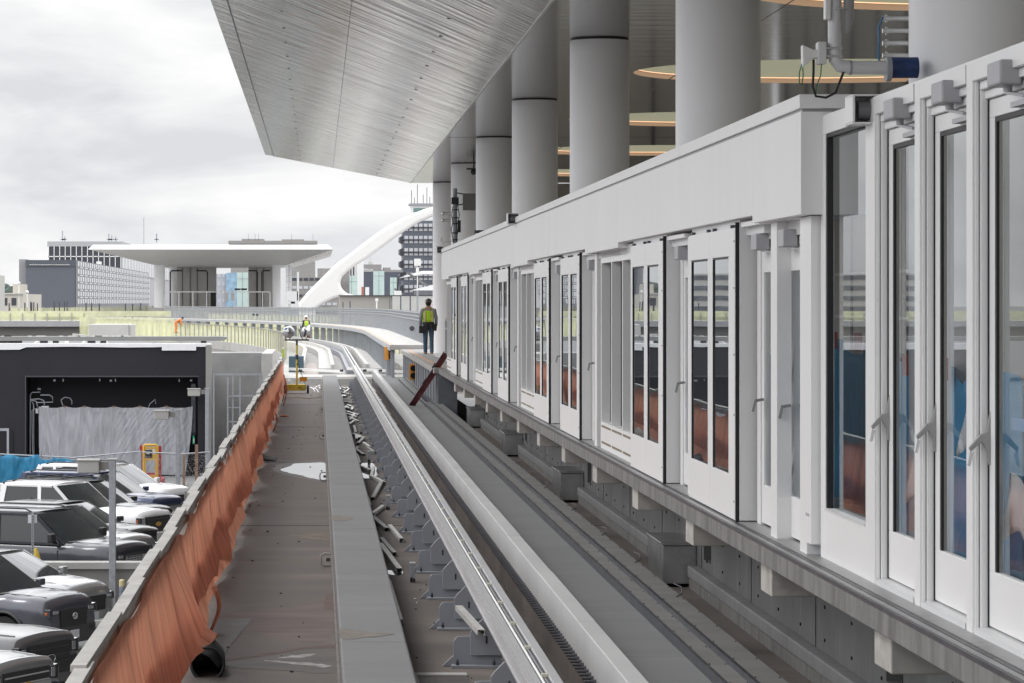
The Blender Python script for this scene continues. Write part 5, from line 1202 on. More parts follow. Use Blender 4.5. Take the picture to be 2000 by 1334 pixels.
        q = MB(); q.box(xf-.13,xf-.05,sg*(yo-.03),sg*(yo+.012),h0+.05,h1-.05); q.build('indicator', amber, hl, bevel=.008, local=True)
        if style == 'pickup': q = MB(); q.box(xf-.10,xf+.012,sg*gw*1.03,sg*(yo-.01),h0-.16,h0-.02); q.build('lower_lamp', lamp_house, t, bevel=.01, local=True); q = MB(); q.box(xf-.02,xf+.015,sg*(yo-.09),sg*(yo-.03),h0-.13,h0-.06); q.build('indicator', amber, hl, local=True)
        q = MB(); q.box(xf-.02,xf+.03,sg*hwid*.66,sg*hwid*.88,zb+.12,zb+.20); q.build('fog_light', lampg if not clad else trimb, t, local=True)
        q = MB(); q.box(xr-.02,xr+.12,sg*W_*.40,sg*W_*.47,belt-.35,belt-.02); q.build('tail_light', redl, t, bevel=.01, local=True)
        if tail: q = MB(); q.bar((xr+.14,sg*(bw+.02),belt-.1),(xr_roof-.02,sg*(rw+.05),H_-.25),.07,.05,up=(0,1,0)); q.build('tail_light', redl, t, local=True)
    q = MB(); q.box(xf+.0185,xf+.036,-.155,.155,gz0-.17,gz0-.02); pl_ = q.build('number_plate', plate_m, t, bevel=.003, local=True)
    if clad:
        q = MB()
        q.box(xf-.12,xf+.03,-hwid*.99,hwid*.99,clear-.02,clear+.30); q.build('cladding', plastic_g, t, bevel=.02, local=True)
        for sg in (1,-1): q = MB(); q.box(ra+wr+.1,fa-wr-.1,sg*(W_/2-.02),sg*(W_/2+.012),clear,clear+.17); q.build('sill_cladding', plastic_g, t, bevel=.02, local=True)
    if rails or crossbars:
        q = MB()
        for sg in (1,-1): q.tube([(xrf-.15,sg*rw*.93,H_-.01),(xrf-.3,sg*rw*.93,H_+.05),(xr_roof+.4,sg*rw*.93,H_+.05),(xr_roof+.2,sg*rw*.93,H_-.01)],.018,6)
        if crossbars:
            for x in (xrf-.5,xr_roof+.8): q.bar((x,-rw*1.02,H_+.10),(x,rw*1.02,H_+.10),.05,.03)
        q.build('roof_rails', trimb, t, local=True)
    # windscreen wiper line, hood shut line, hood crease
    q = MB(); q.box(xw+.0,xw+.10,-bw*.85,bw*.85,belt+.005,belt+.032); q.build('cowl', trimb, t, local=True)
    q = MB()
    for sg in (1,-1): q.tube([(xw+.1,sg*W_*.36,interp(top,xw+.1)+.022),(xf-.6,sg*W_*.33,interp(top,xf-.6)+.024),(xf-.22,sg*W_*.30,interp(top,xf-.22)+.022)],.008,5)
    q.build('bonnet_crease', paint, body, local=True)
    if style == 'pickup':
        q = MB(); q.box(xr+.10,xrb-.10,-W_*.40,W_*.40,.62,belt+.056); q.build('load_bed', trimb, t, local=True)
        q = MB(); 
        for sg in (1,-1): q.box(xr+.05,xrb-.03,sg*W_*.405,sg*W_*.475,belt+.05,belt+.075)
        q.build('bed_rail', trimb, t, local=True)
    return t
def paintm(nm, c, metal=.45, rough=.32): return mat(nm, c, rough, metal=metal, var=.02, scale=1.5, coat=.55)
def park(t, xn, d_, ang, L_):
    """put the nose centre at (xn, d_)"""
    a = R(ang); t.rotation_euler = (0,0,-a)
    t.location = (xn - L_/2*math.cos(a), d_ + L_/2*math.sin(a), 0)
CA = 27
silver = paintm('paint_silver',(.30,.305,.31),.6); dgrey = paintm('paint_dark_grey',(.045,.048,.058)); mgrey = paintm('paint_grey',(.085,.088,.105)); wht = paintm('paint_white',(.78,.78,.79),0); navy = paintm('paint_navy',(.03,.042,.095)); blk = paintm('paint_black',(.025,.027,.03)); lsil = paintm('paint_light_silver',(.36,.365,.37),.6); charc = paintm('paint_charcoal',(.13,.13,.135),.5)
CARS = [
 ('pickup_truck','silver pickup with a gold badge on a chrome barred grille at the bottom left',dict(paint=silver,L_=5.8,W_=2.03,H_=1.92,hood=1.36,belt=1.33,wb=3.6,wr=.42,style='pickup',ws=.20,rf=.07,rr=-.14,rb=-.17,nose=1.33,clear=.30,grille='bars_chrome',chromeg=True,badge='bowtie',gh=.42), -4.10, 43.2),
 ('pickup_truck','grey pickup with a black grille and oval badge behind the silver pickup',dict(paint=charc,L_=5.8,W_=2.03,H_=1.94,hood=1.34,belt=1.32,wb=3.6,wr=.42,style='pickup',ws=.20,rf=.07,rr=-.14,rb=-.17,nose=1.30,clear=.32,grille='bars_dark',badge='oval',gh=.46), -4.10, 46.9),
 ('parked_car','dark grey crossover with black wheel arch cladding and round badge, lower left',dict(paint=mgrey,L_=4.6,W_=1.86,H_=1.69,hood=1.07,belt=1.08,wb=2.69,wr=.36,ws=.25,rf=.06,rr=-.38,rb=-.46,nose=1.0,clear=.22,grille='mesh',clad=True,rails=True,badge='rings',gh=.34), -4.45, 56.0),
 ('parked_car','light silver car just behind the dark grey crossover, nose to the concrete wall',dict(paint=lsil,L_=4.6,W_=1.82,H_=1.50,hood=.98,belt=1.0,wb=2.7,wr=.33,ws=.26,rf=.06,rr=-.28,rb=-.42,nose=.88,clear=.18,grille='mesh',gh=.26), -4.35, 59.6),
 ('parked_car','large dark grey off road car with a chrome honeycomb grille behind the concrete wall',dict(paint=dgrey,L_=4.85,W_=1.93,H_=1.88,hood=1.20,belt=1.22,wb=2.79,wr=.39,ws=.24,rf=.08,rr=-.43,rb=-.47,nose=1.16,clear=.26,grille='mesh',chromeg=True,rails=True,gh=.36), -3.92, 66.2),
 ('parked_car','silver crossover between the dark off road car and the low dark car',dict(paint=silver,L_=4.7,W_=1.88,H_=1.70,hood=1.08,belt=1.10,wb=2.75,wr=.36,ws=.25,rf=.07,rr=-.40,rb=-.46,nose=1.02,clear=.22,grille='mesh',gh=.30), -4.02, 70.0),
 ('parked_car','dark arched roof car in front of the white pickup',dict(paint=blk,L_=4.7,W_=1.85,H_=1.58,hood=1.02,belt=1.04,wb=2.75,wr=.34,ws=.25,rf=.05,rr=-.30,rb=-.44,nose=.95,clear=.20,grille='mesh',gh=.28), -4.05, 73.4),
 ('pickup_truck','white crew cab pickup with gold badge on its black grille',dict(paint=wht,L_=5.75,W_=1.98,H_=1.86,hood=1.19,belt=1.18,wb=3.64,wr=.39,style='pickup',ws=.20,rf=.07,rr=-.20,rb=-.22,nose=1.17,clear=.30,grille='bars_dark',badge='bowtie',gh=.36), -4.0, 76.6),
 ('parked_car','black estate like crossover with roof crossbars and red tail lamp behind the white pickup',dict(paint=blk,L_=4.7,W_=1.9,H_=1.68,hood=1.06,belt=1.08,wb=2.85,wr=.37,ws=.24,rf=.06,rr=-.42,rb=-.47,nose=1.0,clear=.22,grille='mesh',crossbars=True,tail=True,gh=.30), -4.1, 80.4),
 ('parked_car','navy blue crossover with a chrome ringed grille, second from the far end of the row',dict(paint=navy,L_=4.75,W_=1.9,H_=1.70,hood=1.08,belt=1.10,wb=2.85,wr=.37,ws=.24,rf=.06,rr=-.41,rb=-.47,nose=1.02,clear=.22,grille='mesh',chromeg=True,rails=True,gh=.28), -4.0, 84.4),
 ('parked_car','white crossover at the far end of the row near the blue fence',dict(paint=wht,L_=4.7,W_=1.9,H_=1.70,hood=1.10,belt=1.12,wb=2.8,wr=.36,ws=.25,rf=.07,rr=-.41,rb=-.47,nose=1.04,clear=.22,grille='mesh',rails=True,gh=.28), -3.95, 88.4),
]
for nm, lb, kw, xn, d_ in CARS:
    c_ = make_car(nm, lb, **kw); park(c_, xn, d_, CA, kw['L_'])
    if 'round badge' in lb:
        text('HYBRID', .085, white_plastic, (.95,-kw['W_']/2-.006,.93), (R(90),0,0), c_, name='hybrid_lettering', extrude=.002)
    if 'oval badge' in lb or 'round badge' in lb:
        pl_ = [o for o in c_.children if o.name.startswith('number_plate')][0]
        txt = text('8GMR124' if 'round' in lb else '7RDR7E', .075, trimb, (kw['L_']/2+.0365, 0, {'r':.685,'o':.67}['r' if 'round' in lb else 'o']), (R(90),0,R(90)), c_, name='plate_number', extrude=.001)
        txt.location.z = (kw['nose']-.12-kw['gh'])-.10; txt.parent = pl_
from mathutils import noise as mn
# ================================================================== parking markings, wall, posts, lamp posts
paintl = mat('line_paint', (.55,.55,.54), .8, var=.12, scale=3)
q = MB(); a = R(CA); dx, dy = math.cos(a), -math.sin(a)
for d_ in [40+3.06*k for k in range(18)]:
    for o in (-.16,.16):
        x1, y1 = -3.35, d_+o
        q.add([(x1,y1-.05,.004),(x1-6.2*dx,y1-6.2*dy-.05,.004),(x1-6.2*dx,y1-6.2*dy+.06,.004),(x1,y1+.06,.004)], [(3,2,1,0)])
q.build('parking_lines', paintl, kind='structure')
t = thing('ramp_wall', 'low smooth concrete wall with a capping lip between the car rows', 'wall', (-4.2,62.5,0))
q = MB(); q.box(-5.88,-3.38,62.5,62.75,0,zh(5.30)); q.build('wall', mat('ramp_concrete',(.24,.235,.225),.8,var=.05,scale=1.2,dirt=(.19,.185,.18),dirt_amt=.5,dirt_scale=.9), t, bevel=.01)
q = MB(); q.box(-5.93,-3.38,62.42,62.83,zh(5.42),zh(5.28)); q.build('lip', conc_light, t, bevel=.01)
q = MB(); q.box(-3.40,-3.22,62.4,62.8,0,zh(5.22)); q.build('end_pier', MATS['ramp_concrete'], t, bevel=.01)
bm0 = [(-3.60,50.8,.95,'rusty brown bollard beside the nearest barrier boards',mat('rust_brown',(.17,.07,.06),.7,var=.2,scale=8),0),
       (-3.82,60.2,.62,'concrete bollard stub with a yellow and grey striped post on top',None,1),(-3.75,66.5,.95,'grey concrete post behind the barrier, beside the dark off road car',None,0),
       (-3.72,73.0,.95,'grey concrete post beside the silver crossover nose',None,0),(-3.70,80.0,.95,'grey concrete post near the navy crossover',None,0),(-3.72,88.0,1.0,'grey concrete post near the white crossover nose',None,0),(-3.62,97.0,1.0,'far grey concrete post by the chain link fence',None,0)]
for x,y,h,lb,m,k in bm0:
    t = thing('bollard', lb, 'bollard', (x,y,0), 0, 'bollards along the foot of the guideway')
    q = MB()
    if m: q.cyl((x,y,0),(x,y,h),.09,20); q.build('shaft', m, t)
    else: q.box(x-.09,x+.09,y-.09,y+.09,0,h); q.build('shaft', MATS['ramp_concrete'], t, bevel=.012)
    if k:
        q = MB(); q.cyl((x-.01,y,h),(x-.01,y,h+.22),.055,16); q.build('grey_post', mat('scuffed_blue_grey',(.22,.24,.30),.7,var=.2,scale=14), t)
        q = MB(); q.cyl((x-.01,y,h+.221),(x-.01,y,h+.33),.056,16); q.sphere((x-.01,y,h+.33),.056,14,8,(1,1,.5)); q.build('yellow_cap', mat('cream_yellow',(.60,.52,.28),.6,var=.06), t)
for i, (x,y,lb) in enumerate(((-4.15,62.2,'nearest galvanised parking lamp post with a boxy lamp head'),(-4.12,90.6,'second parking lamp post, in front of the grey tarp'),(-4.04,119.6 if False else 112.4,'farthest parking lamp post, at the corner of the black building'))):
    t = thing('lamp_post', lb, 'lamp post', (x,y,0), 0, 'parking lot lamp posts')
    h = 3.22 if i < 2 else 3.25; r = .068
    q = MB(); q.box(x-r,x+r,y-r,y+r,.0,h); q.build('pole', mat('galv_mottled',(.36,.37,.40),.5,metal=.35,var=.12,scale=9), t, bevel=.01)
    q = MB(); q.box(x-.26,x-r-.001,y-.05,y+.05,h-.20,h-.04); q.build('bracket', MATS['ramp_concrete'], t)
    q = MB(); q.box(x-.70,x-.255,y-.18,y+.18,h-.27,h); hd = q.build('lamp_head', mat('lamp_head_grey',(.40,.395,.38),.6,var=.06), t, bevel=.025)
    q = MB(); q.box(x-.72,x-.24,y-.2,y+.2,h-.025,h+.012); q.box(x-r-.03,x+r+.02,y-r-.02,y+r+.02,h+.001,h+.02); q.build('lid', conc_light, hd, bevel=.006)
    q = MB(); q.box(x-r-.05,x+r+.05,y-r-.05,y+r+.05,0,.04); q.build('foot', galv, t)
t = thing('sign_post', 'perforated steel sign post with a small board seen from behind', 'sign post', (-5.85,63.5,0))
q = MB(); q.box(-5.885,-5.835,63.2,63.25,0,2.05); q.build('post', galv, t)
q = MB()
for k in range(26): q.cyl((-5.86,63.199,.5+.06*k),(-5.86,63.195,.5+.06*k),.012,8)
q.build('holes', blackp, t, kind='stuff')
q = MB(); q.box(-5.96,-5.78,63.26,63.28,1.86,2.03); q.build('board', plate_m, t)
t = thing('yellow_bag', 'crumpled yellow bag hanging on the concrete wall by the sign post', 'bag', (-5.72,62.4,1.1))
q = MB(); q.loft([((-5.72,62.55,1.11),.05,.04),((-5.71,62.55,1.2),.07,.05),((-5.72,62.55,1.3),.05,.04),((-5.74,62.55,1.4),.03,.02)],10); q.build('bag', mat('yellow_plastic',(.62,.44,.05),.5,var=.15,scale=10,bump=.01,bscale=12), t)
t = thing('red_bag', 'crumpled red and white plastic bundle hanging over the front of the concrete wall', 'bag', (-5.6,62.3,1.0))
q = MB()
for k in range(5): q.sphere((-5.60+.02*(k%2),62.36,.72+.075*k),.055,8,6,(1,.6,.8))
q.build('bundle', mat('red_white_plastic',(.62,.10,.09),.6,var=.5,scale=14), t)
q = MB(); random.seed(8)
for k in range(22): q.sphere((-5.28+random.uniform(-.14,.14),62.38,.68+random.uniform(-.12,.12)),random.uniform(.015,.04),6,4,(1.6,.6,.7))
tag(q.build('wire_tangle', alu), 'tangle of pale wire against the concrete wall above the silver car', 'wire')

# ================================================================== fences before the black building
lk = netmat('chain_link', (.36,.36,.37), openness=.92, freq=45)
t = thing('chain_link_fence', 'sagging chain link fence with thin top rail across the front of the black building', 'fence', (-7,100,0))
tp = [(-10.6,4.92),(-8.9,5.0),(-7.95,5.05),(-5.9,4.86),(-4.4,4.93),(-3.45,4.86)]
q = MB(); q.tube([(x,100,zh(h)) for x,h in tp], .022, 8); q.build('top_rail', galv, t)
q = MB()
for i in range(len(tp)-1): (a0,h0),(a1,h1) = tp[i],tp[i+1]; q.quad((a0,100.03,0.05),(a1,100.03,.05),(a1,100.03,zh(h1)),(a0,100.03,zh(h0)))
q.build('mesh', lk, t)
for x in (-9.0,-5.75,-3.95,-3.5):
    q = MB(); q.cyl((x,100,0),(x,100,zh(4.82)),.035,10); q.build('post', galv, t)
q = MB(); q.box(-3.98,-3.88,99.8,99.9,0,zh(4.62)); q.box(-4.38,-4.30,99.8,99.9,0,zh(4.95)); q.build('wood_post', mat('wood_post',(.28,.19,.14),.8,var=.2,scale=9), t)
bc = mat('blue_cloth', (.02,.19,.35), .65, var=.12, scale=2.5, bump=.02, bscale=4)
t = thing('blue_fabric', 'bright blue fabric sheet tied along the fence at the left', 'fabric', (-9,99.8,0))
def f(u, v):
    x = -10.7+3.05*u; h = 4.97+.16*abs(math.sin(u*9.0))**.6*(1 if u > .55 else .15)+.05*math.sin(u*21)
    return (x, 99.85+.10*mn.noise(Vector((u*14,v*2,3)))+.04*mn.noise(Vector((u*40,v*5,8))), zh(h)*v+.35*(1-v))
MB().grid(f, 90, 10).build('sheet', bc, t, solid=.005)
t = thing('water_barrier', 'white plastic water filled barrier left of the parked cars', 'barrier', (-9,91,0), 0, 'white plastic barriers')
def barrier(x0, x1, tt):
    q = MB(); q.prism([(90.7,0),(91.3,0),(91.3,.25),(91.14,.45),(91.10,1.05),(90.90,1.05),(90.86,.45),(90.7,.25)], x0, x1, 'x'); q.build('shell', mat('barrier_white',(.66,.65,.60),.55,var=.04,scale=3), tt, bevel=.03)
    q = MB(); q.box(x0+.5*(x1-x0)-.06,x0+.5*(x1-x0)+.06,90.84,90.87,.60,.70); q.build('port', closer_grey, tt)
barrier(-9.95,-8.42,t)
t2 = thing('water_barrier', 'second white plastic barrier cut off by the left edge', 'barrier', (-11,91,0), 0, 'white plastic barriers'); barrier(-11.6,-10.0,t2)

# ================================================================== black building
bb = mat('black_render', (.012,.012,.018), .7, var=.10, scale=.6, bump=.001, bscale=10)
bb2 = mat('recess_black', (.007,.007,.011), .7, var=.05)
t = thing('black_building', 'large matt black building front with a deep square opening', 'building', (-8,113,0))
Yb = 113.0
q = MB(); q.box(-18,-10.72,Yb,Yb+.5,0,zh(1.60)); q.box(-4.40,-4.11,Yb,Yb+.5,0,zh(1.60)); q.box(-10.719,-4.401,Yb,Yb+.5,zh(2.71),zh(1.60)); q.build('wall', bb, t)
q = MB(); q.box(-18,-10.72,Yb+.501,Yb+14,0,zh(2.6)); q.box(-4.40,-4.11,Yb+.501,Yb+14,0,zh(2.6)); q.box(-10.719,-4.401,Yb+.501,Yb+14,zh(2.7105),zh(2.6)); q.build('rear_block', bb, t)
q = MB(); q.box(-4.105,-3.9,Yb-.12,Yb+.55,0,zh(1.56)); q.build('corner_pier', mat('corner_grey',(.27,.27,.26),.7,var=.04), t)
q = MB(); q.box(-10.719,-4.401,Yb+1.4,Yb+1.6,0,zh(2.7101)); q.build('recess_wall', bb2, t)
q = MB(); q.box(-10.76,-4.36,Yb-.02,Yb-.001,zh(2.74),zh(2.69)); q.box(-10.76,-10.72,Yb-.02,Yb-.001,0,zh(2.74)); q.build('opening_trim', mat('dark_trim',(.05,.05,.06),.5,var=0), t)
q = MB(); random.seed(2); prev = -18
edge = [(-18,.12),(-12.2,.14),(-10.95,.13),(-10.7,.04),(-9,.02),(-7,.05),(-5.9,.04),(-5.7,.03),(-3.9,.02)]
for (x0,a_),(x1,b_) in zip(edge, edge[1:]): q.add([(x0,Yb-.06,zh(1.60)-a_),(x1,Yb-.06,zh(1.60)-b_),(x1,Yb-.06,zh(1.50)),(x0,Yb-.06,zh(1.50)),(x0,Yb+.56,zh(1.50)),(x1,Yb+.56,zh(1.50)),(x0,Yb+.0,zh(1.6)-a_),(x1,Yb,zh(1.6)-b_)], [(0,1,2,3),(3,2,5,4),(6,7,1,0)])
q.box(-5.72,-4.46,Yb-.08,Yb-.061,zh(1.76),zh(1.52)); q.build('roof_membrane', mat('membrane_white',(.80,.80,.82),.6,var=.03,scale=3), t)
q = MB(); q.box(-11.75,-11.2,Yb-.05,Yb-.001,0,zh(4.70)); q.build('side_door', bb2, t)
q = MB(); q.box(-11.78,-11.42,Yb-.08,Yb-.051,zh(4.72),zh(4.62)); q.box(-11.42,-11.34,Yb-.08,Yb-.051,0,zh(4.62)); q.build('door_frame', galv_paint, t)
for (x,h,s_) in ((-9.70,2.87,.035),(-9.38,2.86,.05),(-8.03,2.85,.05),(-7.62,2.88,.035),(-7.45,2.86,.05),(-5.10,2.87,.05),(-4.66,2.87,.035),(-4.62,3.33,.04)):
    q = MB(); q.box(x-.02 if s_ > .04 else x-.04,x+.02 if s_ > .04 else x+.04,Yb+.3,Yb+.35,zh(h)-s_,zh(h)+s_); q.build('wall_fixture', galv, t)
q = MB(); q.box(-10.42,-10.30,Yb+1.32,Yb+1.399,zh(3.25),zh(3.18)); q.build('switch_box', white_plastic, t)
t = thing('conduits', 'bundle of grey conduits and a junction box at the left of the black opening', 'conduits', (-10.3,Yb+.5,0))
yb = Yb+.6
for pts in ([(-10.62,yb,.3),(-10.62,yb,zh(3.42)),(-10.55,yb,zh(3.32)),(-10.25,yb,zh(3.31))],[(-10.52,yb,.3),(-10.56,yb,zh(4.0)),(-10.5,yb,zh(3.95)),(-10.3,yb,zh(3.9))],[(-10.48,yb,.3),(-10.5,yb,zh(3.75)),(-10.62,yb,zh(3.58)),(-10.3,yb,zh(3.56)),(-10.12,yb,zh(3.62)),(-10.1,yb,zh(3.8))],
            [(-10.25,yb,zh(3.42)),(-9.9,yb,zh(3.42)),(-9.8,yb,zh(3.5)),(-9.78,yb,zh(3.68)),(-10.4,yb,zh(3.7))],[(-10.6,yb,zh(3.6)),(-10.4,yb,zh(3.65)),(-10.35,yb,zh(3.85))]):
    q = MB(); q.tube(pts, .024, 8); q.build('conduit', galv, t)
q = MB(); q.box(-10.2,-9.93,yb-.05,yb+.05,zh(3.98),zh(3.82)); q.box(-10.42,-10.32,yb-.05,yb+.05,zh(4.1),zh(3.94)); q.build('junction_box', wgrey, t, bevel=.01)
for (x,pts) in ((-9.3,[(-9.42,yb,zh(3.8)),(-9.48,yb,zh(3.6)),(-9.35,yb,zh(3.50)),(-9.15,yb,zh(3.53)),(-9.08,yb,zh(3.64)),(-9.08,yb,zh(3.76))]),(-6.2,[(-6.1,yb,zh(3.98)),(-6.25,yb,zh(3.9)),(-6.2,yb,zh(3.75)),(-6.0,yb,zh(3.58)),(-5.98,yb,zh(3.75))])):
    q = MB(); q.tube(pts, .018, 8); tag(q.build('hose_loop', galv), 'grey flexible hose loop at the %s top of the hanging grey tarp' % ('left' if x < -8 else 'right'), 'hose', 'hose loops above the tarp')
tarpm = mat('tarp_grey', (.36,.37,.40), .5, var=.05, scale=2, st=(3,1,.4), bump=.02, bscale=5, bst=(2.2,1,.5))
t = thing('grey_tarp', 'wrinkled grey tarpaulin hung across the black opening', 'tarpaulin', (-7.4,Yb+.2,0))
anch = [0,.17,.30,.49,.66,.83,1.0]
def f(u, v):
    x0 = -10.28 if v > .05 else -10.3; x1 = -4.60-.30*(1-v)**1.5; x = x0+.03*(1-v)+(x1-x0)*u
    na = min(abs(u-a_) for a_ in anch); sag = .05*min(1,na/.05)*(1 if v > .9 else 0)
    top = 3.83; z = .05+(zh(top)-.05)*v-sag*v
    amp = .055*(.5+.5*(1-v))
    y = Yb+.25+.12*mn.noise(Vector((u*13,v*1.2,0)))+.07*mn.noise(Vector((u*38+v*3,v*2.2,4)))+.035*mn.noise(Vector((u*95-v*26*(u>.5),v*5,9)))+.05*math.exp(-(na/.03)**2)*v
    return (x, y, z)
MB().grid(f, 220, 40).build('sheet', tarpm, t)
q = MB()
for a_ in anch[1:-1]: q.box(-10.28+5.68*a_-.05,-10.28+5.68*a_+.05,Yb+.1,Yb+.16,zh(3.86),zh(3.80))
q.build('clips', mat('clip_brown',(.20,.10,.07),.7,var=.2), t)
t = thing('gas_bottle', 'green cylinder hung in the dark gap right of the grey tarp', 'cylinder', (-4.55,Yb+.2,0))
q = MB(); q.cyl((-4.56,Yb+.3,zh(5.22)),(-4.56,Yb+.3,zh(4.94)),.045,14); q.sphere((-4.56,Yb+.3,zh(4.94)),.045); q.build('body', mat('green_bottle',(.0,.25,.12),.4,var=.05), t)
q = MB(); q.box(-4.57,-4.54,Yb+.25,Yb+.27,zh(5.18),zh(5.0)); q.build('label', white_plastic, t)
q = MB(); q.box(-4.62,-4.48,Yb+.35,Yb+.4,zh(4.86),zh(4.83)); q.box(-4.66,-4.5,Yb+.4,Yb+.9,zh(4.8),zh(3.0)); q.build('rack', steel_dark, t)
# personnel lift
t = thing('personnel_lift', 'yellow and red personnel lift cage in front of the grey tarp', 'lift', (-5.5,104,0))
ly = 104.0; yel = mat('lift_yellow', (.62,.36,.03), .45, var=.05); red_ = mat('lift_red', (.38,.02,.035), .45, var=.08)
q = MB(); q.tube([(-5.88,ly,zh(6.0)),(-5.88,ly,zh(4.86)),(-5.84,ly,zh(4.82)),(-5.46,ly,zh(4.82)),(-5.42,ly,zh(4.86)),(-5.42,ly,zh(6.0))], .038, 8)
q.box(-5.88,-5.42,ly-.03,ly+.03,zh(5.34),zh(5.27)); q.box(-5.86,-5.44,ly-.03,ly+.03,zh(5.98),zh(5.84)); q.box(-5.86,-5.44,ly-.02,ly+.02,zh(4.95),zh(4.89)); q.box(-5.86,-5.80,ly-.025,ly+.025,zh(6.0),zh(4.86)); q.box(-5.50,-5.44,ly-.025,ly+.025,zh(6.0),zh(4.86)); q.box(-5.62,-5.46,ly-.01,ly+.0,zh(5.27),zh(4.95)); q.build('cage', yel, t)
q = MB(); q.box(-6.02,-5.93,ly+.1,ly+.2,0,zh(4.84)); q.box(-5.38,-5.29,ly+.1,ly+.2,0,zh(4.86)); q.box(-5.84,-5.44,ly+.0,ly+.06,zh(5.82),zh(5.76)); q.build('mast_rails', red_, t)
q = MB(); q.box(-5.83,-5.60,ly-.06,ly,zh(5.26),zh(4.99)); q.build('control_box', trimb, t, bevel=.02)
q = MB(); q.box(-5.79,-5.67,ly-.066,ly-.061,zh(5.12),zh(5.07)); q.box(-5.58,-5.47,ly-.02,ly-.01,zh(5.14),zh(4.94)); q.build('labels', plate_m, t)
q = MB(); q.box(-6.1,-5.2,ly-.3,ly+.8,.12,.45); q.build('base', red_, t, bevel=.03)
for x in (-6.0,-5.3):
    q = MB(); q.cyl((x-.05,ly-.2,.15),(x+.05,ly-.2,.15),.15,16); q.build('wheel', tyre, t)
# ================================================================== ORANGE NETTING BARRIER
t = thing('barrier_boards', 'row of weathered grey timber rails on posts along the left edge of the deck', 'barrier', (-1.27,15,ZD))
bdm = mat('board_grey', (.40,.39,.37), .8, var=.12, scale=5, st=(1,.5,1), dirt=(.24,.23,.21), dirt_amt=.5, dirt_scale=4)
random.seed(21)
y = 14.0; k = 0
while y < 106:
    ln = 2.45; z0 = zh(1.96)+random.uniform(-.012,.012); xx = -1.205-.012*(k%2)
    q = MB(); q.bar((xx-.045+random.uniform(-.01,.01),y-.15,z0+.02*(k%2)),(xx-.045+random.uniform(-.012,.012),y+ln+.15,z0+.012+.014*(k%2)),.088,.036); q.build('top_rail', bdm, t, bevel=.003)
    q = MB(); q.bar((xx-.03,y,zh(2.02)),(xx-.03,y+ln,zh(2.02)),.036,.075); q.build('side_rail', bdm, t)
    q = MB(); q.box(xx-.11,xx-.075,y+.2,y+.29,ZD-.1,zh(1.98)); q.box(xx-.075,xx+.01,y+.2,y+.24,ZD,zh(2.08)); q.build('post', bdm, t)
    y += ln; k += 1
q = MB(); y = 14
while y < 106: q.bar((-1.29,y,zh(2.5)),(-1.29,y+2.45,zh(2.5)),.036,.09); y += 2.45
q.build('mid_rails', bdm, t)
orm = bpy.data.materials.new('orange_netting'); orm.use_nodes = True
def _or():
    T = orm.node_tree; n = T.nodes; l = T.links; b = n['Principled BSDF']; b.inputs['Roughness'].default_value = .75; b.inputs['Specular IOR Level'].default_value = .2
    g = n.new('ShaderNodeNewGeometry'); mp = n.new('ShaderNodeMapping'); mp.inputs['Scale'].default_value = (1,2.2,.5); l.new(g.outputs['Position'], mp.inputs[0])
    nz = n.new('ShaderNodeTexNoise'); nz.inputs['Scale'].default_value = 2.2; nz.inputs['Detail'].default_value = 5; l.new(mp.outputs[0], nz.inputs[0])
    rp = n.new('ShaderNodeValToRGB'); e = rp.color_ramp.elements; e[0].position = .28; e[0].color = (.62,.235,.14,1); e[1].position = .72; e[1].color = (.78,.36,.235,1)
    l.new(nz.outputs[0], rp.inputs[0])
    sp = n.new('ShaderNodeSeparateXYZ'); l.new(g.outputs['Position'], sp.inputs[0])
    dv_ = n.new('ShaderNodeMath'); dv_.operation = 'DIVIDE'; dv_.inputs[1].default_value = .92; l.new(sp.outputs['Y'], dv_.inputs[0])
    fr_ = n.new('ShaderNodeMath'); fr_.operation = 'FRACT'; l.new(dv_.outputs[0], fr_.inputs[0])
    lt = n.new('ShaderNodeMath'); lt.operation = 'LESS_THAN'; lt.inputs[1].default_value = .035; l.new(fr_.outputs[0], lt.inputs[0])
    sc2 = n.new('ShaderNodeMath'); sc2.operation = 'MULTIPLY'; sc2.inputs[1].default_value = .6; l.new(lt.outputs[0], sc2.inputs[0])
    sm = n.new('ShaderNodeMix'); sm.data_type = 'RGBA'; l.new(sc2.outputs[0], sm.inputs[0]); l.new(rp.outputs[0], sm.inputs[6]); sm.inputs[7].default_value = (.30,.08,.04,1)
    l.new(sm.outputs[2], b.inputs['Base Color'])
    n2 = n.new('ShaderNodeTexNoise'); n2.inputs['Scale'].default_value = 22; n2.inputs['Detail'].default_value = 3; l.new(g.outputs['Position'], n2.inputs[0])
    bp = n.new('ShaderNodeBump'); bp.inputs['Distance'].default_value = .0025; l.new(n2.outputs[0], bp.inputs['Height']); l.new(bp.outputs[0], b.inputs['Normal'])
    tr = n.new('ShaderNodeBsdfTranslucent'); l.new(sm.outputs[2], tr.inputs[0]); mx = n.new('ShaderNodeMixShader'); mx.inputs[0].default_value = .36
    l.new(b.outputs[0], mx.inputs[1]); l.new(tr.outputs[0], mx.inputs[2]); l.new(mx.outputs[0], n['Material Output'].inputs[0])
_or()
from mathutils import noise as mn
def nz(a, b, c=0.0): return mn.noise(Vector((a, b, c)))
NET0, NET1 = 15.0, 105.5
tn = thing('orange_netting', 'long torn orange construction netting draped over the timber rails', 'netting', (-1.2,15,ZD))
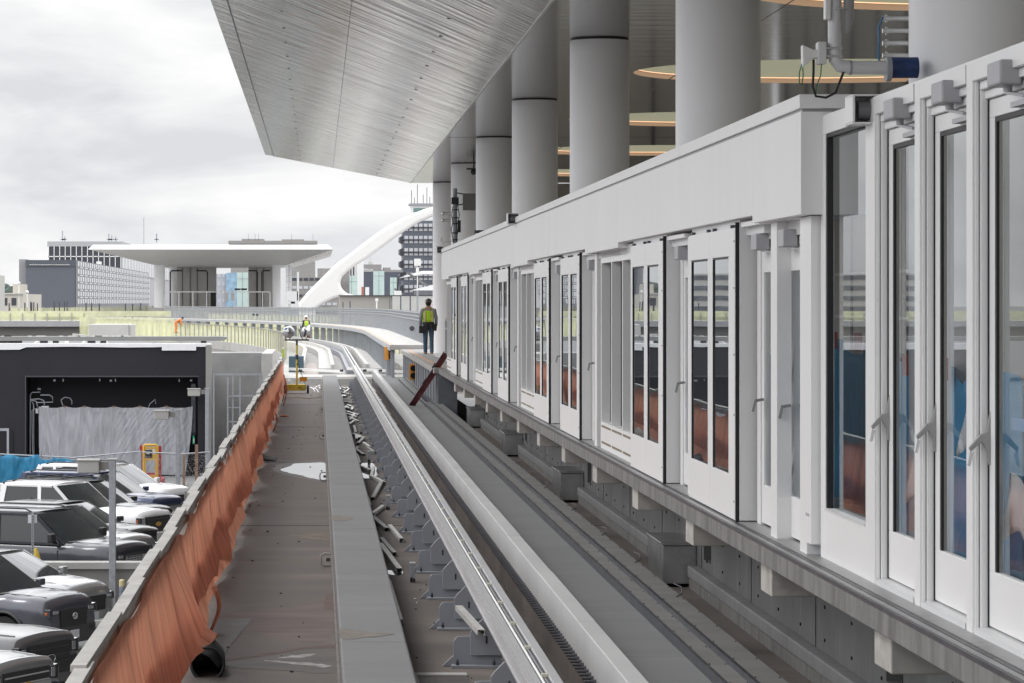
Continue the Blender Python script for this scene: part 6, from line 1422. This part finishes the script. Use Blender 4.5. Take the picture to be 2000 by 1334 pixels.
def net(top_h, bot_fn, xoff, seed, nm, y0, y1, topfn=None, nv=22):
    ny = int((y1-y0)/.11)
    def f(u, v):
        y = y0+(y1-y0)*u
        seg = (y-14)/2.45; fr = seg-math.floor(seg)
        sc_ = abs(math.sin(math.pi*fr)); r_ = .5+.5*nz(math.floor(seg)*1.7, seed)
        th = top_h + (topfn(y) if topfn else (.02+.20*max(0,r_-.3)*1.6*sc_**1.4))
        bh = bot_fn(y)
        w_ = 1-v                                      # 0 top, 1 bottom
        H = th+(bh-th)*w_
        fk = 1 if y < 55 else max(.45, 1-(y-55)/70)
        fold = (nz(y*.33+w_*.6, seed, w_*.8)*.10 + nz(y*.9-w_*1.3, seed+4, w_*1.2)*.035 + nz(y*3.1+w_*2, seed+9, w_*2)*.010)*(.15+.95*w_)*fk
        x = -1.195+xoff*fk+.14*fk*w_**1.2+fold + .17*math.exp(-((y-25.3)/1.2)**2)*w_**1.6
        lo = -1.190+xoff*.5
        return (max(x, lo), y+.10*nz(y*.7, w_*2, seed), zh(H))
    o = MB().grid(f, ny, nv).build(nm, orm, tn); return o
def bot(y): return 2.97+.03*nz(y*.9,3)-max(0,.20*nz(y*.35,7))-.20*math.exp(-((y-25.4)/.8)**2)
def bot2(y): return min(2.98, 2.80+.16*nz(y*.35,12)+.06*math.sin(y*.6))
net(1.955, bot2, .0, 1.3, 'upper_net', NET0, NET1)
net(2.50, bot, .02, 6.1, 'lower_net', NET0+.8, NET1, topfn=lambda y: .10*nz(y*.25,5)+.03*nz(y*1.0,2))
# strands and torn strips
q = MB()
for (y,x,h0,h1) in ((88,-.95,2.2,2.96),(89.5,-1.0,2.1,2.9),(71,-1.0,2.55,2.98),(27.5,-.95,2.55,2.99)):
    q = MB(); q.grid(lambda u,v,y=y,x=x,h0=h0,h1=h1: (x+.05*math.sin(v*4)+.03*u,y+.25*u+.1*v,zh(h0+(h1-h0)*v)),3,8); q.build('torn_strip', orm, tn, solid=.004)

# scraps and black things poking out at the foot
t = thing('black_pipe_end', 'open end of a fat black corrugated pipe under the netting at the bottom', 'pipe', (-.95,24.9,ZD))
q = MB(); q.tube([(-.88,24.6,ZD+.10),(-.90,25.2,ZD+.10),(-.98,26.0,ZD+.09),(-1.12,26.8,ZD+.08)], [.13,.13,.11,.06], 28, caps=False)
for k in range(6): pass
q.build('pipe', black, t, solid=.012)
q = MB(); q.tube([(-.88+.13*math.cos(2*math.pi*i/24),24.6,ZD+.105+.13*math.sin(2*math.pi*i/24)) for i in range(25)], .012, 6); q.build('rim', trimb, t)
q = MB(); q.grid(lambda u,v: (-1.2+.42*u, 58.0+1.6*v, ZD+.01+.17*(1-u)**1.2*math.sin(math.pi*min(1,v*.9+.1))),10,10); tag(q.build('black_cloth', black, solid=.01), 'crumpled black cloth sticking out under the netting beside the puddle', 'cloth')
for i,(x,y,a_) in enumerate(((-1.05,91,0),)):
    q = MB(); q.grid(lambda u,v: (-1.0+.32*u,80.5+.8*v+.2*u,ZD+.012+.02*math.sin(u*5)),8,4); tag(q.build('net_scrap', orm, solid=.004), 'scrap of orange netting lying flat on the deck', 'scrap')
t = thing('barrier_end_post', 'white post with yellow tape at the far end of the orange netting', 'post', (-1.2,106,ZD))
q = MB(); q.box(-1.22,-1.16,106,106.05,ZD,zh(1.55)); q.build('post', white_plastic, t)
q = MB(); q.box(-1.225,-1.15,105.98,106.0,zh(1.9),zh(1.6)); q.build('tape', mat('lime_tape',(.45,.60,.08),.6,var=.2,scale=20), t)
# ================================================================== offcuts of white channel lying in the track bed
def offcut(nm, x, y, ln, an, up, lb, tilt=0, w_=.05, h_=.04, m=None):
    t = thing(nm, lb, 'offcut', (x,y,ZD+up), R(an), 'white channel offcuts in the track bed'); t.rotation_euler = (R(tilt),0,R(an))
    q = MB(); e = .004
    q.box(-w_/2,w_/2,-ln/2,ln/2,h_-e,h_); q.box(-w_/2,-w_/2+e,-ln/2,ln/2,0,h_-e-.0001); q.box(w_/2-e,w_/2,-ln/2,ln/2,0,h_-e-.0001); q.box(-w_/2+e+.0001,-w_/2+.018,-ln/2,ln/2,0,e)
    q.build('channel', m or offm, t, local=True); return t
offm = mat('offcut_white', (.60,.60,.58), .35, metal=.3, var=.15, scale=12)
offg = mat('offcut_grey', (.36,.36,.355), .4, metal=.3, var=.15, scale=12)
random.seed(14)
L0 = 'short piece of cut white metal channel lying in the track bed left of the brackets'
L1 = 'short piece of cut white metal channel lying right of the conductor beam'
def seg(a, lb, m=None, H=2.96, w_=None):
    x1,y1,x2,y2 = a; ln = math.hypot(x2-x1,y2-y1); an = math.degrees(math.atan2(-(x2-x1), y2-y1))
    return offcut('channel_offcut', (x1+x2)/2, (y1+y2)/2, ln, an, zh(H)-ZD-.03, lb, tilt=random.uniform(-.4,.4), m=m or random.choice((offm,offm,offg)), w_=w_ or random.uniform(.05,.065), h_=.045)
NS_ = [(0.76,42.4,0.91,40.3),(0.96,40.8,1.05,38.4),(0.80,38.5,0.91,36.3),(0.77,37.7,0.91,34.1),(0.75,32.6,0.77,28.6),(0.77,61.9,0.9,60.0),(0.76,60.2,0.77,56.4),(0.75,55.8,0.93,54.3),(1.01,55.3,0.92,52.5),(0.91,52.5,1.1,50.6),(1.06,50.7,0.84,46.7),(0.75,46.7,0.76,44.8),(0.96,44.8,0.77,43.0),
 (0.72,111,0.8,104),(0.76,101.5,1.03,99.2),(0.77,98.7,0.94,97.6),(1.06,104.5,0.86,100.9),(0.82,87.9,0.89,85.8),(0.81,79.3,1.01,76.9),(0.92,76.9,0.77,74.9),(0.88,73.7,0.87,69.9),(0.81,69.4,1.0,67.5),(1.02,67.3,0.86,64.8),(0.79,83.4,1.08,81.1),(0.77,82.2,1.02,79.3),(0.76,91.5,1.06,90.6)]
NS_ = NS_[:5]+sorted(NS_[5:], key=lambda a: a[3])
for k, a in enumerate(NS_): seg(a, ('white channel offcut left of the brackets, %s counted from the bottom' % nth(k+1) if k < 16 else L0) if k > 4 else ['pale channel offcut leaning against the wide strip, fifth from the bottom','white box channel offcut lying just left of the brackets, near its open end','short white channel offcut touching the wide strip, above a dark twin','dark sided long channel offcut just below a shorter white one','thin sliver of channel tucked along the foot of the wide strip'][k])
for a in [(1.89,105.7,1.95,102.1),(1.80,99.2,1.95,98.7),(1.80,88.8,1.93,87.1),(1.80,85.0,1.93,81.5),(1.78,76.9,1.93,74.6),(1.80,71.3,1.92,69.4),(1.78,95.6,1.95,93.0)]: seg(a, 'white channel offcut right of the conductor beam, %s counted from the far end' % nth(1+sorted([105.7,99.2,88.8,85.0,76.9,71.3,95.6],reverse=True).index(a[1])))
seg((1.22,26.5,1.30,24.4), 'long white channel offcut resting across the nearest brackets', offm, 2.62, .06)
for k in range(16):
    y = random.uniform(62,108); x = random.uniform(.80,1.05); seg((x,y,x+random.uniform(-.12,.12),y-random.uniform(1,2.5)), L0)
t = thing('glass_jar', 'small clear round jar lid lying by the brackets', 'jar lid', (.98,30.6,ZD))
q = MB(); q.tube([(.98+.022*math.cos(2*math.pi*i/16),30.6,ZD+.03+.025*math.sin(2*math.pi*i/16)) for i in range(17)],.004,5); q.build('rim', alu, t)
q = MB(); random.seed(31)
for k in range(260):
    x = random.choice((random.uniform(.72,1.3),random.uniform(1.62,1.95),random.uniform(-1.0,.12))); y = random.uniform(18,110); r = random.uniform(.004,.011)
    q.sphere((x,y,ZD+r*.6), r, 5, 3, (random.uniform(1,2.5),random.uniform(1,4),.8))
q.build('grit', mat('grit_dark',(.05,.045,.042),.9,var=.4,scale=20), kind='stuff')
t = thing('floor_hatch', 'shallow steel hatch frame in the track bed at the bottom', 'hatch', (.95,22.6,ZD))
q = MB(); q.box(.74,1.25,21.9,22.05,ZD,ZD+.02); q.box(.74,.80,22.05,24.6,ZD,ZD+.02); q.box(.74,1.2,24.6,24.75,ZD,ZD+.02); q.build('frame', conc_light, t)
q = MB(); q.box(.80,1.2,22.05,24.6,ZD+.001,ZD+.006); q.build('plate', wetc, t)

# ================================================================== twin lamp stand
t = thing('light_stand', 'yellow wheeled work light stand with two silver balloon lamps on a black bar', 'work light', (-.68,101.5,ZD))
X, Y = -.68, 101.5; ylm = mat('stand_yellow', (.58,.46,.06), .45, var=.06, scale=8)
q = MB(); q.box(X-.33,X+.30,Y-.12,Y+.35,ZD+.13,ZD+.30); q.box(X-.33,X+.30,Y-.16,Y-.12,ZD+.09,ZD+.14); q.build('chassis', ylm, t, bevel=.012)
q = MB(); q.bar((X,Y-.14,ZD+.12),(X-.13,Y-.14,ZD+.28),.03,.03); q.bar((X,Y-.14,ZD+.12),(X+.14,Y-.14,ZD+.28),.03,.03); q.build('brace', ylm, t)
for x in (X-.40,X+.36):
    q = MB(); q.cyl((x-.03,Y-.05,ZD+.14),(x+.04,Y-.05,ZD+.14),.14,20); wh = q.build('wheel', tyre, t)
    q = MB(); q.cyl((x-.035,Y-.05,ZD+.14),(x+.045,Y-.05,ZD+.14),.06,14); q.build('hub', wgrey, wh)
q = MB(); q.cyl((X,Y-.1,ZD+.13),(X,Y-.1,ZD+1.74),.033,14); q.build('pole', ylm, t)
q = MB(); q.cyl((X,Y-.1,ZD+1.12),(X,Y-.1,ZD+1.28),.055,14); q.cyl((X+.01,Y-.1,ZD+.93),(X+.01,Y-.1,ZD+1.0),.036,12); q.cyl((X,Y-.1,ZD+1.6),(X,Y-.1,ZD+1.74),.036,12); q.build('collar', mat('collar_slate',(.05,.06,.09),.5,var=0), t)
q = MB(); q.box(X-.40,X+.40,Y-.13,Y-.07,ZD+1.74,ZD+1.79); q.build('crossbar', blackp, t)
for sx_, off in ((-1,-.27),(1,.27)):
    cx_ = X+off; zz = ZD+2.03
    q = MB(); q.tube([(cx_-.20,Y-.1,zz+.10),(cx_-.15,Y-.1,zz-.10),(cx_-.07,Y-.1,zz-.25)],.014,8) ; q.tube([(cx_+.14,Y-.1,zz+.02),(cx_+.12,Y-.1,zz-.09),(cx_+.02,Y-.1,zz-.25)],.014,8); q.build('yoke', blackp, t)
    q = MB()
    if sx_ < 0: q.sphere((cx_,Y-.12,zz),.205,24,14,(1,.9,.95))
    else: q.sphere((cx_-.02,Y-.0,zz),.17,24,14,(.6,1,1)); q.loft([((cx_+.05,Y,zz),.17,.17,(0,1,0),(0,0,1)),((cx_+.17,Y,zz+.02),.235,.245,(0,1,0),(0,0,1))],24,caps=False,p=2)
    lm = q.build('lamp', mat('balloon_silver',(.52,.52,.54),.22,metal=.6,var=.12,scale=8), t, smooth=True)
    if sx_ < 0:
        q = MB(); q.sphere((cx_-.07,Y-.24,zz+.09),.07,12,8,(1,.5,.7)); q.build('blue_patch', mat('blue_patch',(.06,.12,.25),.3,var=.1), lm)
        q = MB(); q.tube([(cx_+.02,Y-.30,zz+.16),(cx_+.04,Y-.32,zz+.03),(cx_-.02,Y-.32,zz-.05),(cx_+.06,Y-.31,zz-.02),(cx_+.12,Y-.28,zz-.04)],.010,6); q.build('strap', blackp, lm)
    else:
        q = MB(); q.tube([(cx_-.02,Y-.14,zz-.13),(cx_+.02,Y-.16,zz+.05),(cx_+.07,Y-.14,zz+.04)],.03,8); q.build('bulb_arm', blackp, lm)
q = MB(); q.box(X+.09,X+.34,Y-.22,Y-.20,ZD+.40,ZD+.55); sg_ = q.build('warning_plate', mat('sign_orange',(.72,.34,.02),.5,var=.04), t)
text('CAUTION', .052, blackp, (X+.215,Y-.222,ZD+.51), (R(90),0,0), sg_, name='plate_lettering', extrude=.001)
text('POWER', .06, mat('red_text',(.5,.05,.02),.5,var=0), (X+.215,Y-.222,ZD+.445), (R(90),0,0), sg_, name='plate_lettering', extrude=.001)
q = MB(); q.tube([(X+.05,Y-.16,ZD+1.1),(X+.09,Y-.2,ZD+.8),(X+.19,Y-.2,ZD+.55),(X+.27,Y-.2,ZD+.35),(X+.32,Y-.2,ZD+.18),(X+.20,Y-.2,ZD+.14),(X+.05,Y-.2,ZD+.22)],.010,6); q.build('cable', black, t)
q = MB(); q.loft([((-1.15,104,ZD+.01),.16,.2),((-1.1,104,ZD+.15),.19,.2),((-1.02,104,ZD+.33),.14,.15),((-.95,104,ZD+.42),.03,.04)],14); tag(q.build('plastic_sack', mat('clear_sack',(.55,.56,.56),.3,var=.1,scale=9,bump=.03,bscale=9)), 'crumpled translucent sack on the deck behind the light stand', 'sack')
q = MB(); q.box(-1.25,-.55,110.5,111.5,ZD,ZD+.30); tag(q.build('low_box', conc_light, bevel=.02), 'pale low box on the deck behind the light stand', 'box')
random.seed(4)
for i,(x,y,lb) in enumerate(((-.1,104.5,'bent pale plastic strip beside the light stand'),(.02,103.6,'second bent pale plastic strip beside the light stand'))):
    q = MB(); q.tube([(x-.15,y+3.5,ZD+.02),(x-.05,y+1.5,ZD+.03),(x+.03,y-1.5,ZD+.01)],.018,6); tag(q.build('plastic_strip', white_plastic), lb, 'strip', 'bent strips by the light stand')
for x,y in ((-.02,106.5),(.08,108.0),(.1,105.2)):
    q = MB(); q.sphere((x,y,ZD+.06),.06,10,6,(1,1,.8)); q.box(x-.08,x+.02,y-.1,y+.1,ZD,ZD+.03); tag(q.build('small_bundle', wgrey), 'small pale bundle on the deck, %s of three behind the light stand' % {106.5:'middle',108.0:'farthest',105.2:'nearest'}[y], 'bundle', 'small bundles near the light stand')
q = MB(); q.tube([(-1.0,96.2,ZD+.01),(-.6,96.8,ZD+.01),(-.3,95.8,ZD+.01),(.0,96.6,ZD+.01),(.12,97.5,ZD+.01)],.012,5); tag(q.build('trailing_rope', mat('cord_yellow',(.42,.32,.10),.8,var=.2)), 'thin yellow rope trailing on the deck in front of the light stand', 'rope')

# ================================================================== red brace, signals
t = thing('red_brace', 'slanting dark red steel beam propped against the platform end', 'beam', (2.9,78,zh(2.5)))
a_, b_ = Vector((2.42,79.0,zh(2.655))), Vector((3.22,77.0,zh(1.28)))
rm = mat('red_oxide', (.20,.045,.055), .6, var=.25, scale=3, dirt=(.14,.12,.12), dirt_amt=.7, dirt_scale=3); rmg = mat('primer_grey',(.13,.115,.115),.6,var=.15,scale=4)
q = MB(); q.bar(a_, b_, .012, .14, up=(-.86,0,.5)); q.build('web', rm, t)
dv = (b_-a_).normalized(); nv_ = dv.cross(Vector((0,1,0))).normalized()
for s_ in (-1,1):
    q = MB(); q.bar(a_+nv_*.07*s_, b_+nv_*.07*s_, .10, .014, up=nv_); q.build('flange', rm if s_ < 0 else rmg, t)
q = MB(); m_ = a_+(b_-a_)*.42; q.bar(m_+nv_*.08, m_+dv*.16+nv_*.08, .09,.03,up=nv_); m_ = a_+(b_-a_)*.72; q.bar(m_-nv_*-.09, m_+dv*.12+nv_*.09, .09,.04,up=nv_); q.build('clip', blackp, t)
so = mat('signal_orange', (.62,.26,.03), .45, var=.05)
s0 = thing('track_signal', 'orange two lamp track signal on the posts under the worker walkway', 'signal', (2.97,95,zh(2.15)), 0, 'orange track signals')
q = MB(); q.box(-.13,.10,0,.16,-.24,.25); q.build('case', so, s0, bevel=.012, local=True)
for z in (-.11,.12):
    q = MB(); q.cyl((.0,-.10,z),(.0,.0,z),.095,20,caps=False); q.cyl((.0,-.004,z),(.0,.0,z),.09,20); q.build('hood', black, s0, local=True)
    q = MB(); q.box(-.02,.115,-.12,-.001,z+.095,z+.108); q.build('visor', so, s0, local=True)
q = MB(); q.cyl((.03,.08,-.85),(.03,.08,-.24),.03,8); q.cyl((.08,.08,-.85),(.08,.08,-.24),.015,6); q.build('pole', galv, s0, local=True)
s1 = copy_tree(s0, loc=(2.62,112,zh(1.85)), label='orange track signal seen edge on at the start of the curve')
s1.rotation_euler = (0,0,R(75))

# ================================================================== WORKERS
skin = mat('skin', (.42,.25,.17), .55, var=.05, scale=8); denim = mat('denim', (.055,.10,.17), .8, var=.12, scale=9, bump=.004, bscale=30); shirt = mat('shirt_grey', (.27,.28,.31), .8, var=.08, scale=8)
vest = mat('vest_lime', (.44,.80,.02), .6, var=.08, scale=6, bump=.006, bscale=9); hiv_o = mat('vest_orange', (.75,.24,.05), .6, var=.05); boot = mat('boot_tan', (.22,.13,.08), .7, var=.1)
leather = mat('leather_black', (.018,.016,.016), .6, var=.1); hatb = mat('hat_dark', (.09,.085,.09), .3, var=.35, scale=14); hatw = mat('hat_white', (.75,.75,.75), .3, var=0); hair = mat('hair_dark', (.02,.015,.012), .7, var=.1); khaki = mat('khaki', (.25,.19,.13), .8, var=.1, scale=8)
def body(par, J, E, Rr, nm='body'):
    me = bpy.data.meshes.new(nm); me.from_pydata(J, E, []); me.update(); o = bpy.data.objects.new(nm, me); COL.objects.link(o); o.parent = par
    me.materials.append(skin); o.modifiers.new('skin', 'SKIN'); sl = me.skin_vertices[0].data
    for i, r in enumerate(Rr): sl[i].radius = (r, r)
    sl[0].use_root = True
    sb = o.modifiers.new('sub', 'SUBSURF'); sb.levels = 1; sb.render_levels = 1; return o
def worker(nm, lb, loc, rz, s_=1.0, hat=hatb, top=shirt, trousers=denim, vst=vest, pose='walk', belt=True):
    t = thing(nm, lb, 'person', loc, rz); t.scale = (s_,)*3
    # facing +y; x to the right of the figure. metres for a 1.75 m figure
    st = .10 if pose == 'walk' else .0
    if pose == 'bend': hipz, sh, hd = .86, (0,.42,1.18), (0,.62,1.22)
    else: hipz, sh, hd = .92, (0,.02,1.42), (0,.045,1.60)
    J = [(0,0,hipz),(0,(sh[1])*.35,hipz+(sh[2]-hipz)*.45),(0,sh[1]*.9,sh[2]-.06),(0,(sh[1]+hd[1])/2,(sh[2]+hd[2])/2-.02),(hd[0],hd[1],hd[2]),(hd[0],hd[1]+.01,hd[2]+.09),
         (.17,sh[1],sh[2]-.02),(.245,sh[1]-.04,1.14 if pose!='bend' else .95),(.25,sh[1]+.05,.90 if pose!='bend' else .72),(.25,sh[1]+.07,.82 if pose!='bend' else .64),
         (-.17,sh[1],sh[2]-.02),(-.245,sh[1]-.04,1.14 if pose!='bend' else .95),(-.25,sh[1]+.07,.90 if pose!='bend' else .72),(-.25,sh[1]+.09,.82 if pose!='bend' else .64),
         (.095,0,hipz-.04),(.10,.03,.50),(.105,-st,.09),(.11,-st+.13,.03),(-.095,0,hipz-.04),(-.095,.06,.50),(-.09,st,.09),(-.095,st+.13,.03)]
    E = [(0,1),(1,2),(2,3),(3,4),(4,5),(2,6),(6,7),(7,8),(8,9),(2,10),(10,11),(11,12),(12,13),(0,14),(14,15),(15,16),(16,17),(0,18),(18,19),(19,20),(20,21)]
    Rr = [.13,.125,.12,.055,.085,.07,.065,.047,.034,.036,.065,.047,.034,.036,.09,.062,.042,.038,.09,.062,.042,.038]
    b_ = body(t, J, E, Rr)
    # fingers and thumb on each hand
    for (hx, hy, hz, sg) in ((.25,J[9][1],J[9][2],1),(-.25,J[13][1],J[13][2],-1)):
        q = MB()
        for k in range(4): q.tube([(hx-.005*sg,hy-.03+.02*k,hz-.02),(hx,hy-.03+.022*k,hz-.07+.006*abs(k-1)),(hx-.018*sg,hy-.028+.022*k,hz-.105+.008*abs(k-1))],[.011,.010,.008],6)
        q.tube([(hx-.01*sg,hy+.035,hz),(hx-.02*sg,hy+.06,hz-.03),(hx-.025*sg,hy+.062,hz-.06)],[.012,.011,.009],6); q.build('fingers', skin, b_, local=True)
    # face: eyes, nose, mouth, ears
    fy, fz = hd[1]+.088, hd[2]+.03
    q = MB(); q.sphere((0,fy+.006,fz-.02),.016,8,6,(.8,1,1.4)); q.sphere((.088,hd[1],fz-.01),.022,8,6,(.4,.8,1.3)); q.sphere((-.088,hd[1],fz-.01),.022,8,6,(.4,.8,1.3)); q.build('nose_and_ears', skin, b_, local=True)
    q = MB(); q.sphere((.03,fy-.008,fz+.01),.010,8,6); q.sphere((-.03,fy-.008,fz+.01),.010,8,6); q.box(-.022,.022,fy-.012,fy-.001,fz-.062,fz-.056); q.build('eyes_and_mouth', hair, b_, local=True)
    # hair and hard hat
    q = MB(); q.sphere((hd[0],hd[1]-.022,hd[2]+.01),.090,16,10,(.98,.92,1.1)); q.build('hair', hair, b_, local=True)
    q = MB(); hz_ = hd[2]+.045; q.add([], []); 
    R_ = [((hd[0],hd[1],hz_),.125,.150),((hd[0],hd[1],hz_+.012),.118,.142),((hd[0],hd[1],hz_+.04),.112,.134),((hd[0],hd[1],hz_+.085),.095,.115),((hd[0],hd[1],hz_+.118),.06,.07),((hd[0],hd[1],hz_+.128),.01,.015)]
    q.loft(R_, 20, p=2); q.box(-.012,.012,hd[1]-.12,hd[1]+.12,hz_+.09,hz_+.122); q.build('hard_hat', hat, t, local=True)
    # trousers, shirt, vest: closed shells just outside the body
    q = MB()
    for (sg, kx, ky, ax, ay) in ((1,.10,.03,.105,-st),(-1,-.095,.06,-.09,st)):
        q.loft([((sg*.085,0,hipz+.06),.10,.115),((sg*.093,0,hipz-.10),.098,.105),((kx,ky+.0,.50),.072,.08),((kx*1.02,(ky+ay)/2-.01,.30),.066,.072),((ax,ay,.08),.062,.07),((ax,ay,.055),.064,.074)],14)
    q.loft([((0,0,hipz+.12),.165,.115),((0,0,hipz-.02),.178,.125),((0,0,hipz-.09),.15,.11)],16); q.build('trousers', trousers, t, local=True)
    q = MB(); m0 = Vector((0,0,hipz+.06)); m2 = Vector((0,sh[1]*.9,sh[2]-.02)); ax2 = (0,1,0) if pose != 'bend' else (0,-.55,.83)
    q.loft([(m0,.165,.118),(m0.lerp(m2,.35),.165,.118),(m0.lerp(m2,.72),.195,.125),(m0.lerp(m2,.93),.185,.105),(m0.lerp(m2,1.04),.09,.07)],18)
    for o_ in (6,10):
        A, B, C = Vector(J[o_]), Vector(J[o_+1]), Vector(J[o_+2]); q.tube([A+(A-B)*.05,A.lerp(B,.5),B,B.lerp(C,.6),C],[.082,.070,.060,.052,.045],10)
    q.build('shirt', top, t, local=True)
    q = MB(); q.loft([(m0.lerp(m2,.10),.182,.136),(m0.lerp(m2,.4),.180,.134),(m0.lerp(m2,.75),.190,.140),(m0.lerp(m2,.95),.165,.118)],18,caps=False); vo = q.build('vest', vst, t, local=True, solid=.008)
    for sg in (-1,1):
        q = MB()
        for yy in (-.148,.143): q.bar(m0.lerp(m2,.1)+Vector((sg*.115,yy,0)), m0.lerp(m2,.92)+Vector((sg*.105,yy*.93,0)), .05, .012, up=(0,1,0))
        q.build('vest_stripe', hiv_o, vo, local=True)
        q = MB()
        for yy in (-.153,.148): q.bar(m0.lerp(m2,.1)+Vector((sg*.115,yy,0)), m0.lerp(m2,.92)+Vector((sg*.105,yy*.93,0)), .026, .012, up=(0,1,0))
        q.build('reflective_strip', MATS['wall_grey'] if 'wall_grey' in MATS else wgrey, vo, local=True)
    for (bx,by) in ((.105,-st),(-.09,st)):
        q = MB(); q.loft([((bx,by+.05,.0),.05,.135),((bx,by+.05,.035),.052,.135),((bx,by+.02,.075),.048,.09),((bx,by,.13),.048,.055)],14); q.build('boot', boot, t, local=True)
    if belt:
        q = MB(); q.loft([((0,0,hipz+.02),.190,.140),((0,0,hipz+.09),.188,.138)],18); bl = q.build('tool_belt', leather, t, local=True)
        for (x0,x1,y0,y1,z0,z1) in ((-.30,-.15,-.15,.08,hipz-.26,hipz-.03),(-.16,-.02,-.20,-.13,hipz-.20,hipz+.02),(.14,.26,-.14,.06,hipz-.18,hipz+.04),(.02,.13,-.18,-.13,hipz-.10,hipz+.05)):
            q = MB(); q.box(x0,x1,y0,y1,z0,z1); q.build('pouch', leather, bl, bevel=.015, local=True)
    return t
worker('person', 'worker seen from behind in lime vest and jeans with a black tool belt', (3.54,98.0,ZP+.004), 0, 1.0)
worker('person', 'distant worker in white hard hat, lime vest and khaki trousers on the far track', (-.78,214,zh(2.66)), R(20), 1.0, hat=hatw, top=leather, trousers=khaki, belt=False, pose='stand')
worker('person', 'worker in orange bending down behind the yellow netting by the far station', (-11.9,258,zh(2.55)), R(-70), 1.0, hat=navy, top=hiv_o, trousers=hiv_o, vst=hiv_o, belt=False, pose='bend')
